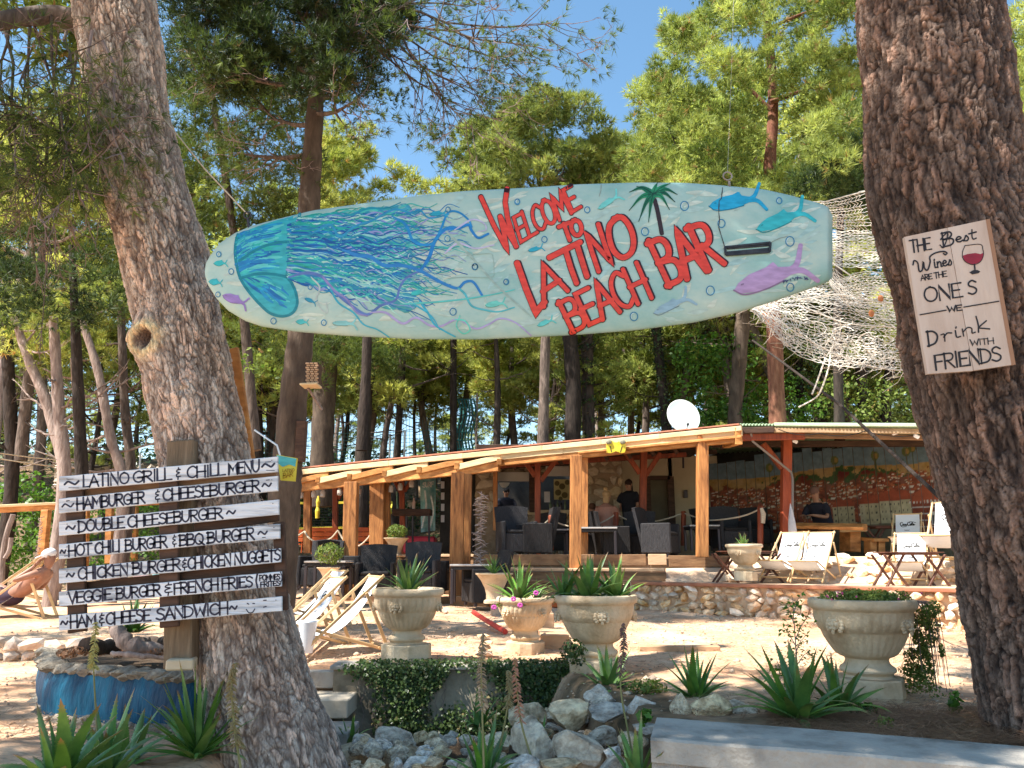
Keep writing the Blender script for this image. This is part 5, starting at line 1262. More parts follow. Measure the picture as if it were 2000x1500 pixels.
mb = MB(); gl = Ccrop([(783, 432), (768, 470), (768, 510), (790, 540), (835, 556), (880, 540), (902, 500), (900, 460), (882, 424)])
fill(mb, Ccrop([(768, 498), (800, 487), (850, 480), (885, 488), (903, 478), (903, 500), (882, 540), (835, 556), (790, 540), (770, 515)]), wq, .002, (.28, .015, .03))
lay(mb, [catmull(gl + [gl[0]], 5)], .75, wq, .0026, b_); lay(mb, [np.array(Ccrop([(845, 556), (848, 598)]))], 1.5, wq, .0028, b_)
fill(mb, Ccrop([(812, 606), (835, 592), (862, 590), (882, 600), (872, 612), (830, 620)]), wq, .003, b_)
obj('wine_glass_painting', mb, MT['boardpaint'], ws, world=True)
# edge of another brown board behind the right trunk
o = MB(); q = [at(1966, 222, 5.0), at(1984, 218, 5.0), at(2002, 330, 5.0), at(1986, 334, 5.0)]; o.add(q + [p + Vector((.3, .3, 0)) for p in q], [[3, 2, 1, 0], [4, 5, 6, 7], [0, 1, 5, 4], [1, 2, 6, 5], [2, 3, 7, 6], [3, 0, 4, 7]])
o = obj('brown_board', o, MT['wood_brown']); tag(o, 'edge of a brown wooden board fixed behind the top right of the right trunk', 'board')
# orange plank leaning behind the left trunk
o = MB(); o.bar(at(489, 900, 5.6), at(457, 680, 5.6), .07, .035, up=(0, 1, 0)); o = obj('orange_plank', o, MT['wood_beam']); tag(o, 'narrow orange plank standing upright behind the left pine trunk', 'plank')
# ================================================================== FISHING NET
fn_ = thing('fishing_net', 'sagging bleached fishing net hung behind the tail of the surfboard up to the right trunk', 'fishing net', at(1700, 560, 6.5))
mb = MB()
def net_sheet(top_, bot_, Y0, Y1, nu, nv, sag=0., r=.0035, seed=1, jit=1.2, keep=.93):
	rg = random.Random(seed); tp, bt = catmull(top_, 8), catmull(bot_, 8)
	def P(u, v):
		a = np.array([np.interp(u, np.linspace(0, 1, len(tp)), tp[:, k]) for k in (0, 1)]); b = np.array([np.interp(u, np.linspace(0, 1, len(bt)), bt[:, k]) for k in (0, 1)])
		q = a * (1 - v) + b * v
		return at(q[0] + rg.uniform(-jit, jit), q[1] + rg.uniform(-jit, jit) + sag * math.sin(u * math.pi * 3 + seed) * 6 * v, Y0 + (Y1 - Y0) * v + .06 * math.sin(u * 9 + v * 5))
	grid_ = [[P(i / nu, j / nv) for i in range(nu + 1)] for j in range(nv + 1)]
	for j in range(nv + 1):
		for i in range(0, nu, 6):
			if rg.random() < keep: mb.tube(grid_[j][i:i + 7], r, 3, cap=False)
	for i in range(nu + 1):
		col = [grid_[j][min(nu, max(0, i + (j % 2)))] for j in range(nv + 1)]
		if rg.random() < keep: mb.tube(col, r * .8, 3, cap=False)
net_sheet([(1560, 398), (1640, 388), (1720, 362), (1800, 350)], [(1600, 430), (1660, 452), (1730, 455), (1800, 450)], 6.2, 7.0, 34, 12, .3, .003, 1)
net_sheet([(1560, 460), (1640, 452), (1740, 452), (1820, 460)], [(1560, 500), (1640, 522), (1740, 520), (1820, 530)], 6.6, 6.0, 34, 22, .5, .0030, 2, 1.6)
net_sheet([(1540, 545), (1620, 548), (1700, 530), (1820, 545)], [(1500, 590), (1600, 592), (1720, 600), (1830, 610)], 6.9, 6.2, 34, 16, .4, .0026, 3, 1.6)
net_sheet([(1480, 596), (1580, 575), (1700, 592), (1830, 610)], [(1465, 610), (1560, 690), (1700, 722), (1830, 728)], 6.4, 5.7, 40, 24, .8, .0030, 4, 2)
net_sheet([(1600, 505), (1660, 545), (1740, 560), (1820, 600)], [(1620, 560), (1680, 612), (1760, 640), (1830, 660)], 6.1, 6.0, 28, 14, .8, .0026, 5, 2.)
net_sheet([(1970, 350), (2050, 352)], [(1980, 400), (2060, 430)], 6.1, 6.0, 14, 12, .5, .0042, 6, 2)
rg = random.Random(9)
for k in range(230):
	u = rg.random(); x = 1470 + u * 340; yb = np.interp(x, [1465, 1560, 1700, 1830], [606, 676, 712, 722]) - rg.uniform(-6, 60); Y = rg.uniform(5.7, 6.3)
	L = rg.uniform(10, 48); a = rg.uniform(-.9, .9)
	mb.tube([at(x, yb, Y), at(x + L * .4 * math.sin(a), yb + L * .5, Y + .03), at(x + L * math.sin(a * 1.6), yb + L * rg.uniform(.3, 1.), Y)], .0022, 3, cap=False)
for k in range(24):
	x = rg.uniform(1480, 1790); y = np.interp(x, [1480, 1600, 1790], [602, 640, 690]) + rg.uniform(-30, 25); pts = []
	r_ = rg.uniform(8, 30);
	for t in np.linspace(0, rg.uniform(2.5, 6), 9): pts.append(at(x + r_ * math.cos(t + k), y + r_ * .55 * math.sin(t + k), 5.9 + .1 * math.sin(t)))
	mb.tube(pts, .0035, 3, cap=False)
obj('mesh_twine', mb, MT['net'], fn_, world=True)
for (p, L) in (([(1560, 585), (1640, 575), (1720, 590), (1830, 590)], 0), ([(1620, 510), (1700, 560), (1830, 612)], 0), ([(1560, 595), (1650, 630), (1750, 640), (1830, 655)], 0), ([(1604, 396), (1680, 376), (1790, 352)], 0), ([(1500, 612), (1590, 670), (1700, 715), (1830, 728)], 0), ([(1560, 480), (1700, 492), (1830, 500)], 0)):
	m2 = MB(); q = catmull(p, 6); m2.tube([at(a, b, 5.95) for a, b in q], .006, 5); obj('border_line', m2, MT['net'], fn_, world=True)
for (x, y) in ((1500, 628), (1702, 612), (1492, 616), (1720, 583)):
	m2 = MB(); m2.ball(at(x, y, 5.95), (.022, .022, .03), 10, 7); obj('cork_float', m2, M('orange_float', (.72, .26, .10), rough=.6), fn_, smooth=True, world=True)
# loose rope ends under the net
for q in ([(1622, 690), (1618, 720), (1602, 765), (1588, 780), (1560, 795)], [(1612, 700), (1596, 745), (1586, 770)]):
	m2 = MB(); m2.tube([at(a, b, 6.2) for a, b in catmull(q, 5)], .007, 5); obj('loose_end', m2, MT['net'], fn_, world=True)
# leaning stay pole from the trees to the right trunk
o = MB(); o.tube([at(1470, 665, 9.), at(1640, 790, 7.2), at(1850, 985, 5.3)], [.012, .014, .015], 8); o = obj('slanted_pole', o, MT['bark_dark'], smooth=True); tag(o, 'long thin slanted pole reaching from the wood to the right trunk above the mural', 'pole')
# ================================================================== URNS, ALOES, PLANTS
UP = [(.0, 176), (80, 176), (86, 180), (90, 185), (95, 186), (99, 184), (101, 179), (101, 172), (98, 167), (94, 165), (92, 162), (91, 150), (88, 138), (84, 127), (81, 125), (80, 122), (75, 112), (69, 101), (62, 90), (56, 82), (50, 78), (45, 76), (41, 74), (39.5, 70), (41, 65), (45, 60), (50, 57), (52, 53), (51, 49), (47, 47), (44.5, 43), (46, 40), (50, 38.6)][::-1]
def urn(label, loc, rim, flute=.014, rz=0, lions=(0, 90, 180, 270), name='stone_urn', pedw=1., group='pale stone urns with lion heads around the plaza'):
	k = rim / 101.; t = thing(name, label, 'urn', loc, rz, group)
	mb = MB()
	def fl(r, z, a):
		zz = z / k
		if 80 < zz < 162 and abs(zz - 125) > 3: return r * (1 + 2.2 * flute * (abs(math.sin(a * 17)) ** .7 - .5))
		return r
	mb.lathe([(max(r * k, .0004), z * k) for r, z in UP], 176, fl=fl); obj('bowl', mb, MT['stone_cream'], t, smooth=True)
	mb = MB(); h = 38 * k; s = 66 * k * pedw; n = 8
	cut = .30; pr = [(-s, -s * cut), (-s * cut, -s), (s * cut, -s), (s, -s * cut), (s, s * cut), (s * cut, s), (-s * cut, s), (-s, s * cut)]
	e = .97
	mb.add([(x, y, -.03) for x, y in pr] + [(x, y, h - .008) for x, y in pr] + [(x * e, y * e, h) for x, y in pr], [list(range(8))[::-1]] + [[i, (i + 1) % 8, 8 + (i + 1) % 8, 8 + i] for i in range(8)] + [[8 + i, 8 + (i + 1) % 8, 16 + (i + 1) % 8, 16 + i] for i in range(8)] + [[16 + i for i in range(8)]])
	obj('pedestal', mb, MT['stone_cream'], t)
	mb = MB(); mb.lathe([(.0004, 168 * k), (60 * k, 169 * k), (86 * k, 166 * k)][::-1], 24); obj('soil', mb, MT['soil'], t)
	for a in lions:
		mb = MB(); s = k * .95
		for j in range(13):
			an = R(-40 + 260 * j / 12); mb.ball((16 * s * math.cos(an), -2 * s, 15 * s * math.sin(an) * 1.05), (5.2 * s, 5 * s, 5 * s), 8, 6)
		mb.ball((0, -2 * s, 2 * s), (12 * s, 8 * s, 12.5 * s), 12, 8); mb.ball((-6 * s, -8 * s, 1 * s), (5.5 * s, 4 * s, 4.5 * s), 8, 6); mb.ball((6 * s, -8 * s, 1 * s), (5.5 * s, 4 * s, 4.5 * s), 8, 6)
		mb.ball((0, -9 * s, 1 * s), (3 * s, 4.5 * s, 8 * s), 8, 6); mb.ball((-4 * s, -10 * s, -7 * s), (4.5 * s, 4 * s, 3.6 * s), 8, 6); mb.ball((4 * s, -10 * s, -7 * s), (4.5 * s, 4 * s, 3.6 * s), 8, 6)
		mb.ball((-6 * s, -7 * s, 8 * s), (4 * s, 3 * s, 2 * s), 8, 5); mb.ball((6 * s, -7 * s, 8 * s), (4 * s, 3 * s, 2 * s), 8, 5); mb.ball((0, -8 * s, -13 * s), (4 * s, 3.4 * s, 6 * s), 8, 6)
		o = obj('lion_head', mb, MT['stone_cream'], t, smooth=True); an = R(a); rr = 87 * k
		o.location = (rr * math.sin(an), -rr * math.cos(an), 138 * k); o.rotation_euler = (R(-8), 0, an)
	return t
def pxsz(px, Y, z=1.): return (Y * CT + (z - EYE) * ST) / 1500
def urn_at(label, cx, ybot, Y, halfpx, **kw):
	p = at(cx, ybot - 6, Y); return urn(label, p, halfpx * pxsz(cx, Y), **kw)
U1 = urn_at('large stone urn at the right with leafy green ground cover spilling over its side', 1700, 1368, 5.75, 100, rz=R(14), lions=(20, -72, 110, 200))
U2 = urn_at('stone urn in half shade holding the big spreading aloe in the middle', 1166, 1325, 6.9, 82, flute=.006, lions=(3, 88, -88, 180), rz=0)
U3 = urn_at('fluted stone urn with a spiky aloe on the ivy wall beside the near deck chair', 793, 1291, 7.25, 71, flute=.024, lions=(-9, 84, -90, 180), rz=R(-4))
U4 = urn_at('smaller stone urn with pink flowers and thin grassy leaves behind the ivy wall', 1026, 1281, 7.9, 57, flute=.022, lions=(40, -50, 130, 220))
U5 = urn_at('sunlit stone planter beside the folding table on the stone terrace', 1457, 1136, 12.6, 36, flute=.0, lions=(-38, 38, 180), pedw=.9)
# flared small planter on the ledge
def vase(label, px, ybot, Y, top_r, h, col='stone_cream'):
	p = at(px, ybot, Y); k = Y / 1500; t = thing('flared_planter', label, 'planter', p, 0, None)
	mb = MB(); pr = [(.55, 0), (.55, .08), (.42, .14), (.42, .3), (.5, .5), (.7, .75), (.92, .93), (1, .96), (1, 1), (.9, 1), (.85, .93)]
	mb.lathe([(r * top_r * k, z * h * k) for r, z in pr], 36); obj('pot', mb, MT[col], t, smooth=True)
	mb = MB(); mb.lathe([(.86 * top_r * k, .9 * h * k), (.0004, .93 * h * k)], 20); obj('soil', mb, MT['soil'], t); return t
V1 = vase('flared cream planter with a bushy plant on the ledge beneath the left pergola', 773, 1086, 16.7, 24, 34)
V2 = vase('cream pot with a spiky plant by the deck steps, behind the pink flowered urn', 965, 1178, 11.8, 36, 55)
V3 = vase('low dark pot with a yellowish flowering plant behind the left deck chairs', 640, 1140, 13.0, 22, 30)
# ---- aloe leaves: a few real leaf shapes shared by all plants
def aloe_leaf(curve, wid, teeth=True, n=12, L=1., thick=.35):
	mb = MB(); V_ = [];
	for i in range(n + 1):
		t = i / n; ang = R(90) - curve * t ** 1.3
		if i == 0: p = np.array([0., 0.]);
		else: p = p + np.array([math.cos(ang), math.sin(ang)]) * L / n
		w = wid * (1 - t ** 1.7) ** .9 * (1.05 if t > .08 else .9) + .0006; nx_, nz_ = -math.sin(ang), math.cos(ang)
		th = thick * w
		for (a, b) in ((-1, .42), (-.55, .02), (0, -.12), (.55, .02), (1, .42), (.55, -.55), (0, -.85), (-.55, -.55)):
			V_.append((a * w, -(p[0] + nx_ * -b * th * 1.0), p[1] + nz_ * b * th))
	fs = []
	for i in range(n):
		for j in range(8): fs.append([i * 8 + j, i * 8 + (j + 1) % 8, (i + 1) * 8 + (j + 1) % 8, (i + 1) * 8 + j])
	mb.add(V_, fs)
	if teeth:
		for i in range(1, n):
			for j in (0, 4):
				a, b = np.array(V_[i * 8 + j]), np.array(V_[(i - 1) * 8 + j]); sg = -1 if j == 0 else 1
				for q in (0, .5):
					c0 = a * (1 - q) + b * q; c1_ = c0 + (b - a) * .22; tipv = (c0 + c1_) / 2 + np.array([sg * wid * .17, 0, .004])
					mb.add([c0, c1_, tipv], [[0, 1, 2]])
	me_o = obj('leaf_master', mb, MT['leaf_aloe'], None, smooth=True); me = me_o.data; k = np.array([math.hypot(v[1], v[2]) for v in mb.v]); me.attributes.new('tint', 'FLOAT', 'POINT').data.foreach_set('value', (k / k.max()).astype(np.float32)); bpy.data.objects.remove(me_o); return me
ALO = [aloe_leaf(c, w) for c, w in ((.15, .085), (.45, .092), (.8, .09), (1.2, .085), (.05, .07), (1.7, .085))]
THIN = [aloe_leaf(c, w, False, 10) for c, w in ((.3, .022), (.9, .022), (1.5, .02), (2.3, .02))]
def aloe(label, loc, size, n=16, name='aloe_plant', group=None, meshes=ALO, spread=(12, 80), seed=1, wide=1., cat='aloe', mat=None):
	rg = random.Random(seed); t = thing(name, label, cat, loc, 0, group)
	for i in range(n):
		q = (i + .5) / n; tilt = R(spread[0] + (spread[1] - spread[0]) * q ** .8 + rg.uniform(-6, 6)); az = i * 2.399 + rg.uniform(-.25, .25)
		L = size * (.72 + .34 * rg.random()) * (1 - .12 * q)
		k = rg.choice([0, 1, 4] if q < .45 else [1, 2, 3]) if meshes is ALO else rg.randrange(len(meshes))
		M_ = Matrix.Rotation(az, 4, 'Z') @ Matrix.Rotation(tilt, 4, 'X')
		o = place_mesh(meshes[k], 'leaf', t, M_ @ Vector((0, 0, 0)) , (0, 0, 0), (1, 1, 1)); o.rotation_euler = (Matrix.Rotation(az, 4, 'Z') @ Matrix.Rotation(tilt * .75, 4, 'X')).to_euler(); o.scale = (L * wide, L * wide, L)
		o.location = (rg.uniform(-.02, .02), rg.uniform(-.02, .02), 0)
	return t
def top_of(u, k=170): return Vector(u.location)
def urn_plant_loc(u, half, Y, px, dx=0, dy=0): k = half * pxsz(px, Y) / 101.; return Vector(u.location) + Vector((dx, dy, 166 * k))
aloe('big main aloe with broad arching leaves in the middle urn', urn_plant_loc(U2, 82, 6.9, 1166, -.06, 0), .50, 28, seed=3, spread=(6, 96))
aloe('second aloe rosette crowded into the right half of the middle urn', urn_plant_loc(U2, 82, 6.9, 1166, .19, .05), .42, 22, seed=4, spread=(5, 75))
aloe('smaller aloe rosette leaning out at the left edge of the middle urn', urn_plant_loc(U2, 82, 6.9, 1166, -.26, .08), .40, 20, seed=5, spread=(10, 95))
aloe('aloe with long thin pointed leaves in the urn by the near deck chair', urn_plant_loc(U3, 71, 7.25, 793), .42, 34, seed=6, spread=(4, 78), wide=.62)
aloe('dark pointed aloe in the pink flowered urn', urn_plant_loc(U4, 57, 7.9, 1026, -.06), .50, 24, seed=7, spread=(4, 85), wide=.8)
aloe('pale grassy plant with thin drooping leaves in the pink flowered urn', urn_plant_loc(U4, 57, 7.9, 1026, .12, .05), .36, 22, meshes=THIN, seed=8, spread=(8, 70), name='grassy_plant', cat='plant')
aloe('bright green spiky aloe in the sunlit planter on the terrace', urn_plant_loc(U5, 36, 12.6, 1457), .26, 26, seed=9, spread=(3, 70), wide=.7)
aloe('spiky plant in the cream pot by the deck steps', Vector(V2.location) + Vector((0, 0, .42)), .34, 26, seed=10, spread=(3, 70), wide=.6)
# ---- leafy masses: many small leaves
def leafcloud(name, pts, nrm, size, mat, parent=None, seed=1, aspect=.6, kind=None, curl=.25, world=True):
	"""diamond leaves at pts (N,3) facing roughly nrm"""
	rg = np.random.default_rng(seed); N = len(pts); pts = np.asarray(pts, float)
	nv = np.asarray(nrm, float) + rg.normal(0, .55, (N, 3)); nv /= np.linalg.norm(nv, axis=1)[:, None] + 1e-9
	r = rg.normal(size=(N, 3)); u = np.cross(nv, r); u /= np.linalg.norm(u, axis=1)[:, None] + 1e-9; w = np.cross(nv, u)
	L = size * rg.uniform(.6, 1.35, N)[:, None]; W = L * aspect
	V = np.stack([pts - u * L * .5, pts + w * W * .5 + u * L * .02, pts + u * L * .5 - nv * L * curl, pts - w * W * .5 + u * L * .02], 1).reshape(-1, 3)
	if parent is not None and world: V = V - np.array(parent.location)
	Fc = np.arange(4 * N).reshape(N, 4); tint = np.repeat(np.clip(rg.normal(.5, .25, N), 0, 1), 4)
	return npobj(name, V, Fc, mat, parent, tint=tint, kind=kind)
rg_ = np.random.default_rng(4)
def blob_pts(c, r, n, lo=.5):
	d = rg_.normal(size=(n, 3)); d /= np.linalg.norm(d, axis=1)[:, None]; q = rg_.uniform(lo, 1, n)[:, None] ** .5; return np.array(c) + d * q * np.array(r), d
# spilling ground cover in the right urn
sp = thing('trailing_plant', 'small leaved green plant filling the right urn and hanging down its right side', 'plant', Vector(U1.location) + Vector((0, 0, .6)))
k1 = 100 * pxsz(1683, 5.75) / 101.; uc = Vector(U1.location)
P_, N_ = [], []
for i in range(26):
	a = random.uniform(0, 6.28); r = random.uniform(0, .75) * 90 * k1
	p, n = blob_pts(uc + Vector((r * math.cos(a) + .03, r * math.sin(a), 178 * k1 + random.uniform(0, .03))), (.085, .085, random.uniform(.04, .085)), 260); P_.append(p); N_.append(n)
for i in range(46):
	t = random.random() ** .8; w = .05 + .03 * math.sin(t * 9); c = uc + Vector((92 * k1 + .05 + .05 * math.sin(t * 5) + random.uniform(-.08, .07) * (1 - .3 * t), random.uniform(-.16, .10), 176 * k1 - t * .60))
	p, n = blob_pts(c, (w, w, .05), int(120 * (1.1 - t * .6))); P_.append(p); N_.append(n)
leafcloud('leaves', np.vstack(P_), np.vstack(N_), .021, MT['shrub'], sp, 3)
mb = MB()
for i in range(26):
	x = random.uniform(-.08, .10); y = random.uniform(-.15, .1); z1 = random.uniform(.25, .58); pts = [uc + Vector((88 * k1 + x * .4, y, 182 * k1)), uc + Vector((96 * k1 + .04 + x, y, 165 * k1)), uc + Vector((96 * k1 + .05 + x * 1.2, y, 170 * k1 - z1))]
	mb.tube([Vector(q) for q in catmull(pts, 5)], .0025, 4)
obj('stems', mb, MT['twig'], sp, world=True)
mb = MB()
for i in range(16):
	p = uc + Vector((random.uniform(-.3, .3), random.uniform(-.3, -.1), 186 * k1 + random.uniform(0, .05))); mb.ball(p, .007, 6, 4)
obj('flower_buds', mb, M('pink_bud', (.6, .08, .25), rough=.6), sp, world=True)
# pink flowers and cover in urn 4
pf = thing('pink_flower_plant', 'low grey green plant with pink flowers spilling over the rim of the smaller urn', 'plant', Vector(U4.location) + Vector((0, 0, .4)))
uc = Vector(U4.location); k4 = 57 * pxsz(1026, 7.9) / 101.
P_, N_ = [], []
for i in range(20):
	a = random.uniform(2.6, 5.2); r = 80 * k4; p, n = blob_pts(uc + Vector((r * math.cos(a) * random.uniform(.4, 1.15), r * math.sin(a), 176 * k4 + random.uniform(-.05, .01))), (.05, .05, .03), 110); P_.append(p); N_.append(n)
leafcloud('leaves', np.vstack(P_), np.vstack(N_), .02, MT['shrub'], pf, 5)
for (x, y) in ((1016, 1182), (965, 1186), (1047, 1158), (1003, 1170)):
	mb = MB(); c = at(x, y, 7.5)
	for j in range(7): a = j * .9; mb.ball(c + Vector((.016 * math.cos(a), -.004, .014 * math.sin(a))), (.012, .006, .010), 6, 4)
	obj('flower', mb, M('magenta_petals', (.62, .10, .42), rough=.6), pf, world=True)
# bushy plants in the small planters
for v, r, n, lab in ((V1, .20, 900, 'bushy pale green plant with narrow leaves in the flared planter'), (V3, .22, 700, 'loose yellowish plant behind the left deck chairs')):
	c = Vector(v.location) + Vector((0, 0, .42 if v is V1 else .40)); t = thing('bushy_plant', lab, 'plant', c)
	p, nn = blob_pts(c + Vector((0, 0, .08)), (r * 1.15, r, r * .85), n, .2); leafcloud('leaves', p, nn, .075, MT['shrub'], t, 6, aspect=.25)
	mb = MB()
	for i in range(14): a = random.uniform(0, 6.28); mb.tube([c - Vector((0, 0, .06)), c + Vector((r * .7 * math.cos(a), r * .7 * math.sin(a), r * random.uniform(.3, .9)))], .005, 4)
	obj('stems', mb, MT['twig'], t, world=True)
# ---- foreground aloes
fa = [('bright green aloe with broad toothed leaves low in the left corner', 110, 1560, 3.95, .52, 22, 1.15, 21, (4, 70)), ('second light green aloe with a tall curved leaf right of the left corner aloe', 205, 1545, 4.3, .50, 18, 1.0, 22, (2, 60)),
	  ('aloe with a broad pale leaf lying low before the blue planter', 250, 1500, 4.7, .38, 14, .9, 23, (10, 90)),
	  ('dark spiky aloe at the foot of the leaning pine', 385, 1480, 4.75, .58, 46, .5, 24, (2, 95)),
	  ('small pale aloe shoots at the right foot of the leaning pine', 683, 1462, 6.2, .26, 9, .9, 25, (3, 45)),
	  ('green aloe in the middle foreground with upright broad leaves', 945, 1535, 4.9, .44, 18, 1.1, 26, (3, 70)),
	  ('dark blue green aloe hidden in shade below the ivy wall', 935, 1425, 6.4, .34, 20, .7, 27, (5, 90)),
	  ('aloe growing on the rock heap below the middle urn', 1190, 1352, 6.25, .40, 22, .9, 28, (4, 88)),
	  ('aloe with tall dark pointed leaves behind the grey boulder pair', 1360, 1372, 5.75, .42, 24, .85, 29, (3, 82)),
	  ('largest glossy aloe behind the concrete wall', 1560, 1412, 5.0, .54, 36, .9, 30, (3, 92)),
	  ('dark aloe tucked behind the largest glossy aloe', 1640, 1395, 5.3, .44, 22, 1., 31, (3, 80)),
	  ('small dark aloe at the bottom edge by the end of the concrete wall', 1245, 1540, 4.4, .38, 9, .9, 32, (3, 50)),
	  ('tiny aloe shoot rising beside the flower stalks', 1050, 1470, 5.3, .24, 8, .9, 33, (3, 50))]
for lab, px, py, Y, s, n, wd, sd, spd in fa: aloe(lab, at(px, py, Y), s, n, seed=sd, wide=wd, spread=spd)
# the yellowish aloe seen through the menu planks
aloe('pale yellow green aloe growing among driftwood on the blue planter', at(262, 1235, 5.9), .30, 26, seed=40, wide=1.0, spread=(3, 90))
# flower stalks of the aloes
def stalk(label, pts, Y, c=(.30, .28, .10), head=.3, seed=1, r=.007):
	rg = random.Random(seed); q = catmull(pts, 8); W = [at(a, b, Y) for a, b in q]; t = thing('aloe_flower_stalk', label, 'flower stalk', W[0], 0, 'spent aloe flower stalks in the foreground')
	mb = MB(); n = len(W); mb.tube(W, [r * (1 - .6 * i / n) for i in range(n)], 6); obj('stem', mb, M('stalk_green', (.16, .17, .06), (.30, .26, .12), scale=8, rough=.8), t, smooth=True, world=True)
	mb = MB()
	for i in range(int(n * (1 - head)), n - 1):
		for k in range(10):
			p = W[i].lerp(W[i + 1], rg.random()); a = rg.uniform(0, 6.28); L = .045 * (1.1 - .7 * (i / n)); d = Vector((math.cos(a), math.sin(a), -.5)) * L; mb.tube([p, p + d * .5 + Vector((0, 0, .004)), p + d], [.003, .0036, .001], 4, cap=False)
	obj('dried_florets', mb, M('dried_floret', c, rough=.9), t, world=True)
stalk('thin curved stalk with yellow buds before the blue planter', [(190, 1440), (184, 1330), (183, 1285), (188, 1215)], 4.6, (.42, .36, .12), .5, 1, .006)
stalk('brown stalk rising against the lower trunk of the leaning pine', [(470, 1500), (458, 1420), (452, 1340), (460, 1295)], 4.2, (.26, .20, .09), .8, 2)
stalk('tall stalk with dried florets, left one of the pair before the ivy wall', [(945, 1500), (942, 1400), (940, 1300), (945, 1238)], 4.7, (.34, .24, .15), .62, 3)
stalk('stalk with reddish tip bending right before the ivy wall', [(1048, 1510), (1020, 1420), (1010, 1350), (1005, 1285)], 4.9, (.45, .22, .14), .62, 4)
stalk('short stalk leaning left between the two taller ones', [(972, 1480), (988, 1400), (996, 1340), (994, 1310)], 5.0, (.30, .24, .12), .6, 5)
stalk('dark stalk standing in front of the middle urn', [(1240, 1500), (1225, 1420), (1212, 1340), (1218, 1262), (1216, 1218)], 4.8, (.16, .09, .08), .45, 6)
# thin shrub left of the right urn
sb = thing('thin_shrub', 'thin upright shrub with sparse small leaves left of the right urn', 'shrub', at(1555, 1345, 5.7))
mb = MB(); P_ = []
tr_ = [at(1560, 1350, 5.7), at(1556, 1290, 5.7), at(1552, 1230, 5.72), at(1548, 1165, 5.72)]; mb.tube(tr_, [.006, .005, .004, .002], 5)
for (a, b) in (((1558, 1320), (1510, 1305)), ((1556, 1300), (1585, 1270)), ((1553, 1260), (1530, 1225)), ((1553, 1250), (1578, 1205)), ((1551, 1220), (1537, 1185)), ((1550, 1200), (1562, 1165)), ((1556, 1330), (1520, 1325)), ((1554, 1275), (1575, 1240)), ((1555, 1290), (1535, 1262))):
	A_, B_ = at(*a, 5.7), at(*b, 5.7 + random.uniform(-.1, .1)); mb.tube([A_, A_.lerp(B_, .5) + Vector((0, 0, .02)), B_], [.004, .003, .001], 4)
	for i in range(26): P_.append(A_.lerp(B_, random.uniform(.3, 1.1)) + Vector((random.gauss(0, .025), random.gauss(0, .025), random.gauss(0, .022))))
for i in range(60): P_.append(tr_[1].lerp(tr_[3], random.random()) + Vector((random.gauss(0, .03), random.gauss(0, .03), 0)))
obj('stems', mb, MT['twig'], sb, world=True); leafcloud('leaves', np.array([p[:] for p in P_]), np.tile([0, 0, 1.], (len(P_), 1)), .034, MT['broad'], sb, 7, aspect=.55)
# ================================================================== IVY WALL, ROCKS, CONCRETE WALL, BLUE PLANTER
YI = 6.95
iw = thing('ivy_wall', 'old plaster retaining wall overgrown with small dark ivy under the stone urns', 'wall', (-.5, YI + .1, .3))
x0, x1 = gp(652, YI, .66).x, gp(1112, YI, .66).x
mb = MB(); mb.box(((x0 + x1) / 2, YI + .10, .29), (x1 - x0, .22, .74)); mb2 = obj('wall_body', mb, M('old_stained_plaster', (.12, .10, .07), (.42, .36, .27), (.28, .235, .17), scale=2.2, rough=.95, bump=.6, bscale=20), iw, world=True)
mb = MB(); mb.box(((x0 + x1) / 2, YI + .12, .668), (x1 - x0 + .05, .34, .035)); obj('wall_cap', mb, MT['concrete'], iw, world=True)
P_, N_ = [], []
rg = np.random.default_rng(12); n = 30000
X = rg.uniform(x0, x1, n); Z = rg.uniform(-.1, .70, n); dens = fbm(np.stack([X * 2.2, Z * 1.6, X * 0], 1), 4, 31) + .22 * sstep(.45, .7, Z) + .12 * sstep(x0 + 1.1, x0 + 1.9, X) - .22 * sstep(x0 + .42, x0 + .1, X)
dens -= .16 * np.exp(-(((X - (x0 + .42)) / .16) ** 2)) * (Z < .52)
k = rg.random(n) < sstep(.40, .66, dens) * .7; P_.append(np.stack([X[k], YI - .03 - rg.uniform(0, .09, k.sum()), Z[k]], 1)); N_.append(np.tile([0, -1., .5], (k.sum(), 1)))
n = 1300; X = rg.uniform(x0 + .2, x1, n); P_.append(np.stack([X, YI + rg.uniform(-.08, .12, n), .69 + rg.uniform(-.01, .04, n)], 1)); N_.append(np.tile([0, -.4, 1.], (n, 1)))
o = leafcloud('ivy_leaves', np.vstack(P_), np.vstack(N_), .028, MT['ivy'], iw, 8, aspect=.85)
o['kind'] = 'stuff'
mb = MB()
for i in range(22):
	x = random.uniform(x0 + .1, x1); z = .68; pts = [Vector((x, YI - .03, z))]
	for s in range(8): x += random.uniform(-.04, .04); z -= random.uniform(.04, .1); pts.append(Vector((x, YI - .03 - random.uniform(0, .03), z)))
	mb.tube(pts, .002, 4, cap=False)
obj('ivy_stems', mb, MT['twig'], iw, world=True)
# steps left of the ivy wall (between trunk and wall)
stp = bpy.data.objects.new('stone_steps', None); COL.objects.link(stp); struct(stp); stp.location = (-1.9, 7, .4)
for i in range(4):
	mb = MB(); a = gp(560, 7.2 - i * .42, .0); b = gp(656, 7.2 - i * .42, .0)
	mb.box(((a.x + b.x) / 2, 7.2 - i * .42, .56 - .16 * i), (b.x - a.x + .25, .44, .14)); obj('step', mb, MT['pale_stone'] if i % 2 else MT['concrete'], stp, world=True)
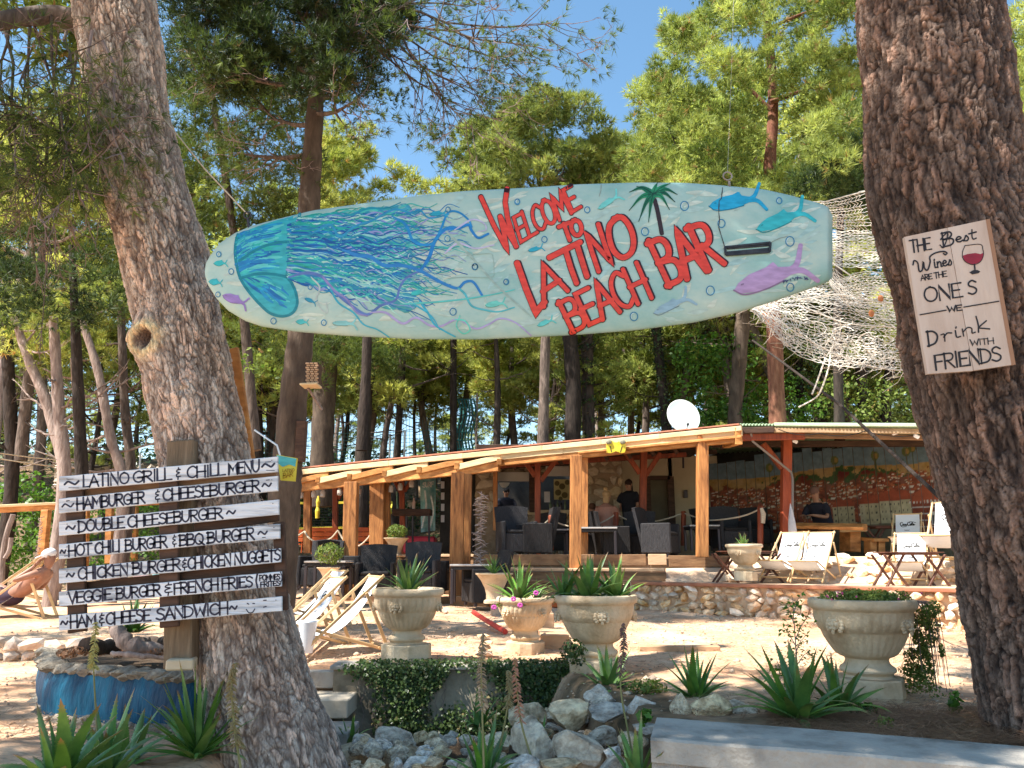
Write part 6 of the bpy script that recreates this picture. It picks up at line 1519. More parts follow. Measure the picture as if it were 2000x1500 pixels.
# rocks, each one its own thing
ROCKS = [with_mat(rock_mesh(200 + i, 3, .28), MT['grey_rock']) for i in range(9)]
def rock(label, px, py, Y, w, h, d=None, rot=0, i=None, group=None):
	k = pxsz(px, Y); o = bpy.data.objects.new('rock', ROCKS[i if i is not None else random.randrange(9)]); COL.objects.link(o)
	o.location = at(px, py, Y); o.scale = (w / 2 * k * 1.15, (d or w) / 2 * k * 1.05, h / 2 * k * 1.2); o.rotation_euler = (random.uniform(-.2, .2), rot, random.uniform(0, 6.28) if abs(w - h) < w * .25 else random.choice((0, 3.14)) + random.uniform(-.3, .3))
	tag(o, label, 'rock', group); return o
rk = [('pointed cream rock on the left shoulder of the heap', 1035, 1402, 5.7, 76, 76), ('tall grey pyramid shaped rock in the middle of the heap', 1110, 1392, 5.5, 92, 78), ('rounded grey rock topping the heap under the urn', 1172, 1362, 5.8, 58, 42), ('flat tilted slab across the upper heap', 1185, 1389, 5.45, 76, 26),
	  ('dark boulder with black lichen at the centre of the heap', 1040, 1450, 5.2, 100, 84), ('big smooth dark boulder low in the heap', 1132, 1462, 5.0, 96, 70), ('wedge shaped rock beneath the flat slab', 1176, 1436, 5.2, 58, 42), ('grey rock right of the flat slab', 1250, 1385, 5.5, 64, 50),
	  ('small brown rock low on the right of the heap', 1196, 1474, 4.9, 40, 32), ('pale rock beside the end of the concrete wall', 1232, 1448, 5.0, 60, 50), ('long pale rock resting by the wall end', 1262, 1420, 5.0, 60, 22), ('pale triangular boulder, left of the two behind the concrete wall', 1327, 1383, 5.3, 54, 50),
	  ('grey brown boulder, right of the two behind the concrete wall', 1388, 1382, 5.25, 74, 56), ('cream block at the foot of the ivy wall', 768, 1442, 6.0, 72, 44), ('reddish brown rock beside the cream block', 842, 1462, 5.7, 66, 44), ('dark jagged rock at the bottom left of the heap', 790, 1480, 5.4, 84, 50),
	  ('rounded shaded boulder against the foot of the leaning pine', 697, 1478, 5.6, 88, 58), ('pale flat rock near the bottom edge under the aloe', 820, 1504, 5.1, 76, 40), ('grey rock between the aloe and the dark boulder', 975, 1450, 5.4, 60, 50), ('broad pale rock at the bottom edge of the heap', 1090, 1494, 4.8, 96, 36),
	  ('grey rock at the bottom edge left of the wall end', 1205, 1500, 4.6, 70, 50), ('brownish rock at the bottom edge below the dark boulder', 1025, 1500, 4.8, 70, 44), ('cream rock at the upper right of the heap', 1215, 1372, 5.9, 30, 26), ('pale rock under the largest aloe', 1450, 1385, 5.3, 60, 34)]
for i, a in enumerate(rk): rock(*a, i=i % 9)
for i in range(110):
	px = random.uniform(690, 1300); py = random.uniform(1430, 1500) if px < 1000 else random.uniform(1375, 1500) + max(0, (1080 - px)) * .4
	Y = 6.3 - (py - 1370) * .0115; s = random.uniform(16, 44); rock('small grey stone filling a gap of the rock heap', px, py + 6, Y + .1, s, s * .75, group='small stones in the gaps of the rock heap')
# gravelly earth under the heap
mb = MB()
def heap(u, v):
	px = 680 + u * 640; Y = 4.2 + v * 2.7; x = gp(px, Y, .2).x
	z = -.1 + .52 * math.exp(-((px - 1180) / 190.) ** 2) * sstep(4.2, 6.6, np.array(Y)) * 1.0 + .22 * math.exp(-((px - 800) / 160.) ** 2) * float(sstep(4.6, 6.6, Y)); z += .04 * math.sin(px * .11) * math.cos(Y * 7)
	return (x, Y, float(z))
mb.grid(heap, 60, 30); o = obj('heap_earth', mb, MT['soil'], smooth=True); struct(o)
# concrete wall
cw = thing('concrete_wall', 'low pale concrete wall with a smooth cap and rough render at the bottom right', 'wall', at(1700, 1450, 4.1))
zt = .685
def gz_px(px, py, z):
	u, v = (px - 1000) / F, (750 - py) / F; y, zz = CT - v * ST, ST + v * CT; s = (z - EYE) / zz; return Vector((u * s, y * s, z))
fr = [gz_px(1270, 1441, zt), gz_px(1400, 1452, zt), gz_px(1600, 1466, zt), gz_px(1800, 1483, zt), gz_px(2050, 1506, zt), gz_px(2400, 1540, zt)]
bk = [gz_px(1283, 1400, zt), gz_px(1400, 1409, zt), gz_px(1600, 1424, zt), gz_px(1800, 1440, zt), gz_px(2050, 1461, zt), gz_px(2400, 1490, zt)]
def loft(mb, fr, bk, z0, z1, inset=0, chamf=.012):
	n = len(fr); V_ = []
	for f_, b_ in zip(fr, bk):
		d = (b_ - f_).normalized(); f2, b2 = f_ + d * inset, b_ - d * inset
		V_ += [wpt(f2, z0), wpt(f2, z1 - chamf), wpt(f2 + d * chamf, z1), wpt(b2 - d * chamf, z1), wpt(b2, z1 - chamf), wpt(b2, z0)]
	fs = [[i * 6 + j, i * 6 + (j + 1) % 6, (i + 1) * 6 + (j + 1) % 6, (i + 1) * 6 + j] for i in range(n - 1) for j in range(6)] + [[0, 1, 2, 3, 4, 5][::-1], [(n - 1) * 6 + j for j in range(6)]]
	mb.add(V_, [f[::-1] for f in fs])
# densify
def dens_(L_, n=10): q = catmull([list(p) for p in L_], n); return [Vector(p) + Vector((0, random.uniform(-.005, .005), random.uniform(-.004, .004))) for p in q]
random.seed(55); frd, bkd = dens_(fr), dens_(bk)
mb = MB(); loft(mb, frd, bkd, zt - .115, zt); obj('cap', mb, MT['concrete'], cw, world=True)
mb = MB(); loft(mb, frd, bkd, -.3, zt - .11, inset=.028, chamf=.001); obj('rendered_body', mb, MT['render'], cw, world=True)
# needle litter on the soil bed
nl = 9000; rg = np.random.default_rng(3); px = rg.uniform(1480, 2000, nl); Yl = rg.uniform(4.3, 5.35, nl); c = np.array([[(a - 1000) / F * (y * CT), y, 0] for a, y in zip(px, Yl)])
c[:, 2] = hgt(c[:, 0], c[:, 1]) + rg.uniform(.0, .05, nl); a = rg.uniform(0, np.pi, nl); L = rg.uniform(.03, .06, nl)
dv = np.stack([np.cos(a) * L, np.sin(a) * L, rg.uniform(-.008, .008, nl)], 1); w = np.stack([-np.sin(a), np.cos(a), a * 0], 1) * .0016
V = np.stack([c - dv - w, c - dv + w, c + dv + w, c + dv - w], 1).reshape(-1, 3)
litter = leafmat('dry_needle_litter', (.22, .10, .05), (.48, .27, .15), trans=.0)
o = npobj('needle_litter', V, np.arange(4 * nl).reshape(nl, 4), litter, tint=np.repeat(rg.random(nl), 4), kind='stuff')
# sparse weeds
def weeds(label, px, py, Y, r, n, mat='shrub', h=.12, size=.03, name='weed'):
	c = at(px, py, Y); t = thing(name, label, 'weed', c); p, nn = blob_pts(c + Vector((0, 0, h * .5)), (r, r * .7, h * .6), n, .1); leafcloud('leaves', p, nn, size, MT[mat], t, int(px)); return t
weeds('light green weeds between the rocks and the aloe left of the boulders', 1262, 1362, 6.0, .17, 420)
weeds('leafy weed in front of the right urn pedestal', 1690, 1405, 5.2, .10, 150, 'broad', .10, .04)
weeds('small weed alone in the soil before the right trunk', 1868, 1398, 5.2, .05, 60, 'broad', .14, .045)
weeds('tuft of weeds on the soil near the back of the concrete wall', 1728, 1425, 4.8, .07, 120, 'shrub', .07, .02)
weeds('round leaved plant at the end of the concrete wall', 1260, 1412, 4.95, .05, 40, 'broad', .08, .05)
weeds('low dry creeper around the foot of the middle urn', 1120, 1300, 6.6, .12, 300, 'ivy', .2, .035)
# ---- blue planter
bp_ = thing('blue_planter', 'rough stone planter with a broad band of blue paint, carrying the menu post', 'planter', (-3.3, 6.0, .45))
arc = [gp(84, 6.9, .8), gp(94, 6.15, .8), gp(110, 5.85, .8), gp(200, 5.68, .8), gp(290, 5.52, .8), gp(375, 5.42, .8), gp(440, 5.75, .8), gp(470, 6.4, .8)]
ac = catmull([list(p) for p in arc], 24); cen = Vector((-2.7, 6.6, 0))
MT['bluepaint'] = M('streaky_blue_paint', (.001, .016, .04), (.010, .15, .25), (.003, .05, .105), scale=2.2, stretch=(2.2, 2.2, .5), rough=.6, bump=1., bscale=16, detail=9)
mb = MB(); V_ = []; zs = [.40, .46, .52, .58, .64, .70, .76, .80]; n = len(ac)
for z in zs:
	for p in ac:
		q = Vector((p[0], p[1], z)); d = (cen - wpt(q, 0)); d.z = 0; d.normalize(); bulge = .035 * math.sin((z - .4) / .4 * math.pi) + .02 * (vnoise(np.array([[p[0] * 6, p[1] * 6, z * 9]]), 2)[0] - .5); V_.append(q - d * bulge)
fs = [[i * n + k, i * n + k + 1, (i + 1) * n + k + 1, (i + 1) * n + k] for i in range(len(zs) - 1) for k in range(n - 1)]; mb.add(V_, fs)
obj('blue_wall', mb, MT['bluepaint'], bp_, smooth=True, world=True)
mb = MB(); V_ = [(p[0], p[1], .42) for p in ac] + [(p[0] - .0, p[1] - .03, .46) for p in ac]; n = len(ac)
for i in range(0, n - 4, 5):
	p = ac[i + 2]; place_mesh(random.choice(EDGEST), 'foot_stone', bp_, (p[0] + 3.3, p[1] - 6.02, .0 + random.uniform(-.02, .02)), (0, 0, math.atan2(ac[i + 4][1] - ac[i][1], ac[i + 4][0] - ac[i][0])), (.14, .09, .075))
for i in range(0, n - 3, 4):
	p = ac[i + 2]; place_mesh(random.choice(EDGEST), 'cap_stone', bp_, (p[0] + 3.3, p[1] - 5.94, (.805 - .45) + random.uniform(-.015, .015)), (random.uniform(-.1, .1), random.uniform(-.1, .1), math.atan2(ac[i + 3][1] - ac[i][1], ac[i + 3][0] - ac[i][0])), (.105, .11, .048))
mb = MB(); poly_slab(mb, [tuple(p[:2]) + (0,) for p in ac[::4]] + [(-2.2, 7.4, 0), (-3.9, 7.4, 0)], .3, .80); obj('soil', mb, MT['soil'], bp_, world=True)
# right shoulder: stone block wall beside the trunk
for (x, y, Y, w, h) in ((368, 1345, 5.7, 44, 40), (370, 1395, 5.6, 46, 44), (362, 1330, 5.75, 40, 20), (352, 1440, 5.45, 50, 40), (300, 1440, 5.5, 60, 30), (255, 1455, 5.4, 50, 26)):
	k = pxsz(x, Y); p = at(x, y, Y); place_mesh(random.choice(EDGEST), 'side_stone', bp_, p - bp_.location, (0, 0, .2), (w * k * .62, .14, h * k * .62))
# ---- driftwood and logs on it
def log(label, pts, Y, r, mat, name='log', cat='log'):
	q = catmull([list(at(a, b, Y + c)) for a, b, c in pts], 6); rr = np.interp(np.linspace(0, 1, len(q)), np.linspace(0, 1, len(r)), r); mb = MB()
	mb.tube([Vector(p) + Vector((0, 0, random.uniform(-.005, .005))) for p in q], list(rr * (1 + .12 * np.sin(np.arange(len(q)) * 1.7))), 12); o = obj(name, mb, mat, None, smooth=True); tag(o, label, cat); return o
log('dark short log lying end on at the left of the blue planter', [(165, 1260, 0), (200, 1264, .2), (238, 1262, .5)], 5.75, [.05, .052, .05], MT['bark_dark'])
log('pale twisted driftwood branch slanting down over the blue planter', [(213, 1205, .1), (235, 1240, 0), (262, 1262, 0), (330, 1270, .1)], 5.8, [.03, .055, .06, .03], MT['bark_pale'], 'driftwood', 'driftwood')
log('thin grey driftwood lying flat on the planter under the menu', [(218, 1276, 0), (260, 1280, -.05), (320, 1285, 0)], 5.6, [.014, .02, .012], MT['bark_pale'], 'driftwood', 'driftwood')
log('dark log lying behind the pale driftwood', [(260, 1256, .2), (310, 1258, .2), (345, 1254, .2)], 5.9, [.05, .055, .05], MT['bark_plain'])
P_, N_ = [], []
for i in range(10):
	p, nn = blob_pts(at(random.uniform(120, 340), random.uniform(1262, 1280), 5.75 + random.uniform(0, .4)), (.06, .06, .03), 60); P_.append(p); N_.append(nn)
leafcloud('dry_leaves', np.vstack(P_), np.vstack(N_), .03, litter, bp_, 9)
# ================================================================== FURNITURE
random.seed(21)
def coca(mb, fn, off, s=1.):
	"""script word mark: looping C - o c a - C o l a with the long tail of the first C"""
	st = [catmull([(.30, .78), (.22, .98), (.06, .80), (.02, .42), (.12, .10), (.26, .16), (.34, .34)], 6), catmull([(.10, .10), (.24, -.16), (.52, -.14), (.78, -.02)], 6),
		  catmull([(.40, .50), (.34, .38), (.37, .16), (.45, .20), (.46, .44), (.39, .50)], 6), catmull([(.60, .46), (.53, .50), (.50, .28), (.56, .14), (.64, .26)], 6),
		  catmull([(.76, .46), (.68, .50), (.65, .26), (.72, .16), (.77, .44), (.78, .16), (.86, .24)], 6),
		  np.array([(.86, .36), (.94, .38)]),
		  catmull([(1.24, .78), (1.16, 1.04), (.98, .80), (.95, .40), (1.04, .12), (1.18, .20), (1.26, .36)], 6), catmull([(1.0, .92), (1.3, 1.14), (1.7, .98), (1.95, .80)], 6),
		  catmull([(1.32, .50), (1.27, .38), (1.30, .16), (1.38, .20), (1.39, .44), (1.31, .50)], 6), catmull([(1.44, .22), (1.56, .70), (1.54, .92), (1.47, .72), (1.48, .20), (1.58, .18)], 6),
		  catmull([(1.74, .46), (1.66, .50), (1.62, .26), (1.69, .16), (1.75, .44), (1.76, .16), (1.86, .26)], 6)]
	for q in st: lay(mb, [q], .055, fn, off, None)
def deck_chair_proto(logo=True):
	t = thing('deck_chair', 'x', 'deck chair')
	W = .27
	A0, A1 = Vector((0, -.50, .0)), Vector((0, .46, .86))
	B0, B1 = Vector((0, -.62, .36)), Vector((0, .52, .02))
	for s in (-1, 1):
		m_ = MB(); m_.bar(A0 + Vector((s * W, 0, 0)), A1 + Vector((s * W, 0, 0)) + (A1 - A0).normalized() * .03, .02, .036); obj('side_rail', m_, MT['wood_frame'], t)
		m_ = MB(); m_.bar(B0 + Vector((s * (W - .03), 0, 0)), B1 + Vector((s * (W - .03), 0, 0)), .02, .034); obj('seat_rail', m_, MT['wood_frame'], t)
		m_ = MB(); m_.bar(Vector((s * (W + .03), .26, .68)), Vector((s * (W + .03), .56, .01)), .02, .04); obj('prop', m_, MT['wood_frame'], t)
	for nm, p, w in (('crossbar', A1, W + .02), ('crossbar', B0, W), ('crossbar', B1 + Vector((0, -.06, .02)), W), ('crossbar', A0 + Vector((0, .08, .07)), W), ('crossbar', Vector((0, .55, .04)), W + .04)):
		m_ = MB(); m_.tube([p + Vector((-w, 0, 0)), p + Vector((w, 0, 0))], .014, 8); obj(nm, m_, MT['wood_frame'], t, smooth=True)
	C = catmull([(.46, .86), (.34, .66), (.16, .42), (-.08, .24), (-.34, .22), (-.62, .36)], 8)
	def S(u, v, dz=0):
		k = v * (len(C) - 1); i = min(int(k), len(C) - 2); q = C[i] * (1 - (k - i)) + C[i + 1] * (k - i); tt = C[i + 1] - C[i]; tt = tt / np.linalg.norm(tt); n_ = np.array([tt[1], -tt[0]]) * -1
		n_ = np.array([-tt[1], tt[0]]); n_ = n_ if n_[1] > 0 else -n_
		return Vector(((u - .5) * .46, q[0] + n_[0] * dz, q[1] + n_[1] * dz - .012 * math.sin(u * math.pi)))
	m_ = MB(); m_.grid(lambda u, v: S(u, v), 6, 30); m_.grid(lambda u, v: S(u, v, -.006), 6, 30, True); obj('sling', m_, MT['canvas'], t, smooth=True)
	if logo:
		m_ = MB(); coca(m_, lambda x, y, o: S(.5 + (x - .95) * .33, .245 - y * .075, .006 + o), .0); m_.f = [f for f in m_.f]
		lay(m_, [np.array([(.5, 0), (1.2, 0)]), np.array([(.6, -.2), (1.1, -.2)])], .04, lambda x, y, o: S(.5 + (x - .95) * .3, .31 - y * .05, .006), 0)
		lay(m_, [[(.85 + .16 * math.cos(a), .3 + .3 * math.sin(a)) for a in np.linspace(0, 6.4, 14)]], .04, lambda x, y, o: S(.5 + (x - .95) * .3, .40 - y * .05, .006), 0)
		lay(m_, [np.array([(.77, .3), (.93, .3)])], .06, lambda x, y, o: S(.5 + (x - .95) * .3, .40 - y * .05, .006), 0)
		obj('printed_logo', m_, MT['black'], t)
	return t
DC = deck_chair_proto()
gC = 'folding deck chairs with white canvas slings'
def dc_at(label, px, pyb, Y, rz, sc=1., first=False):
	p = at(px, pyb, Y)
	if first: DC.location = p; DC.rotation_euler = (0, 0, rz); DC['label'] = label; DC['group'] = gC; DC.scale = (sc,) * 3; return DC
	return dup(DC, p, rz, label, gC, sc)
for ch in kids(DC): pass
dc_at('front deck chair of the left cluster, its printed white sling facing the path', 655, 1272, 7.9, R(-62), .82, True)
dc_at('deck chair just behind the front left one, half hidden by the leaning pine', 588, 1262, 8.4, R(-54), .80)
dc_at('farthest of the left deck chairs with a greyish sling before the wicker chairs', 606, 1224, 10.2, R(-50), .80)
dc_at('left one of the deck chair pair on the stone terrace beside the sunlit planter', 1536, 1134, 12.9, R(-46), .90)
dc_at('right one of the deck chair pair on the stone terrace', 1592, 1136, 12.6, R(-38), .90)
dc_at('deck chair standing behind the right folding table on the terrace', 1783, 1138, 12.0, R(-34), .86)
dc_at('rear deck chair on the upper bank in front of the mural tower', 1775, 1084, 13.9, R(-34), .85)
dc_at('deck chair partly hidden by the right trunk', 1862, 1098, 12.2, R(-40), 1.1)
dc_at('deck chair the sunbather lies in at the far left', 16, 1212, 11.6, R(-75), 1.0)
dc_at('empty white deck chair behind the legs of the sunbather at the picture edge', 22, 1176, 13.5, R(-60), 1.0)
# ---- folding tables
def ftable_proto():
	t = thing('folding_table', 'x', 'table')
	for k in range(6):
		m_ = MB(); m_.box((0, -.25 + k * .10, .70), (.86, .088, .022)); obj('top_slat', m_, MT['wood_table'], t)
	for s in (-1, 1):
		m_ = MB(); m_.box((0, s * .24, .67), (.70, .03, .05)); obj('apron', m_, MT['wood_table'], t)
	for s in (-1, 1):
		for d in (-1, 1):
			m_ = MB(); m_.bar((s * .34 - d * .17, .22 * d, .0), (s * .34 - d * -.17, .20 * d, .66), .035, .04, up=(0, 1, 0)); obj('leg', m_, MT['wood_table'], t)
			m_ = MB(); m_.bar((s * .34 + d * .17, .19 * d, .0), (s * .34 - d * .17, .18 * d, .66), .035, .04, up=(0, 1, 0)); obj('leg', m_, MT['wood_table'], t)
	return t
FT = ftable_proto()
FT.location = at(1780, 1146, 11.6); FT.rotation_euler = (0, 0, R(4)); FT['label'] = 'dark folding table with crossed legs in front of a deck chair near the right trunk'; FT['group'] = 'dark folding tables'; FT.scale = (.92, .9, .70)
dup(FT, at(1460, 1138, 13.1), R(-4), 'dark folding table behind the sunlit planter on the terrace', 'dark folding tables', (1.05, .8, .72))
dup(FT, at(1748, 1082, 14.6), R(-10), 'dark folding table on the upper bank before the mural', 'dark folding tables', (.98, .8, .72))
# ---- picnic table
pt = thing('picnic_table', 'long thick wooden table the seated man leans on before the mural', 'table', at(1600, 1080, 15.2))
for k in range(4):
	a, b = at(1552, 1024 + k * 1.8, 15.6 - k * .22), at(1690, 1026 + k * 2.2, 14.6 - k * .2); m_ = MB(); m_.bar(a, b, .2, .06); obj('top_plank', m_, MT['wood_orange' if k == 9 else 'wood_beam'], pt, world=True)
for x, w in ((1660, 20), (1565, 18)):
	Y = 14.9 if x > 1600 else 15.5; m_ = MB(); m_.bar(at(x, 1078, Y), at(x, 1036, Y), w * Y / 1500, .5, up=(0, 1, 0)); obj('leg', m_, MT['wood_beam'], pt, world=True)
m_ = MB(); m_.bar(at(1642, 1036, 14.7), at(1692, 1034, 14.4), .12, .07); obj('end_cleat', m_, MT['wood_pale'], pt, world=True)
bn = thing('bench', 'low wooden bench at the right end of the thick wooden table', 'bench', at(1708, 1082, 14.4))
m_ = MB(); m_.bar(at(1690, 1052, 14.8), at(1722, 1055, 14.3), .3, .06); obj('seat', m_, MT['wood_beam'], bn, world=True)
for x in (1700, 1716): m_ = MB(); m_.bar(at(x, 1082, 14.5), at(x, 1056, 14.5), .12, .28, up=(0, 1, 0)); obj('leg', m_, MT['wood_beam'], bn, world=True)
# white furled umbrella tip near the red post
um = MB(); p = at(1549, 1052, 14.0); um.lathe([(.03, 0), (.06, .05), (.075, .15), (.06, .32), (.03, .5), (.006, .62)], 12, p); o = obj('furled_cloth', um, MT['canvas_grey'], None, smooth=True); tag(o, 'small furled white cloth hanging by the dark red post', 'cloth')
# ---- wicker armchairs
def wicker_proto(mat):
	t = thing('wicker_armchair', 'x', 'armchair'); M_ = MT[mat]
	m_ = MB()
	def bk_(u, v, d): w = .27 + .06 * v; return Vector(((u * 2 - 1) * w, .24 + .16 * v + d - .05 * (1 - abs(u * 2 - 1) ** 2) * 0 , .10 + .80 * v + .03 * math.sin(u * math.pi) * v))
	m_.grid(lambda u, v: bk_(u, v, .035), 8, 8, True); m_.grid(lambda u, v: bk_(u, v, -.025), 8, 8)
	for (u0) in (0, 1): m_.grid(lambda u, v, u0=u0: bk_(u0, v, -.025 + .06 * u), 1, 8, u0 == 1)
	m_.grid(lambda u, v: bk_(u, 1, -.025 + .06 * v), 8, 1); obj('backrest', m_, M_, t, smooth=False)
	for s in (-1, 1):
		m_ = MB(); m_.box((s * .30, -.02, .33), (.07, .58, .56), b=.02); obj('armrest', m_, M_, t)
	m_ = MB(); m_.box((0, -.02, .22), (.54, .54, .34), b=.02); obj('seat', m_, M_, t)
	m_ = MB(); m_.box((0, -.04, .42), (.50, .50, .07), b=.025); obj('cushion', m_, MT['wicker2'], t)
	for sx in (-1, 1):
		for sy in (-1, 1): m_ = MB(); m_.box((sx * .28, sy * .24, .04), (.05, .05, .09)); obj('leg', m_, MT['metal_d'], t)
	return t
WA, WB = wicker_proto('wicker'), wicker_proto('wicker2')
gW = 'dark wicker armchairs under the shelter'
wl = [(0, 'grey wicker armchair seen from behind on the deck front, left of the rope posts', 1008, 1084, 14.9, R(14), 1.02), (1, 'near black wicker armchair turned beside the front grey one', 1045, 1086, 15.0, R(-78), 1.0),
	  (0, 'grey wicker armchair between the paired posts and the seated guests', 1150, 1084, 16.0, R(8), .95), (0, 'large wicker armchair with its side to the plaza right of the rope posts', 1290, 1086, 14.7, R(62), .98),
	  (0, 'wicker armchair left of the large sideways one', 1245, 1086, 15.6, R(-20), .98), (1, 'low dark wicker armchair in front of the sideways one', 1195, 1086, 15.2, R(100), .92), (0, 'wicker armchair standing against the corner post right of the rope', 1430, 1074, 15.6, R(6), .95),
	  (0, 'half hidden wicker armchair at the left of the mural planks', 1480, 1066, 16.8, R(-10), .9), (1, 'black wicker armchair behind the rope right of the corner post', 1395, 1070, 16.5, R(40), .9), (1, 'dark wicker armchair by the serving hatch', 1090, 1080, 17.6, R(160), .95),
	  (1, 'dark brown wicker armchair seen from behind below the deck between two posts', 733, 1168, 13.9, R(4), 1.0), (0, 'striped grey wicker armchair below the deck left of the front double post', 818, 1164, 13.7, R(-3), 1.0), (1, 'dark wicker armchair in shade right of the front double post', 945, 1182, 13.0, R(-70), .95),
	  (0, 'grey wicker armchair at the left end under the pergola beside the slanted boards', 578, 1150, 15.6, R(70), 1.0), (0, 'grey wicker armchair with tall back behind the left deck chairs', 622, 1148, 15.4, R(-8), 1.0), (1, 'dark wicker armchair behind the first pergola post', 665, 1146, 15.2, R(60), .95), (1, 'black wicker armchair deep in the shade by the ledge', 850, 1158, 14.7, R(80), .95)]
used_ = {0: False, 1: False}
for k, lab, px, py, Y, rz, s in wl:
	pr = (WA, WB)[k]; p = at(px, py, Y)
	if not used_[k]: pr.location = p; pr.rotation_euler = (0, 0, rz); pr.scale = (s,) * 3; pr['label'] = lab; pr['group'] = gW; used_[k] = True
	else: dup(pr, p, rz, lab, gW, s)
# low tables
def lowtable(label, px, py, Y, w, d, h, rz=0, glass=True):
	t = thing('low_table', label, 'table', at(px, py, Y), rz, 'low dark tables between the wicker armchairs'); m_ = MB(); m_.box((0, 0, h - .015), (w, d, .03)); obj('tabletop', m_, M('pale_table_glass', (.45, .42, .40), rough=.15) if glass else MT['wood_dark'], t)
	m_ = MB(); m_.box((0, 0, h - .06), (w * .96, d * .96, .06)); obj('apron', m_, MT['wicker2'], t)
	for sx in (-1, 1):
		for sy in (-1, 1): m_ = MB(); m_.box((sx * w * .45, sy * d * .45, h / 2 - .04), (.05, .05, h - .08)); obj('leg', m_, MT['metal_d'], t)
lowtable('low table in front of the first pergola post on the left', 640, 1168, 13.6, .7, .7, .62); lowtable('low table right of the front double post', 925, 1178, 13.0, .75, .6, .62)
lowtable('low table on the deck left of the paired posts', 1075, 1084, 15.6, .7, .6, .5); lowtable('low table on the deck between two wicker chairs', 1162, 1085, 14.9, .8, .6, .52); lowtable('low table on the deck left of the corner post', 1372, 1076, 15.6, .6, .6, .5)
# ---- rope barrier
rb = []
for i, (px, y0, y1, Y, lab) in enumerate(((1076, 1008, 1074, 15.2, 'short red brown rope post before the bar hatch'), (1203, 1002, 1070, 15.8, 'short rope post by the seated guests'), (1335, 1000, 1066, 16.4, 'short rope post left of the corner post'), (1485, 990, 1070, 14.6, 'rope post with the knotted rope end right of the corner post'))):
	t = thing('rope_post', lab, 'post', at(px, y1, Y), 0, 'posts of the rope barrier on the deck'); a, b = at(px, y1, Y), at(px, y0, Y); m_ = MB(); m_.tube([a, b, b + Vector((0, 0, .02))], [.055, .055, .04], 12); obj('post_shaft', m_, MT['wood_red'], t, smooth=True, world=True)
	if i == 3: m_ = MB(); m_.tube([at(1487, 992, 14.5), at(1491, 1004, 14.5), at(1490, 1022, 14.5)], [.03, .05, .04], 8); obj('rope_end', m_, MT['rope'], t, smooth=True, world=True)
def sagrope(label, pts, r=.016, name='barrier_rope', cat='rope', mat='rope', grp='ropes slung between posts'):
	W = [at(*p) for p in pts]; q = catmull([list(p) for p in W], 8); m_ = MB(); m_.tube([Vector(p) for p in q], r, 6); o = obj(name, m_, MT[mat], None, smooth=True); tag(o, label, cat, grp)
sagrope('rope length rising left to the post before the bar hatch', [(1050, 1030, 15.6), (1062, 1024, 15.4), (1076, 1012, 15.2)]); sagrope('rope length between the bar hatch post and the paired posts', [(1076, 1012, 15.2), (1092, 1022, 15.3), (1110, 1028, 15.3)])
sagrope('rope length rising to the post by the seated guests', [(1166, 1024, 15.6), (1184, 1016, 15.7), (1203, 1004, 15.8)]); sagrope('rope length falling right from the post by the seated guests', [(1203, 1004, 15.8), (1222, 1014, 16), (1240, 1020, 16.2), (1280, 1018, 16.4), (1310, 1011, 16.4), (1335, 1002, 16.4)])
sagrope('long sagging rope between the corner post and the rope post before the mural', [(1335, 1002, 16.4), (1365, 1012, 15.9), (1390, 1016, 15.5), (1430, 1012, 15), (1460, 1005, 14.8), (1485, 994, 14.6)])
for lab, q in (('rope swag at the far left of the orange seats', [(562, 1051, 17.9), (575, 1050, 17.9), (595, 1038, 18)]), ('second rope swag hanging before the orange seats', [(595, 1038, 18), (605, 1052, 17.8), (622, 1058, 17.6), (645, 1052, 17.4), (660, 1036, 17.3)]), ('rope length dropping right to the first pergola post', [(660, 1036, 17.3), (668, 1050, 17.3), (676, 1062, 17.2)]), ('rope swag between the first and second pergola posts', [(693, 1068, 17.2), (705, 1064, 17.2), (718, 1052, 17.2), (722, 1046, 17.2)])):
	sagrope(lab, q, .02)
# ---- orange seats at the left back
def orange_bench(label, x0, x1, y0, y1, Y):
	t = thing('garden_seat', label, 'seat', at((x0 + x1) / 2, y1, Y), 0, 'orange stained wooden seats under the left pergola')
	def w(name, a, b, c, d, dY, dep, mat='wood_orange'):
		p, q = at(a, d, Y + dY), at(c, b, Y + dY); m_ = MB(); m_.box(((p.x + q.x) / 2, Y + dY, (p.z + q.z) / 2), (q.x - p.x, dep, q.z - p.z)); obj(name, m_, MT[mat], t, world=True)
	n = 3; h = (y1 - y0) * .55 / n
	for k in range(n): w('back_slat', x0, y0 + k * h, x1, y0 + (k + 1) * h - 1.2, 0, .03)
	w('seat', x0, y0 + (y1 - y0) * .60, x1, y0 + (y1 - y0) * .66, .25, .5); w('leg', x0, y0 + 4, x0 + 4, y1, .03, .06); w('leg', x1 - 4, y0 + 4, x1, y1, .03, .06); w('leg', (x0 + x1) / 2 - 2, y0 + 4, (x0 + x1) / 2 + 2, y1, .03, .06)
for lab, a, b, c, d, Y in (('orange wooden seat at the left end behind the rope swag', 556, 592, 1034, 1080, 19.4), ('orange wooden seat between the slim post and the first pergola post', 608, 660, 1030, 1082, 19.2), ('orange wooden seat right of the first pergola post', 690, 728, 1030, 1082, 19.4)): orange_bench(lab, a, b, c, d, Y)
m_ = MB(); p, q = at(790, 1080, 19.6), at(852, 1048, 19.6); m_.box(((p.x + q.x) / 2, 19.6, (p.z + q.z) / 2), (q.x - p.x, .5, q.z - p.z), b=.04); o = obj('red_cool_box', m_, M('red_plastic', (.50, .03, .06), (.62, .06, .10), scale=2, rough=.4)); tag(o, 'bright red chest standing behind the tall dark table', 'chest')
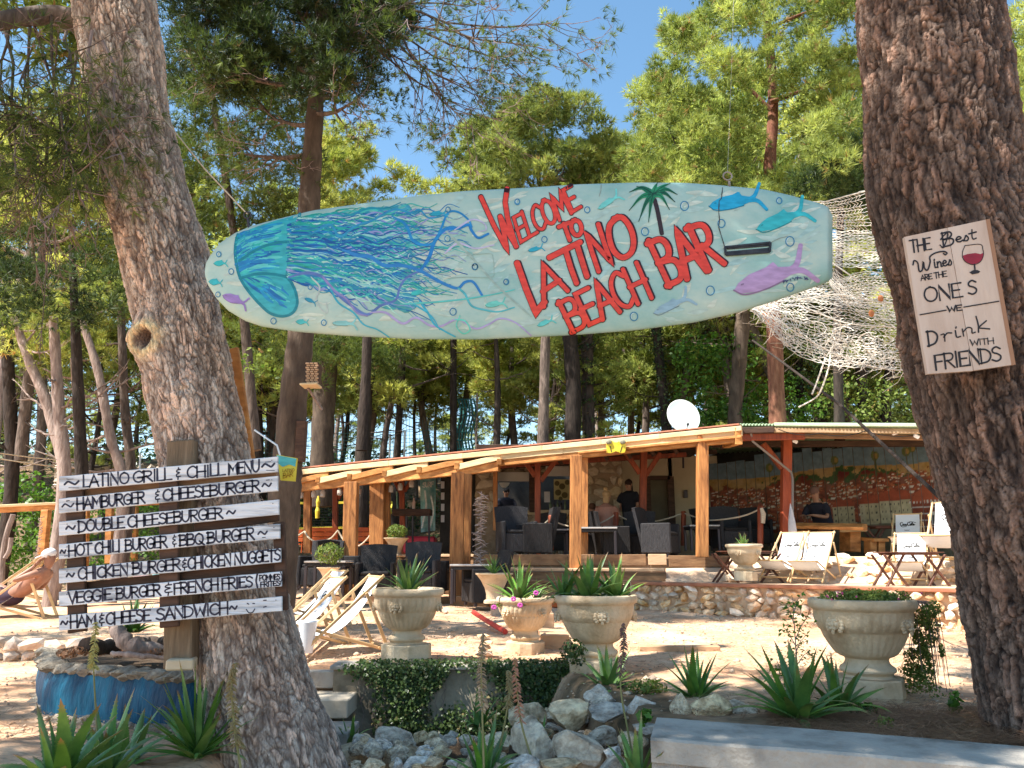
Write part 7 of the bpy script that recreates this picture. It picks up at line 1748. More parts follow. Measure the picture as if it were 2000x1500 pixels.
# tall dark table with bottle
tt = thing('tall_table', 'tall dark bar table with thin legs and a bottle on it behind the ledge', 'table', at(805, 1080, 18.2))
m_ = MB(); p, q = at(766, 1006, 18.0), at(841, 994, 18.0); m_.box(((p.x + q.x) / 2, 18.2, (p.z + q.z) / 2), (q.x - p.x, .5, q.z - p.z)); obj('tabletop', m_, MT['wood_dark'], tt, world=True)
for x in (794, 806, 838): m_ = MB(); m_.bar(at(x, 1082, 18.1), at(x, 1004, 18.1), .045, .045); obj('leg', m_, MT['metal_d'], tt, world=True)
m_ = MB(); m_.lathe([(.035, 0), (.036, .15), (.015, .2), (.014, .25), (.0005, .26)], 10, at(808, 994, 18.1)); o = obj('bottle', m_, M('pinkish_bottle', (.65, .40, .30), rough=.3), None, smooth=True); tag(o, 'pale pink bottle standing on the tall dark table', 'bottle')
# turquoise beach flag
m_ = MB(); q = [at(820, 934, 19.8), at(851, 928, 19.8), at(850, 1036, 19.8), at(822, 1040, 19.8)]
def fl_(u, v): a = q[0].lerp(q[1], u); b = q[3].lerp(q[2], u); r = a.lerp(b, v); r.y += .04 * math.sin(u * 7 + v * 3); return r
m_.grid(fl_, 8, 12); bf = thing('turquoise_banner', 'turquoise printed banner hanging behind the tall dark table', 'banner', q[3]); obj('cloth', m_, M('turquoise_print', (.10, .38, .42), (.50, .72, .70), scale=4, rough=.8), bf, world=True)
m_ = MB(); lay(m_, text_strokes('SURF', (826, 952), (846, 950), (0, -9)), .9, lambda x, y, o=0: at(x, y, 19.72), 0, (.8, .85, .85)); lay(m_, [catmull([(824, 1030), (832, 990), (830, 960)], 5), catmull([(838, 1034), (846, 1000), (842, 970)], 5)], 1.6, lambda x, y, o=0: at(x, y, 19.71), 0, (.75, .82, .84)); obj('print', m_, MT['boardpaint'], bf, world=True)
m_ = MB(); m_.bar(at(775, 960, 19.9), at(777, 1008, 19.9), .02, .16, up=(0, 1, 0)); o = obj('green_banner', m_, M('green_white_cloth', (.10, .42, .25), (.6, .7, .66), scale=8, rough=.8)); tag(o, 'narrow green and white banner left of the turquoise one', 'banner')
# hanging jar lamps along the pergola
jl = [(568, 962), (588, 960), (613, 958), (631, 957), (664, 954), (701, 952), (764, 948), (782, 944), (804, 938), (1300, 905), (1455, 905)]
jar0 = None
for i, (x, y) in enumerate(jl[:9]):
	Y = 17.6 - (x - 560) * .002; p = at(x, y, Y)
	if jar0 is None:
		jar0 = thing('jar_lamp', 'unlit glass jar lamp hanging from the left pergola beam', 'jar lamp', p, 0, 'jar lamps hanging in a row under the left pergola')
		m_ = MB(); m_.lathe([(.03, -.16), (.055, -.15), (.06, -.05), (.04, -.02), (.04, 0)], 12); obj('jar', m_, M('milky_glass', (.45, .40, .36), rough=.2), jar0, smooth=True)
		m_ = MB(); m_.tube([(0, 0, 0), (0, 0, .25)], .005, 4); obj('hanger', m_, MT['black'], jar0)
	else: dup(jar0, p)
# yellow game frame / net posts at left back (volleyball net)
vn = thing('volleyball_net', 'volleyball net with two yellow tapes behind the left pergola', 'net', at(650, 1000, 24))
for y0, y1 in ((983, 981), (1033, 1029)): m_ = MB(); m_.bar(at(548, y0, 24), at(766, y1, 24), .02, .07); obj('tape', m_, MT['yellow'], vn, world=True)
m_ = MB(); m_.bar(at(766, 981, 24), at(756, 1040, 23), .04, .05, up=(0, 1, 0)); m_.bar(at(757, 1003, 23.8), at(766, 1001, 24), .05, .05); obj('frame_post', m_, MT['yellow'], vn, world=True)
m_ = MB()
for i in range(46): x = 550 + i * 4.7; m_.tube([at(x, 983, 24), at(x, 1031, 24)], .007, 3, cap=False)
for j in range(9): m_.tube([at(550, 984 + j * 5.5, 24), at(764, 982 + j * 5.4, 24)], .007, 3, cap=False)
obj('mesh_twine', m_, MT['black'], vn, world=True)
m_ = MB(); m_.lathe([(.05, -.1), (.07, .1), (.04, .2), (.06, .35), (.02, .5)], 10, at(620, 1005, 21)); o = obj('yellow_trophy_lamp', m_, MT['yellow']); tag(o, 'small yellow ornament hanging by the slim orange post', 'ornament')
# wire fence and white posts above the roof
fe = thing('wire_fence', 'tall green wire fence with white metal posts in the wood behind the bar roof', 'fence', at(740, 900, 26))
for x, y0, y1 in ((501, 832, 905), (760, 848, 915), (789, 842, 915), (930, 768, 890), (272, 885, 960)): m_ = MB(); m_.tube([at(x - 3 if x == 501 else x, y1, 26), at(x + 2, y0, 26)], .035, 8); obj('fence_post', m_, MT['metal_w'] if x != 930 else MT['bark_pale'], fe, smooth=True, world=True)
m_ = MB()
for i in range(74): x = 480 + i * 6.4; m_.tube([at(x, 925, 26), at(x, 838 + 6 * math.sin(i * .35) - (18 if i > 44 else 0), 26)], .008, 3, cap=False)
for j in range(12): m_.tube([at(480, 850 + j * 7, 26), at(760, 845 + j * 7, 26), at(940, 835 + j * 7, 26)], .008, 3, cap=False)
obj('wire_mesh', m_, M('green_wire', (.05, .14, .13), rough=.5), fe, world=True)
m_ = MB()
pts = [[at(895 + 5 * math.sin(j) + i * 6, 780 + j * 16, 25.5 + .2 * math.sin(i + j)) for j in range(9)] for i in range(6)]
for col in pts: m_.tube(col, .03, 4, cap=False)
for j in range(9): m_.tube([pts[i][j] for i in range(6)], .018, 4, cap=False)
o = obj('bunched_net', m_, M('teal_net', (.04, .16, .16), rough=.8)); tag(o, 'bunched teal netting hanging by the tall fence pole', 'net')
# overhead wire in the sky gap
m_ = MB(); m_.tube([at(700, 312, 30), at(800, 348, 30), at(905, 372, 30), at(1000, 388, 30)], .012, 4); o = obj('overhead_wire', m_, MT['black']); tag(o, 'thin overhead wire crossing the sky gap above the surfboard', 'wire')
# bundle of driftwood sticks at the double post
bs = thing('driftwood_bundle', 'vertical bundle of pale driftwood sticks hanging beside the double post', 'driftwood', at(940, 1110, 13.6)); rg = random.Random(2)
for i in range(46):
	y = 968 + i * 3.1; c = at(938 + rg.uniform(-6, 6), y, 13.6); L = rg.uniform(.12, .26); a = rg.uniform(-.7, .7); m_ = MB(); d = Vector((math.cos(a), rg.uniform(-.3, .3), math.sin(a))) * L * .5
	m_.tube([c - d, c + Vector((0, 0, .01)), c + d], [.007, .012, .006], 5); obj('stick', m_, MT['bark_pale'], bs, world=True)
m_ = MB(); m_.tube([at(938, 1115, 13.65), at(940, 960, 13.65)], .012, 5); obj('cord', m_, MT['twig'], bs, world=True)
# bench boxes on the plaza
for lab, x0, x1, y0, y1, Y, dep, mat in (('low wooden box bench behind the middle urns', 1056, 1112, 1240, 1290, 8.2, .8, 'wood_sand'), ('long low plank kerb of bleached timber lying on the plaza', 1250, 1407, 1262, 1300, 7.9, .10, 'wood_sand'), ('pale building block on the plaza behind the left urn', 958, 1012, 1180, 1206, 11.8, .4, 'concrete'), ('long pale plank lying before the deck posts', 1000, 1082, 1198, 1240, 9.4, .7, 'wood_sand')):
	p, q = at(x0, y1, Y), at(x1, y0, Y); m_ = MB(); m_.box(((p.x + q.x) / 2, Y + dep / 2, (p.z + q.z) / 2), (q.x - p.x, dep, q.z - p.z)); o = obj('timber_block' if mat != 'concrete' else 'concrete_block', m_, MT[mat]); tag(o, lab, 'block' if mat == 'concrete' else 'bench' if 'bench' in lab else 'timber')
# little stack of stones
st_ = thing('stone_stack', 'small stack of flat brown stones on the plaza edge', 'stone stack', at(948, 1282, 7.6))
for i, (dx, w, h) in enumerate(((0, .21, .055), (-.02, .17, .045), (.01, .19, .05), (-.01, .14, .04))): place_mesh(STONES[i], 'stone', st_, (dx, 0, .03 + i * .05), (0, 0, i), (w * .55, .08, h * .7))
# red foam tube
m_ = MB(); m_.tube([at(925, 1196, 10.6), at(950, 1212, 10.2), at(987, 1234, 9.4)], .032, 10); o = obj('red_pipe', m_, M('red_hose', (.75, .07, .05), rough=.4), None, smooth=True); tag(o, 'short bright red pipe lying slanted on the plaza', 'pipe')
# yellow emblem on the fascia
em = thing('yellow_emblem', 'small yellow painted emblem with two grey knobs on the roof edge', 'emblem', at(1203, 875, 14.2)); fe_ = lambda x, y, o=0: at(x, y, 14.25 - o)
m_ = MB(); poly = [(1184, 872), (1186, 864), (1194, 860), (1200, 864), (1206, 864), (1212, 860), (1221, 864), (1223, 873), (1222, 883), (1213, 885), (1203, 881), (1194, 885), (1185, 884)]; V_ = [fe_(*p) for p in poly]; n = len(V_)
m_.add(V_ + [p + Vector((0, .04, 0)) for p in V_], [[i, (i + 1) % n, n + (i + 1) % n, n + i] for i in range(n)]); fill(m_, poly, fe_, 0); obj('plate', m_, MT['yellow'], em, world=True)
for x in (1189, 1216): m_ = MB(); m_.ball(fe_(x, 863, .01), (.06, .03, .045), 8, 6); obj('knob', m_, M('grey_knob', (.3, .28, .2), rough=.7), em, world=True)
m_ = MB(); lay(m_, [np.array([(1192, 872), (1194, 882)]), np.array([(1215, 872), (1212, 882)])], .8, fe_, .004, (.03, .03, .03)); obj('painted_lines', m_, MT['boardpaint'], em, world=True)
# lantern box on the second trunk
lb = thing('slatted_box', 'small wicker fronted wooden box on a bracket fixed to the grey brown trunk', 'box', at(607, 750, 9.2)); Yb2 = 9.2
m_ = MB(); p, q = at(596, 752, Yb2), at(622, 707, Yb2); m_.box(((p.x + q.x) / 2, Yb2 + .1, (p.z + q.z) / 2), (q.x - p.x, .18, q.z - p.z)); obj('case', m_, MT['wood_dark'], lb, world=True)
for r in range(10):
	for c in range(3):
		a = at(597.5 + c * 8 + (2 if r % 2 else 0), 710 + r * 4.1, Yb2 - .0); m_ = MB(); m_.box(a + Vector((.02, -.005, 0)), (.042, .02, .019), b=.002); obj('slat', m_, MT['wood_sand'], lb, world=True)
m_ = MB(); m_.bar(at(590, 754, Yb2), at(624, 753, Yb2), .24, .025); obj('shelf', m_, MT['wood_pale'], lb, world=True)
m_ = MB(); m_.bar(at(601, 757, Yb2 + .05), at(629, 800, Yb2 + .3), .03, .03); obj('bracket', m_, MT['bark_pale'], lb, world=True)
m_ = MB(); m_.box(at(588, 862, 9.6), (.12, .12, .52)); o = obj('dark_box', m_, MT['wood_dark']); tag(o, 'dark upright box hanging low between the grey brown trunk and its neighbour', 'box')
# left pergola
lp = thing('left_pergola', 'simple orange timber pergola frame at the far left behind the sunbather', 'pergola', at(95, 1120, 15.5))
def lpb(name, x0, y0, Y0, x1, y1, Y1, wpx, mat='wood_beam'):
	m_ = MB(); m_.bar(at(x0, y0, Y0), at(x1, y1, Y1), wpx * Y0 / 1500, wpx * Y0 / 1500, up=(0, 1, 0) if abs(x1 - x0) < abs(y1 - y0) else (0, 0, 1)); obj(name, m_, MT[mat], lp, world=True)
lpb('beam', -60, 998, 15.5, 420, 975, 17, 12); lpb('fascia_board', -60, 991, 15.4, 420, 969, 16.9, 5, 'wood_pale'); lpb('post', 80, 1118, 15.5, 91, 996, 15.5, 14); lpb('post', 165, 1110, 17.5, 168, 995, 17.5, 11); lpb('post', 213, 1100, 17.5, 215, 992, 17.5, 12); lpb('post', 262, 1095, 18, 264, 990, 18, 10)
lpb('rail', 40, 1115, 15.6, 60, 1112, 15.6, 4, 'bark_pale');
hs_ = thing('shell_string', 'string of small pale shells hanging along the left pergola post', 'shell string', at(72, 1100, 15.3))
for i in range(34): m_ = MB(); c = at(72 - i * .1 + random.uniform(-3, 3) + (34 - i) * .25, 1010 + i * 3.3, 15.3); m_.box(c, (.07, .02, .015), Matrix.Rotation(random.uniform(-.6, .6), 3, 'Y')); obj('shell', m_, MT['bark_pale'], hs_, world=True)
for lab, q, Y, r in (('leaning pale forked pole at the far left', [(3, 1140), (6, 1080), (14, 1040), (26, 1005)], 14.5, .05), ('short pale forked branch beside the leaning pole', [(10, 1090), (18, 1075), (22, 1050)], 14.4, .04)):
	m_ = MB(); m_.tube([at(a, b, Y) for a, b in catmull(q, 5)], r, 8); o = obj('forked_pole', m_, MT['bark_pale'], None, smooth=True); tag(o, lab, 'pole')
# dry stone wall far left in the wood
fw = thing('field_wall', 'old dry stone wall running through the wood behind the menu', 'wall', at(220, 915, 27));
a, b = at(105, 935, 25), at(345, 935, 30)
m_ = MB(); m_.bar(a + Vector((0, .2, .0)), b + Vector((0, .2, .0)), .3, .8); obj('wall_core', m_, MT['mortar'], fw, world=True)
stone_wall(fw, a, b, lambda t: a.z - .4 + (b.z - a.z) * t, lambda t: a.z + .5 + (b.z - a.z) * t, .22, (.25, .5), MTp, dep=.15)
# pale guy ropes at the far left
for lab, q in (('upper pale rope crossing the wood at the far left', [(-20, 882, 14), (60, 893, 15), (150, 902, 16)]), ('lower pale rope crossing the wood at the far left', [(-20, 893, 14), (80, 908, 15), (150, 915, 16)])): sagrope(lab, q, .012, 'guy_rope')
# things seen between the menu planks
m_ = MB(); m_.box(at(300, 1133, 12), (.5, .3, .14)); o = obj('folded_towel', m_, M('pink_towel', (.7, .45, .42), rough=.9)); tag(o, 'pinkish folded towel seen between the menu planks', 'towel')
m_ = MB(); m_.lathe([(.04, 0), (.05, .2), (.03, .24)], 10, at(303, 1135, 11)); o = obj('turquoise_bottle', m_, M('turq', (.3, .6, .65), rough=.3)); tag(o, 'small turquoise bottle seen between the menu planks', 'bottle')
# white paper cup bag by trunk
m_ = MB(); m_.lathe([(.07, 0), (.10, .28), (.09, .29)], 12, at(596, 1275, 7.6)); o = obj('white_bucket', m_, MT['canvas'], None, smooth=True); tag(o, 'white bucket half hidden between the leaning pine and the front left deck chair', 'bucket')
# ================================================================== PEOPLE
def person(label, loc, rz, J, E, mat, sub=2, group=None, children=()):
	"""J name -> (x,y,z,r); E list of edges; one continuous skinned body"""
	t = thing('person', label, 'person', loc, rz, group)
	names = list(J); me = bpy.data.meshes.new('body'); me.from_pydata([J[n][:3] for n in names], [(names.index(a), names.index(b)) for a, b in E], [])
	o = bpy.data.objects.new('body', me); link(o, t); sk = o.modifiers.new('skin', 'SKIN'); me.skin_vertices.new(name='s') if not me.skin_vertices else None
	for i, n in enumerate(names):
		r = J[n][3]; r = r if hasattr(r, '__len__') else (r, r); me.skin_vertices[0].data[i].radius = r; me.skin_vertices[0].data[i].use_root = (n == names[0])
	sk.use_smooth_shade = True; s = o.modifiers.new('sub', 'SUBSURF'); s.levels = s.render_levels = sub; me.materials.append(mat)
	return t
def hand(J, E, w, tipdir, side, nm, s=1.):
	w0 = Vector(J[w][:3]); d = Vector(tipdir).normalized(); sd = Vector(side).normalized(); palm = w0 + d * .07 * s; J[nm + 'p'] = (*palm, .022 * s); E.append((w, nm + 'p'))
	for k, L in enumerate((.065, .078, .072, .055)):
		b = palm + sd * (k - 1.5) * .021 * s + d * .03 * s; m = b + d * L * .5 * s; e = m + (d + Vector((0, 0, -.6))).normalized() * L * .5 * s
		J[f'{nm}a{k}'] = (*b, .0095 * s); J[f'{nm}b{k}'] = (*m, .009 * s); J[f'{nm}c{k}'] = (*e, .007 * s); E += [(nm + 'p', f'{nm}a{k}'), (f'{nm}a{k}', f'{nm}b{k}'), (f'{nm}b{k}', f'{nm}c{k}')]
	tb = w0 + d * .035 * s - sd * .035 * s; te = tb + (d - sd * .6).normalized() * .045 * s; J[nm + 't'] = (*tb, .011 * s); J[nm + 'u'] = (*te, .009 * s); E += [(w, nm + 't'), (nm + 't', nm + 'u')]
def headset(t, c, mat_hair, face=(0, -1, 0), hair=1., beard=None, cap=None):
	"""nose, eyes, mouth, ears, hair as small meshes on the head"""
	f = Vector(face).normalized(); up_ = Vector((0, 0, 1)); up_ = (up_ - f * up_.dot(f)).normalized(); s = f.cross(up_); c = Vector(c)
	Mx = Matrix((s, -f, up_)).transposed()
	mb = MB(); mb.ball(c + f * .098 + up_ * -.01, (.014, .022, .024), 8, 6, Mx)
	for q in (-1, 1): mb.ball(c + s * q * .082 + up_ * -.005, (.012, .02, .03), 8, 6, Mx)
	obj('nose_and_ears', mb, MT['skin'], t, smooth=True)
	for q in (-1, 1): mb = MB(); mb.ball(c + f * .088 + s * q * .032 + up_ * .012, (.012, .008, .008), 8, 6, Mx); obj('eye', mb, M('eye_dark', (.03, .02, .02), rough=.3), t)
	mb = MB(); mb.ball(c + f * .088 - up_ * .05, (.024, .008, .007), 8, 5, Mx); obj('mouth', mb, M('lip', (.4, .12, .10), rough=.5), t)
	if cap is None:
		mb = MB(); mb.ball(c + up_ * .035 - f * .022, (.092, .100, .095), 14, 10, Mx)
		if hair > 1: mb.ball(c - f * .06 - up_ * .08, (.075, .05, .12 * hair), 12, 8, Mx)
		obj('hair', mb, mat_hair, t, smooth=True)
	else:
		mb = MB(); mb.ball(c + up_ * .045, (.094, .102, .080), 14, 8, Mx); mb.ball(c + up_ * .05 + f * .12, (.065, .07, .010), 12, 6, Mx); obj('cap', mb, cap, t, smooth=True)
	if beard: mb = MB(); mb.ball(c + f * .055 - up_ * .075, (.055, .05, .055), 12, 8, Mx); obj('beard', mb, beard, t, smooth=True)
# sunbather reclining in the deck chair, legs to the left, hand near the face
J = {'pel': (0, 0, .34, (.15, .12)), 'bel': (.18, 0, .42, (.14, .12)), 'che': (.38, 0, .58, (.165, .12)), 'shm': (.47, 0, .68, (.10, .09)), 'nk': (.52, 0, .75, .05), 'hd1': (.55, -.01, .82, .075), 'hd2': (.54, -.01, .90, .088), 'hd3': (.52, -.01, .97, .05),
	 'sl': (.45, .17, .66, .055), 'el': (.26, .30, .46, .043), 'wl': (.08, .20, .44, .030), 'sr': (.45, -.17, .66, .055), 'er': (.24, -.30, .56, .043), 'wr': (.42, -.14, .76, .028),
	 'hl': (-.02, .10, .34, .085), 'kl': (-.42, .14, .50, .062), 'al': (-.70, .14, .12, .038), 'tl': (-.84, .14, .05, .028), 'hr': (-.02, -.10, .34, .085), 'kr': (-.36, -.22, .58, .062), 'ar': (-.64, -.24, .14, .038), 'tr': (-.78, -.26, .05, .028)}
E = [('pel', 'bel'), ('bel', 'che'), ('che', 'shm'), ('shm', 'nk'), ('nk', 'hd1'), ('hd1', 'hd2'), ('hd2', 'hd3'), ('shm', 'sl'), ('sl', 'el'), ('el', 'wl'), ('shm', 'sr'), ('sr', 'er'), ('er', 'wr'), ('pel', 'hl'), ('hl', 'kl'), ('kl', 'al'), ('al', 'tl'), ('pel', 'hr'), ('hr', 'kr'), ('kr', 'ar'), ('ar', 'tr')]
hand(J, E, 'wl', (-1, .2, -.2), (0, 1, 0), 'L'); hand(J, E, 'wr', (.5, .2, .8), (0, 1, .2), 'R')
sbp = person('person with a white cap and bare chest reclining in the far left deck chair', at(14, 1212, 11.55), R(-6), J, E, MT['skin2'])
headset(sbp, (.54, -.01, .90), None, (-.55, -.25, -.25), cap=MT['canvas'])
mb = MB(); mb.ball((-.01, 0, .335), (.20, .185, .135), 14, 10); mb.ball((-.12, -.11, .38), (.12, .10, .10), 12, 8); mb.ball((-.12, .11, .38), (.12, .10, .10), 12, 8); obj('swim_shorts', mb, M('dark_shorts', (.05, .03, .05), rough=.8), sbp, smooth=True)
# seated / standing figures further in
def sit(lean=0., arms='table'):
	z0 = .45; l = lean
	J = {'pel': (0, 0, z0 + .05, (.16, .13)), 'bel': (0, -l * .3, z0 + .22, (.15, .12)), 'che': (0, -l * .8, z0 + .42, (.17, .12)), 'shm': (0, -l, z0 + .54, (.09, .08)), 'nk': (0, -l - .03, z0 + .62, .052), 'hd1': (0, -l - .06, z0 + .69, .072), 'hd2': (0, -l - .07, z0 + .77, .086), 'hd3': (0, -l - .06, z0 + .85, .05)}
	E = [('pel', 'bel'), ('bel', 'che'), ('che', 'shm'), ('shm', 'nk'), ('nk', 'hd1'), ('hd1', 'hd2'), ('hd2', 'hd3')]
	for q, n in ((-1, 'r'), (1, 'l')):
		J['s' + n] = (q * .18, -l, z0 + .50, .055); J['e' + n] = (q * .25, -l - .12, z0 + .27, .043); J['w' + n] = (q * .10, -l - .36, z0 + .31, .030); J['h' + n] = (q * .10, -.02, z0 + .04, .085); J['k' + n] = (q * .12, -.44, z0 + .06, .06); J['a' + n] = (q * .12, -.44, .08, .04); J['t' + n] = (q * .13, -.58, .035, .03)
		E += [('shm', 's' + n), ('s' + n, 'e' + n), ('e' + n, 'w' + n), ('pel', 'h' + n), ('h' + n, 'k' + n), ('k' + n, 'a' + n), ('a' + n, 't' + n)]
		hand(J, E, 'w' + n, (-q * .2, -1, 0), (1, 0, 0), 'H' + n)
	return J, E
def shirt(t, l, col, z0=.45, name='shirt'):
	mb = MB(); prof = [(.0, .02), (.17, .03), (.185, .16), (.19, .30), (.205, .44), (.19, .52), (.10, .575), (.07, .59)]
	V0 = MB(); V0.lathe([(max(r, .0005), z) for r, z in prof], 18)
	mb.add([(x * 1.08, y * .78 - l * min(1, max(0, z / .54)), z + z0) for x, y, z in V0.v], V0.f)
	for q in (-1, 1): mb.tube([(q * .15, -l, z0 + .51), (q * .20, -l - .03, z0 + .45), (q * .24, -l - .09, z0 + .33)], [.075, .075, .065], 10)
	obj(name, mb, M(name + '_cloth', col, tuple(c * 1.3 for c in col), scale=9, rough=.9), t, smooth=True)
J, E = sit(.26); man = person('person in a dark shirt leaning over the thick wooden table before the mural', at(1618, 1084, 15.7), R(-50), J, E, MT['skin']); headset(man, (0, -.33, 1.22), M('short_grey_hair', (.16, .09, .07), rough=.9), (0, -.8, -.5)); shirt(man, .26, (.02, .02, .03))
J, E = sit(.02); wo1 = person('person with blonde hair tied up seated among the wicker armchairs', at(1185, 1082, 16.6), R(150), J, E, MT['skin']); headset(wo1, (0, -.09, 1.22), M('blonde_hair', (.42, .26, .12), rough=.7), (0, -1, 0), 1.3); shirt(wo1, .02, (.42, .20, .14), name='top')
mb = MB(); mb.ball((0, -.02, 1.36), (.05, .05, .05), 10, 7); obj('hair_bun', mb, M('blonde_bun', (.40, .25, .11), rough=.7), wo1, smooth=True)
J, E = sit(.06); ch_ = person('person in a red top sitting low left of the blonde guest', at(1158, 1088, 16.9), R(170), J, E, MT['skin']); ch_.scale = (.86,) * 3; headset(ch_, (0, -.13, 1.22), M('brown_hair', (.10, .04, .02), rough=.8), (0, -1, 0)); shirt(ch_, .06, (.45, .05, .03), name='red_top')
def stand():
	J = {'pel': (0, 0, .95, (.15, .12)), 'bel': (0, 0, 1.10, (.13, .11)), 'che': (0, 0, 1.30, (.16, .12)), 'shm': (0, 0, 1.42, (.09, .08)), 'nk': (0, -.01, 1.49, .05), 'hd1': (0, -.02, 1.56, .07), 'hd2': (0, -.03, 1.63, .084), 'hd3': (0, -.02, 1.70, .05)}
	E = [('pel', 'bel'), ('bel', 'che'), ('che', 'shm'), ('shm', 'nk'), ('nk', 'hd1'), ('hd1', 'hd2'), ('hd2', 'hd3')]
	for q, n in ((-1, 'r'), (1, 'l')):
		J['s' + n] = (q * .17, 0, 1.39, .05); J['e' + n] = (q * .23, -.02, 1.12, .04); J['w' + n] = (q * .18, -.20, .98, .028); J['h' + n] = (q * .09, 0, .90, .085); J['k' + n] = (q * .10, -.02, .50, .058); J['a' + n] = (q * .11, 0, .09, .04); J['t' + n] = (q * .12, -.15, .035, .03)
		E += [('shm', 's' + n), ('s' + n, 'e' + n), ('e' + n, 'w' + n), ('pel', 'h' + n), ('h' + n, 'k' + n), ('k' + n, 'a' + n), ('a' + n, 't' + n)]; hand(J, E, 'w' + n, (-q * .3, -1, -.3), (1, 0, 0), 'H' + n)
	return J, E
J, E = stand(); wo2 = person('person with long dark hair and a black top standing by the dim door', at(1233, 1084, 17.4), R(-38), J, E, MT['skin']); wo2.scale = (.95,) * 3; headset(wo2, (0, -.03, 1.63), M('dark_hair', (.03, .012, .008), rough=.7), (0, -1, -.2), 1.8)
shirt(wo2, 0, (.015, .015, .02), .90, 'black_top'); mb = MB(); V0 = MB(); V0.lathe([(.11, 0), (.13, .3), (.17, .75), (.175, .92)], 16); mb.add([(x * 1.1, y * .8, z + .1) for x, y, z in V0.v], V0.f); obj('dark_apron', mb, MT['wicker2'], wo2, smooth=True)
J, E = stand(); bm_ = person('person in dark clothes bending behind the bar counter', at(988, 1078, 21.2), R(20), J, E, MT['skin']); bm_.scale = (.98,) * 3; headset(bm_, (0, -.03, 1.63), M('black_hair', (.015, .012, .010), rough=.7), (0, -1, -.2)); shirt(bm_, 0, (.02, .02, .03), .90, 'dark_shirt')
mb = MB(); mb.lathe([(.05, 0), (.11, .05), (.14, .12)], 14, at(985, 952, 20.3)); o = obj('hanging_bowl', mb, MT['metal_w'], None, smooth=True); tag(o, 'white bowl shaped lamp in the bar hatch above the counter worker', 'lamp')
# ================================================================== THE WOOD
random.seed(77); RG = np.random.default_rng(77)
def needles(C, D, n, length, width, spread, rg, droop=0.):
	"""C centres, D directions: n thin needles each, as triangles"""
	N = len(C); c = np.repeat(C, n, 0); d = np.repeat(D, n, 0) + rg.normal(0, spread, (N * n, 3)); d /= np.linalg.norm(d, axis=1)[:, None] + 1e-9
	r = rg.normal(size=(N * n, 3)); w = np.cross(d, r); w /= np.linalg.norm(w, axis=1)[:, None] + 1e-9
	L = (length * rg.uniform(.6, 1.25, N * n))[:, None]; b = c + d * L * .06
	t = c + d * L; t[:, 2] -= droop * L[:, 0]
	V = np.stack([b - w * width / 2, b + w * width / 2, t], 1).reshape(-1, 3)
	return V
def mk_crown(puffs, dens, nn, length, width, seed, spread=.55, outward=1.):
	"""puffs: (centre, radii, weight)"""
	rg = np.random.default_rng(seed); Vs, Ts = [], []
	for (c, r, w) in puffs:
		r = np.array(r if hasattr(r, '__len__') else (r, r, r)); n = max(4, int(dens * w * (r[0] * r[1] * r[2]) ** (2 / 3)))
		d = rg.normal(size=(n, 3)); d /= np.linalg.norm(d, axis=1)[:, None]; d[:, 2] = np.where(rg.random(n) < .55, np.abs(d[:, 2]), d[:, 2])
		q = rg.uniform(.15, 1, n)[:, None] ** .45; lump = 1 + .35 * (vnoise(d * 2.2 + seed + c[0], 3)[:, None] - .5)
		P = np.array(c) + d * q * r * lump; D = d * outward + np.array([0, 0, .55]); D /= np.linalg.norm(D, axis=1)[:, None]
		Vs.append(needles(P, D, nn, length, width, spread, rg)); tb = np.clip(rg.normal(.45, .2) + rg.normal(0, .16, n), 0, .92); tb = np.where(rg.random(n) < .03, 1., tb); Ts.append(np.repeat(tb, nn * 3))
	V = np.vstack(Vs); return V, np.concatenate(Ts)
def crown_obj(name, V, T, mat, parent, world=True, kind=None):
	if world: V = V - np.array(parent.location)
	return npobj(name, V, np.arange(len(V)).reshape(-1, 3), mat, parent, tint=T, kind=kind)
def branches(parent, starts_ends, mat, r0=.06, name='branches', world=True, wob=.12, sub=3, rng=random, kind='stuff'):
	mb = MB(); tips = []
	for (a, b, r) in starts_ends:
		a, b = Vector(a), Vector(b); n = 6; pts = []; L = (b - a).length; off = Vector((0, 0, 0))
		for i in range(n + 1):
			t = i / n; off = off + Vector([rng.gauss(0, wob * L / n) for _ in range(3)]) * (1 if i else 0); pts.append(a.lerp(b, t) + off * .6 + Vector((0, 0, -L * .08 * math.sin(t * math.pi))))
		mb.tube(pts, [r * (1 - .8 * i / n) for i in range(n + 1)], 5, cap=False)
		for k in range(sub):
			t = rng.uniform(.3, .98); i = min(int(t * n), n - 1); p = pts[i].lerp(pts[i + 1], t * n - i); d = (b - a).normalized() + Vector([rng.gauss(0, .7) for _ in range(3)]); l2 = L * rng.uniform(.15, .4)
			q = p + d.normalized() * l2; mb.tube([p, p.lerp(q, .5) + Vector((0, 0, rng.uniform(-.1, .1) * l2)), q], [r * (1 - .8 * t) * .7 + .002, r * .3 * (1 - .5 * t) + .002, .0025], 4, cap=False); tips.append((q, d.normalized()))
		tips.append((pts[-1], (pts[-1] - pts[-2]).normalized()))
	return mb, tips
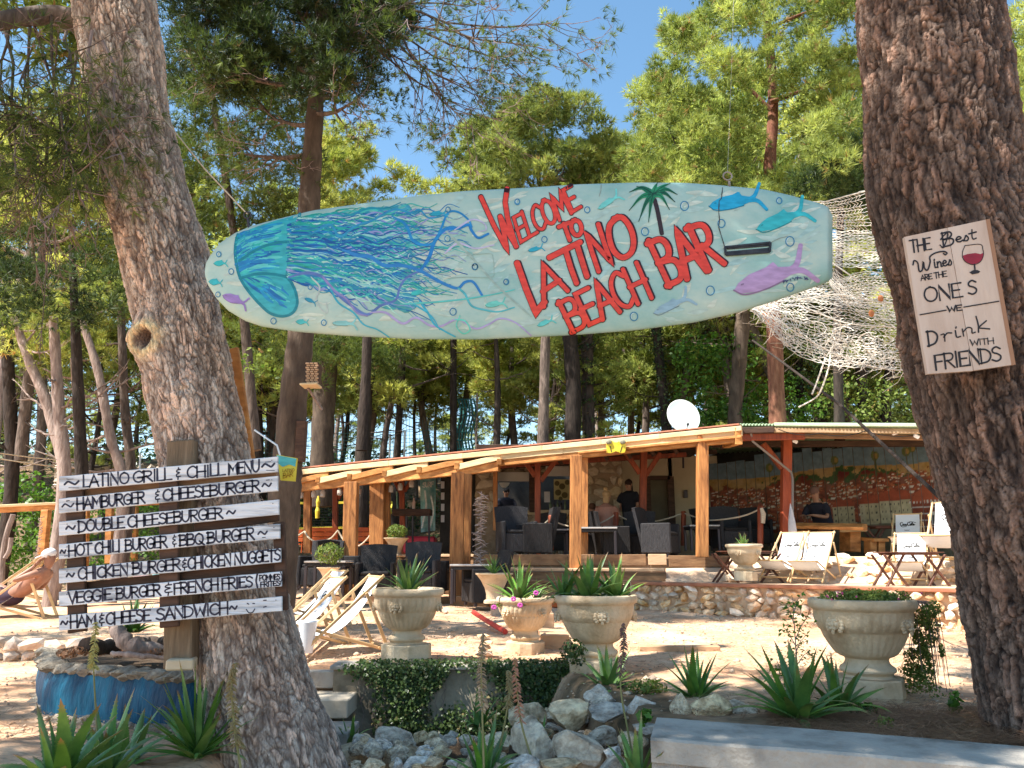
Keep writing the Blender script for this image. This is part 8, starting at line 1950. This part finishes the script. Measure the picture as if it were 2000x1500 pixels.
# ---------- a handful of whole pines, reused at different places in the far wood
def proto_pine(seed, H, base, rad, mat, bark, leaf_mat, dead=True):
	rg = random.Random(seed); t = thing('pine_tree', 'x', 'tree'); mb = MB(); lean = Vector((rg.uniform(-2., 2.), rg.uniform(-1, 1), 0)); pts = []
	for i in range(9):
		s = i / 8; pts.append(Vector((lean.x * s ** 1.4 + .32 * math.sin(s * 6 + seed), lean.y * s + .15 * math.cos(s * 5 + seed), H * s)))
	mb.tube(pts, [.145 * (1 - .75 * i / 8) + .015 for i in range(9)], 10); obj('trunk', mb, MT[bark], t, smooth=True)
	puffs = []; se = []
	nb = 26
	for i in range(nb):
		s = base + (1 - base) * (i / nb) ** .9; k = min(int(s * 8), 7); p = pts[k].lerp(pts[k + 1], s * 8 - k); a = i * 2.4 + rg.uniform(-.5, .5); R_ = rad * (1.15 - abs((s - base) / (1 - base) - .35) * 1.1) * rg.uniform(.55, 1.1)
		e = p + Vector((R_ * math.cos(a), R_ * math.sin(a), R_ * rg.uniform(.15, .6))); se.append((p, e, .055)); pr = rg.uniform(.45, .85)
		puffs.append(((e.x, e.y, e.z), (pr, pr, pr * .55), 1.)); m_ = p.lerp(e, .6); puffs.append(((m_.x, m_.y, m_.z + .15), (pr * .7, pr * .7, pr * .4), .8))
	puffs.append(((pts[-1].x, pts[-1].y, pts[-1].z), (.8, .8, .7), 1.3))
	if dead:
		for i in range(10):
			s = rg.uniform(.15, base); k = min(int(s * 8), 7); p = pts[k].lerp(pts[k + 1], s * 8 - k); a = rg.uniform(0, 6.28); L = rg.uniform(.5, 1.8); se.append((p, p + Vector((L * math.cos(a), L * math.sin(a), L * rg.uniform(-.2, .5))), .03))
	mb, tips = branches(t, se, None, rng=rg); o = obj('branches', mb, MT[bark], t); o['kind'] = 'stuff'
	V, T = mk_crown(puffs, 210, 9, .26, .042, seed); crown_obj('crown', V, T, MT[leaf_mat], t, False)
	return t
PR = [proto_pine(1, 11, .42, 2.4, None, 'bark_plain', 'pine_sun'), proto_pine(2, 13, .40, 2.8, None, 'bark_plain', 'pine_yel'), proto_pine(3, 10, .32, 2.3, None, 'bark_dark', 'pine_sun'), proto_pine(4, 12, .46, 2.6, None, 'bark_pale', 'pine_yel'), proto_pine(5, 9, .28, 2.2, None, 'bark_dark', 'pine_sun')]
gP = 'slender pines of the wood beyond the bar'
spots = []
rg = random.Random(5)
def far(px, Y, k=None, s=1., label=None, g=gP):
	x = (px - 1000) / F * Y * CT; z = gz(x, Y) - .1; k = rg.randrange(5) if k is None else k
	lab = label or 'slender pine standing in the dense wood beyond the bar'
	pr = PR[k]
	if not pr.get('used'): pr['used'] = 1; pr.location = (x, Y, z); pr.rotation_euler = (0, 0, rg.uniform(0, 6.28)); pr.scale = (s, s, s); pr['label'] = lab; pr['group'] = g or ''; return pr
	return dup(pr, (x, Y, z), rg.uniform(0, 6.28), lab, g, s)
# rows across the back; low gaps keep blue sky near px 700-1100, py 780-870
for Y0, n, s in ((27, 15, (.62, .95)), (33, 17, (.65, 1.0)), (41, 18, (.65, 1.0)), (52, 16, (.6, .95)), (68, 16, (.6, 1.1))):
	for i in range(n):
		px = -250 + (i + rg.uniform(.1, .9)) * 2500 / n; Y = Y0 + rg.uniform(-2.5, 2.5); sc = rg.uniform(*s)
		if 760 < px < 1180: sc = min(sc, .50 + .004 * Y) * (.85 if px < 1000 else 1)
		far(px, Y, None, sc)
# taller sunlit trees behind on the right and the far left
for (px, Y, k, s) in ((1250, 30, 1, .95), (1340, 27, 0, 1.25), (1450, 25, 1, 1.25), (1570, 24, 0, 1.35), (1690, 26, 1, 1.3), (1830, 24, 0, 1.35), (1990, 22, 1, 1.3), (2150, 24, 3, 1.3), (1600, 33, 3, 1.5), (1400, 36, 0, 1.35), (60, 24, 1, 1.1), (-80, 22, 3, 1.2), (180, 27, 1, 1.0), (330, 28, 0, 1.2), (480, 26, 2, 1.2)): far(px, Y, k, s)
# ---------- trees one can tell apart: crowns laid out clump by clump
def crown_at(par, L_, mat, dens=330, nn=9, length=.2, width=.02, seed=1, Yj=.5, spread=.55, squash=.8, name='crown'):
	rg = random.Random(seed); puffs = []
	for (px, py, Y, r) in L_:
		c = at(px, py, Y); k = Y / 1500; puffs.append((tuple(c), (r * k, r * k * .9, r * k * squash), 1.))
	V, T = mk_crown(puffs, dens * 2.1, nn, length, width, seed, spread); return crown_obj(name, V, T, MT[mat], par)
def scatter(xs, ys, Y, r, n, seed, dY=1.2, rule=None):
	rg = random.Random(seed); o = []
	while len(o) < n:
		x, y = rg.uniform(*xs), rg.uniform(*ys)
		if rule is None or rule(x, y): o.append((x, y, Y + rg.uniform(-dY, dY), r * rg.uniform(.6, 1.3)))
	return o
def named_tree(name, label, foot, cat='tree'): return thing(name, label, cat, foot)
def trunkpx(par, pts, Y, w, bark, n=12, name='trunk', dY=0):
	q = catmull([list(at(a, b, Y + dY * i / max(1, len(pts) - 1))) for i, (a, b) in enumerate(pts)], 6); rr = np.interp(np.linspace(0, 1, len(q)), np.linspace(0, 1, len(w)), w) * Y / 3000
	mb = MB(); mb.tube([Vector(p) for p in q], list(rr * (1 + .05 * np.sin(np.arange(len(q)) * 2.1))), n); return obj(name, mb, MT[bark], par, smooth=True, world=True)
# E: rounded sunlit crown right of the sky gap
t = named_tree('pine_tree', 'rounded sunlit pine crown right of the blue sky gap above the surfboard', at(1060, 860, 21)); trunkpx(t, [(1060, 870), (1066, 600), (1062, 380)], 21, [22, 18, 12], 'bark_plain')
el = lambda cx, cy, rx, ry: (lambda x, y: ((x - cx) / rx) ** 2 + ((y - cy) / ry) ** 2 < 1)
P_ = scatter((870, 1260), (190, 420), 21, 36, 84, 1, 1.6, el(1060, 330, 185, 135)); crown_at(t, P_, 'pine_sun', 330, 9, .20, .026, 2)
mb, _ = branches(t, [(at(1064, 420 - i * 8, 21), at(900 + i * 32, 330 - 60 * math.sin(i / 10 * 3.14), 21 + rg.uniform(-1, 1)), .07) for i in range(11)], None, rng=rg); o = obj('branches', mb, MT['bark_plain'], t, world=True); o['kind'] = 'stuff'
# F: big sunlit pine with reddish trunk
t = named_tree('pine_tree', 'tall sunlit pine with a reddish trunk filling the upper right behind the surfboard', at(1500, 860, 17)); trunkpx(t, [(1520, 860), (1510, 600), (1500, 420), (1503, 330), (1510, 200), (1500, 60), (1480, -60)], 17, [34, 30, 28, 26, 22, 16, 10], 'bark_red');
P_ = scatter((1235, 1700), (-60, 420), 16.5, 38, 190, 3, 1.8, lambda x, y: x > 1300 - (y > 180) * 70 + (y < 30) * 60 and not (1480 < x < 1540 and 180 < y < 350)); crown_at(t, P_, 'pine_sun', 330, 9, .18, .021, 4)
P_ = scatter((1225, 1330), (20, 200), 17, 20, 16, 5, .8, lambda x, y: y > 200 - (x - 1225) * 1.9 or x > 1290); crown_at(t, P_, 'pine_sun', 420, 9, .18, .02, 6)
trunkpx(t, [(1503, 200), (1560, 180), (1620, 160), (1690, 150)], 16.8, [12, 9, 6, 3], 'bark_red', 8, 'limb'); trunkpx(t, [(1505, 215), (1450, 160), (1400, 120)], 16.8, [10, 7, 3], 'bark_red', 8, 'limb'); trunkpx(t, [(1492, 60), (1560, 30), (1620, 10)], 16.8, [10, 7, 3], 'bark_red', 8, 'limb')
t = named_tree('pine_tree', 'darker shaded pine between the reddish trunk and the right trunk', at(1640, 860, 13)); trunkpx(t, [(1640, 860), (1636, 620), (1645, 330)], 15, [20, 18, 12], 'bark_dark')
P_ = scatter((1530, 1760), (200, 400), 14.5, 34, 42, 7, 1.2, lambda x, y: y > 420 - (x - 1500) * .9); crown_at(t, P_, 'pine_dark', 330, 9, .17, .019, 8); P_ = scatter((1580, 1800), (230, 330), 14, 26, 14, 8, 1.); crown_at(t, P_, 'pine_sun', 330, 9, .17, .019, 9, name='upper_crown')  # lower needles coloured as shaded, the top as sunlit
t = named_tree('pine_tree', 'sunlit pine seen past the right edge of the right trunk', at(1985, 860, 15)); trunkpx(t, [(1990, 860), (1985, 400)], 15, [20, 14], 'bark_plain')
P_ = scatter((1940, 2080), (10, 480), 15, 34, 36, 10, 1.5, None); crown_at(t, P_, 'pine_sun', 300, 9, .18, .02, 11)
# band of sunlit foliage low in the wood, tree by tree
for i in range(15):
	x = 470 + i * 88; Y = 27 + (i % 3) * 2; t = named_tree('pine_tree', ['low crowned young pine above the roof of the bar', 'slanting young pine above the roof of the bar'][i % 2], at(x, 860, Y)); t['group'] = 'young pines above the bar roof'
	trunkpx(t, [(x + rg.uniform(-20, 20), 900), (x, 780), (x + rg.uniform(-25, 25), 650)], Y, [16, 13, 8], 'bark_plain')
	P_ = scatter((x - 60, x + 60), (635, 750 + (i * 37) % 60), Y, 32, 32, 80 + i, 1.4); crown_at(t, P_, ['pine_yel', 'pine_sun'][i % 2], 210, 9, .24, .034, 90 + i)
	mb, _ = branches(t, [(at(x, 800 - k * 14, Y), at(x + rg.uniform(-80, 80), 770 - k * 16, Y), .04) for k in range(7)], None, rng=rg, sub=5); o = obj('branches', mb, MT['bark_dark'], t, world=True); o['kind'] = 'stuff'
# D: crown left of the sky gap
t = named_tree('pine_tree', 'yellow green pine crown left of the sky gap behind the second trunk', at(700, 860, 20)); trunkpx(t, [(707, 880), (716, 700), (722, 400)], 20, [24, 20, 12], 'bark_dark')
P_ = scatter((620, 870), (240, 430), 20, 30, 44, 12, 1.2, lambda x, y: y > 245 + max(0, x - 700) * .75); crown_at(t, P_, 'pine_yel', 330, 9, .2, .025, 13)
# A: bright mass left of the left trunk
t = named_tree('pine_tree', 'bright yellow green pine behind the leaning trunk on the left side', at(60, 860, 17)); trunkpx(t, [(40, 900), (60, 700), (90, 420)], 17, [24, 20, 12], 'bark_plain')
P_ = scatter((-60, 260), (255, 480), 16.5, 38, 46, 14, 1.5); crown_at(t, P_, 'pine_yel', 260, 9, .18, .021, 15)
t = named_tree('pine_tree', 'dark low hanging pine crown left of the leaning trunk', at(150, 900, 12.5)); trunkpx(t, [(160, 930), (150, 700), (140, 480)], 13, [24, 20, 12], 'bark_dark')
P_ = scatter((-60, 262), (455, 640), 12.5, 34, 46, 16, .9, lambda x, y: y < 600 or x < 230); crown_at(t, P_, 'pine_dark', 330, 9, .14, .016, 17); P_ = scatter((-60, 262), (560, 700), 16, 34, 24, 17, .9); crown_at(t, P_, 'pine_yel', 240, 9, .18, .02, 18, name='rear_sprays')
# shaded crowns between the left trunk and the second trunk
t = named_tree('pine_tree', 'shaded green pine crown between the leaning trunk and the second trunk', at(450, 860, 12)); trunkpx(t, [(500, 880), (470, 560), (425, 250), (380, 40)], 12, [22, 18, 14, 10], 'bark_plain')
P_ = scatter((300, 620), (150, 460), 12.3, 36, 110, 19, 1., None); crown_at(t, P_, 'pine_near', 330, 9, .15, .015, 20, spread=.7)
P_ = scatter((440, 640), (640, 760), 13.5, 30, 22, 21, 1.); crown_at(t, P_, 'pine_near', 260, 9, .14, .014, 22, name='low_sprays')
# ---------- second trunk with its high dark crown and airy spray to the right
t2 = named_tree('second_pine_tree', 'tall grey brown pine behind the surfboard nose with a dark crown reaching over the top', at(565, 935, 9.6))
trunkpx(t2, [(532, 1262), (546, 1100), (556, 960), (562, 900), (575, 760), (588, 650), (598, 500), (608, 330), (618, 180), (628, 40), (640, -120)], 9.7, [74, 66, 62, 58, 54, 52, 48, 42, 34, 26, 18], 'bark_smooth', 20)
tips = []
se = []
def B(x0, y0, x1, y1, Y0, Y1, r=.03): se.append((at(x0, y0, Y0), at(x1, y1, Y1), r))
for (a, b, c, d) in ((618, 150, 470, 20), (618, 170, 420, 110), (612, 240, 500, 200), (606, 300, 470, 310), (620, 160, 720, 40), (622, 120, 800, 10), (616, 190, 720, 150), (624, 90, 560, -60), (626, 60, 760, -60), (610, 220, 700, 200)):
	B(a, b, c, d, 9.7, 9.7 + rg.uniform(-1, 1), .045)
for (a, b, c, d) in ((700, 30, 1060, 45), (720, 20, 1000, 150), (740, 40, 990, 215), (700, 60, 900, 205), (760, 10, 1080, 30), (780, 60, 930, 250), (730, 0, 950, 10), (820, 60, 1000, 110), (700, 60, 860, 130), (850, 40, 1050, 80)):
	B(a, b, c, d, 9.5, 9.2 + rg.uniform(-.5, .5), .020)
mb, tips = branches(t2, se, None, rng=rg, sub=9, wob=.16);
mb2, tips2 = branches(t2, [(p, p + (d + Vector((rg.gauss(0, .5), rg.gauss(0, .5), rg.gauss(0, .4)))).normalized() * rg.uniform(.2, .5), .006) for p, d in tips for _ in range(2)], None, rng=rg, sub=3, wob=.2)
o = obj('branches', mb, MT['bark_plain'], t2, world=True); o['kind'] = 'stuff'; o = obj('twigs', mb2, MT['twig'], t2, world=True); o['kind'] = 'stuff'
def tuft_obj(par, tips, mat, n, per, length, width, seed, name='needle_tufts', jit=.10, drop=.25):
	rgn = np.random.default_rng(seed); C, D = [], []
	for (p, d) in tips:
		for k in range(per):
			if rgn.random() < drop: continue
			C.append(np.array(p[:]) + rgn.normal(0, jit, 3)); dd = np.array(d[:]) + rgn.normal(0, .5, 3) + np.array([0, 0, .2]); D.append(dd / np.linalg.norm(dd))
	C, D = np.array(C), np.array(D); V = needles(C, D, n, length, width, .45, rgn); T = np.repeat(np.clip(rgn.normal(.4, .22, len(C)), 0, .95), n * 3); return crown_obj(name, V, T, MT[mat], par)
tuft_obj(t2, tips2, 'pine_near', 14, 2, .14, .0085, 30, drop=.42)
P_ = scatter((330, 790), (-80, 190), 9.9, 44, 190, 31, 1.0, lambda x, y: y < 215 - (x > 640) * 30 and x + y * .8 < 830); crown_at(t2, P_, 'pine_dark', 480, 9, .13, .013, 32, spread=.7, name='dark_crown')
P_ = scatter((640, 790), (60, 215), 9.6, 20, 26, 33, .5, lambda x, y: abs(y - (90 + (x - 640) * .7)) < 40); crown_at(t2, P_, 'pine_dark', 500, 9, .09, .012, 34, spread=.5, name='cypress_like_sprays')
P_ = scatter((330, 620), (200, 400), 10.5, 26, 26, 35, .8); crown_at(t2, P_, 'pine_near', 250, 9, .12, .011, 36, spread=.7, name='side_sprays')
# third trunk, right of the second
t3 = named_tree('third_pine_tree', 'brown trunk just right of the second pine under the surfboard with dark needles above', at(628, 930, 22.5)); trunkpx(t3, [(628, 990), (630, 850), (636, 740), (640, 640), (640, 500)], 22.5, [46, 44, 44, 42, 36], 'bark_smooth', 18)
P_ = scatter((590, 780), (655, 735), 21.5, 30, 34, 37, .8); crown_at(t3, P_, 'pine_near', 300, 9, .13, .014, 38)
# ---------- top left: near branches with bare twigs and drooping needles of the leaning pine
se = []
for (a, b, c, d) in ((60, 30, 40, 250), (100, 30, 120, 330), (20, 40, -40, 260), (130, 60, 150, 200), (-40, 60, 60, 420), (90, 240, 60, 430), (60, 30, 160, 260), (10, 60, 120, 420), (-80, 60, 20, 300), (150, 100, 60, 300)): se.append((at(a, b, 4.9), at(c, d, 4.7 + rg.uniform(-.4, .4)), .012))
mb, tips = branches(lt, se, None, rng=rg, sub=12, wob=.25); mbb, tipsb = branches(lt, [(p, p + (d + Vector((rg.gauss(0, .6), rg.gauss(0, .5), rg.gauss(-.2, .5)))).normalized() * rg.uniform(.1, .32), .0035) for p, d in tips for _ in range(3)], None, rng=rg, sub=3, wob=.25)
o = obj('bare_branches', mb, MT['bark_plain'], lt, world=True); o['kind'] = 'stuff'; o = obj('bare_twigs', mbb, MT['twig'], lt, world=True); o['kind'] = 'stuff'
low = [(p, d + Vector((0, 0, -.3))) for p, d in tipsb if p.z > at(0, 420, 4.8).z and (p.z < at(0, 130, 4.8).z or rg.random() < .12)]
tuft_obj(lt, low, 'pine_near', 15, 1, .12, .0042, 40, jit=.06, drop=.15)
se = [(at(180, 60, 4.8), at(200, 260, 4.5), .012), (at(200, 80, 4.7), at(240, 330, 4.4), .012), (at(120, 200, 4.6), at(130, 380, 4.4), .01)]; mb, tips = branches(lt, se, None, rng=rg, sub=14, wob=.2); o = obj('needle_branches', mb, MT['twig'], lt, world=True); o['kind'] = 'stuff'
tuft_obj(lt, tips, 'pine_near', 18, 3, .12, .0040, 41, jit=.05, drop=.2, name='near_needles')
# ---------- high crowns of the two near pines, out of sight, clumps placed to cast wanted shade
def overhead(par, spots, seed, mat='pine_near', dn=260):
	puffs = []; rgx = random.Random(seed); se = []
	for (x, y, r, n) in spots:
		for i in range(n):
			a = rgx.uniform(0, 6.28); q = r * math.sqrt(rgx.random()); z = rgx.uniform(7.2, 9.6); puffs.append(((x + q * math.cos(a), y + q * math.sin(a), z), (rgx.uniform(.35, .6),) * 2 + (.28,), 1.))
	V, T = mk_crown(puffs, dn, 8, .22, .035, seed, .6); return crown_obj('high_shade_crown', V, T, MT[mat], par)
def shade(px, Y, z=.6, h=8.3):
	g_ = gp(px, Y, z); k = (h - z) / SUN_TO.z; return g_.x + SUN_TO.x * k, g_.y + SUN_TO.y * k
sl = []
for (px, Y, r, n) in ((540, 5.0, 1.0, 44), (450, 4.7, .9, 34), (300, 5.0, 1.2, 7), (800, 6.6, 1.3, 11), (1150, 6.0, 1.0, 6), (780, 9.6, 1.5, 15), (560, 9.6, 1.1, 6), (900, 10.5, .8, 6), (100, 9.0, 1.2, 9), (60, 6.2, 1.3, 13), (300, 11.5, 1.2, 6)): x, y = shade(px, Y); sl.append((x, y, r, n))
overhead(lt, sl, 51)
sl = []
for (px, Y, z, r, n) in ((520, 4.8, .2, .7, 30), (490, 4.8, .7, .6, 26), (470, 4.8, 1.1, .5, 20)): x, y = shade(px, Y, z); sl.append((x, y, r, n))
overhead(lt, sl, 54, dn=620)  # denser unseen clumps added only to shade the lower left trunk
limb_mesh(lt, 'high_limb', [LTR[-1][0], LTR[-1][0] + Vector((-.4, .3, 2)), LTR[-1][0] + Vector((-1.6, -.4, 4.2))], [.16, .13, .05], MT['bark_plain'])
sl = []
for (px, Y, z, h, r, n) in ((1950, 4.6, 1.5, 8.6, 1.0, 20), (1980, 4.6, 3.4, 8.8, 1.1, 22), (1650, 4.2, .7, 8.3, 1.1, 15), (1350, 4.5, .7, 8.3, .9, 15), (1850, 4.1, .7, 8.3, 1, 10), (1500, 5.6, .6, 8.3, .8, 7), (1750, 6.6, .6, 8.3, .7, 4), (2050, 7.5, .6, 8.3, 1.0, 7), (1300, 4.55, 2.6, 8.6, 1.1, 15), (1000, 4.55, 2.6, 8.6, 1.0, 13), (700, 4.55, 2.6, 8.6, .9, 10), (480, 4.6, 1.2, 8.5, .9, 12)):
	x, y = shade(px, Y, z, h); sl.append((x, y, r, n))
overhead(rt, sl, 52)
limb_mesh(rt, 'high_limb', [RTR[-1][0], RTR[-1][0] + Vector((-.3, -.3, 2)), RTR[-1][0] + Vector((-1.6, -1.2, 3.6))], [.25, .2, .07], MT['bark_plain'])
# ---------- trunks one can tell apart in the wood
tl = [('slim dark trunk at the far left edge', [(22, 960), (18, 760), (8, 560)], 17, [28, 24, 20], 'bark_dark'), ('pale leaning trunk at the far left', [(128, 960), (95, 800), (55, 700), (28, 620)], 15, [26, 22, 19, 14], 'bark_pale'), ('straight pale grey trunk left of the menu', [(125, 950), (115, 800), (104, 620)], 13.5, [26, 24, 18], 'bark_pale'),
	  ('thin dark trunk with pale upper part behind the menu', [(163, 950), (152, 820), (143, 700)], 16, [18, 15, 12], 'bark_pale'), ('crooked pale trunk curving up behind the menu', [(240, 960), (215, 850), (190, 720), (150, 600)], 14.5, [22, 19, 17, 13], 'bark_pale'), ('upright brown trunk next to the leaning pine', [(256, 950), (244, 800), (236, 600)], 15, [20, 18, 15], 'bark_plain'),
	  ('dark trunk right of the leaning pine', [(505, 920), (500, 700)], 19, [22, 18], 'bark_dark'), ('second dark trunk right of the leaning pine', [(530, 920), (522, 700)], 21, [14, 12], 'bark_dark'), ('black leaning trunk right of the third pine', [(708, 900), (716, 760), (735, 650)], 15.5, [34, 28, 22], 'bark_dark'), ('thin black trunk behind the white fence posts', [(775, 900), (790, 650)], 19, [16, 13], 'bark_dark'),
	  ('dark trunk above the pergola middle', [(885, 890), (886, 650)], 18, [16, 13], 'bark_dark'), ('forked trunk over the middle of the roof', [(970, 880), (972, 760), (968, 650)], 18, [18, 14, 9], 'bark_plain'), ('broad dark trunk below the word bar of the surfboard', [(1118, 870), (1120, 760), (1112, 640)], 14.5, [34, 32, 30], 'bark_dark'), ('ivy clad trunk beside the broad dark one', [(1150, 860), (1146, 640)], 15.5, [26, 24], 'bark_dark'),
	  ('ivy covered trunk left of the satellite dish', [(1303, 850), (1290, 720), (1282, 640)], 16, [22, 20, 18], 'bark_dark'), ('smooth grey trunk under the surfboard tail', [(1436, 840), (1443, 720), (1452, 610)], 12.5, [30, 29, 30], 'bark_smooth'), ('dark trunk behind the hanging net', [(1520, 840), (1505, 680)], 16, [26, 22], 'bark_dark'), ('thin trunk under the middle of the net', [(1566, 840), (1560, 680)], 17, [16, 14], 'bark_dark'),
	  ('ivy dark trunk under the right part of the net', [(1612, 840), (1608, 690)], 15.5, [26, 24], 'bark_dark'), ('trunk between the net and the right pine', [(1690, 840), (1680, 690)], 16, [22, 20], 'bark_dark'), ('last dark trunk left of the right pine', [(1730, 840), (1740, 700)], 16.5, [22, 18], 'bark_dark')]
for i, (lab, pts, Y, w, bk__) in enumerate(tl):
	if pts[0][0] > 420: Y = 21.8 + (Y - 12) * .55
	yb = pts[0][1]; f_ = at(pts[0][0], yb, Y); zg = gz(f_.x, Y); pts2 = [(pts[0][0] + 0, yb)] + pts[1:]
	t = named_tree('forest_tree', lab, (f_.x, f_.y, zg)); q = [Vector((f_.x, f_.y, zg - .2))] + [at(a, b, Y) for a, b in pts2]; q = catmull([list(p) for p in q], 6); rr = np.interp(np.linspace(0, 1, len(q)), np.linspace(0, 1, len(w)), w) * Y / 3000; mb = MB(); mb.tube([Vector(p) for p in q], list(rr * (1 + .06 * np.sin(np.arange(len(q)) * 1.9 + i))), 12); obj('trunk', mb, MT[bk__], t, smooth=True, world=True)
	ex, ey = pts[-1]; P_ = scatter((ex - 70, ex + 70), (ey - 60, ey + 20), Y, 26, 7, 60 + i, .7); crown_at(t, P_, 'pine_sun' if i % 3 else 'pine_near', 240, 9, .17, .02, 60 + i)
	se = [(Vector(q[rg.randrange(8, len(q))]), None, .03) for _ in range(7)]; se = [(a, a + Vector((rg.uniform(-1.3, 1.3), rg.uniform(-.6, .6), rg.uniform(-.1, .9))), .028) for a, _, _ in se]
	mb, _ = branches(t, se, None, rng=rg, sub=5, wob=.2); o = obj('branches', mb, MT[bk__], t, world=True); o['kind'] = 'stuff'
	if 'ivy' in lab:
		n = 900; Q = np.array(q); u = RG.integers(0, len(Q), n); a = RG.uniform(0, 6.28, n); r_ = rr[u] * RG.uniform(1, 1.6, n); C_ = Q[u] + np.stack([np.cos(a) * r_, np.sin(a) * r_, RG.normal(0, .1, n)], 1); leafcloud('ivy', C_, np.stack([np.cos(a), np.sin(a), a * 0 + .4], 1), .09, MT['ivy'], t, i, aspect=.8)['kind'] = 'stuff'
# ---------- leafy masses low in the wood
def leafmass(name, label, L_, size, mat, dens=260, cat='shrub', asp=.7, seed=1):
	t = thing(name, label, cat, at(L_[0][0], L_[0][1], L_[0][2])); A, N = [], []
	for (px, py, Y, r) in L_:
		k = Y / 1500; p, n = blob_pts(at(px, py, Y), (r * k, r * k, r * k * .85), int(dens * (r * k) ** 2), .35); n = n + np.array([0, 0, .5]); A.append(p); N.append(n)
	leafcloud('leaves', np.vstack(A), np.vstack(N), size, MT[mat], t, seed, aspect=asp); return t
leafmass('broadleaf_tree', 'bright green broadleaf tree clothed in ivy under the surfboard tail', scatter((1330, 1480), (650, 840), 23, 26, 60, 5, .8), .12, 'broad', 420, 'tree', seed=2)
leafmass('broadleaf_tree', 'smaller broadleaf bush between the grey trunk and the roof corner', scatter((1450, 1600), (740, 840), 23, 24, 26, 6, .8), .11, 'broad', 360, 'bush', seed=3)
leafmass('ivy_column', 'tall ivy covered stump under the hanging net', scatter((1500, 1660), (650, 830), 24, 24, 34, 17, .8), .11, 'ivy', 420, 'tree', seed=12)
leafmass('bush', 'mixed green bush behind the green roof near the right pine', scatter((1600, 1830), (740, 835), 23, 26, 34, 7, .8), .11, 'shrub', 330, 'bush', seed=4)
leafmass('bush', 'dark leafy bushes behind the left pergola and the sunbather', scatter((-40, 140), (940, 1110), 18, 34, 46, 8, 1.0), .10, 'broad', 480, 'bush', seed=5)
leafmass('bush', 'green bushes seen between the menu planks', scatter((140, 420), (960, 1100), 19, 32, 50, 9, 1.2), .10, 'broad', 420, 'bush', seed=6)
leafmass('bush', 'dark bushes behind the volleyball net and orange seats', scatter((430, 860), (970, 1070), 27, 30, 60, 10, 1.2), .13, 'ivy', 420, 'bush', seed=7)
leafmass('bush', 'pale dry grass and scrub behind the sunbather post', scatter((85, 120), (1040, 1110), 16.5, 16, 14, 11, .4), .05, 'shrub', 700, 'scrub', asp=.25, seed=8)
aloe('small green aloe behind the empty white deck chair', at(48, 1140, 14.2), .5, 20, seed=60, wide=.7)
leafmass('bush', 'rusty leaved branch hanging beside the second pine under the surfboard', scatter((460, 545), (690, 745), 10.5, 16, 16, 12, .3), .07, 'shrub', 800, 'branch', seed=9)
# understory far back, one mass nobody could count
rgn = np.random.default_rng(9); n = 26000; X = rgn.uniform(-60, 60, n); Y = rgn.uniform(30, 62, n); Zg = hgt(X, Y); P_ = np.stack([X, Y, Zg + rgn.uniform(0, 1, n) ** 1.5 * (1.0 + .8 * fbm(np.stack([X * .2, Y * .2, X * 0], 1), 3, 3))], 1)
o = leafcloud('undergrowth', P_, np.tile([0, -.3, 1.], (n, 1)), .30, MT['ivy'], None, 10, kind='stuff')
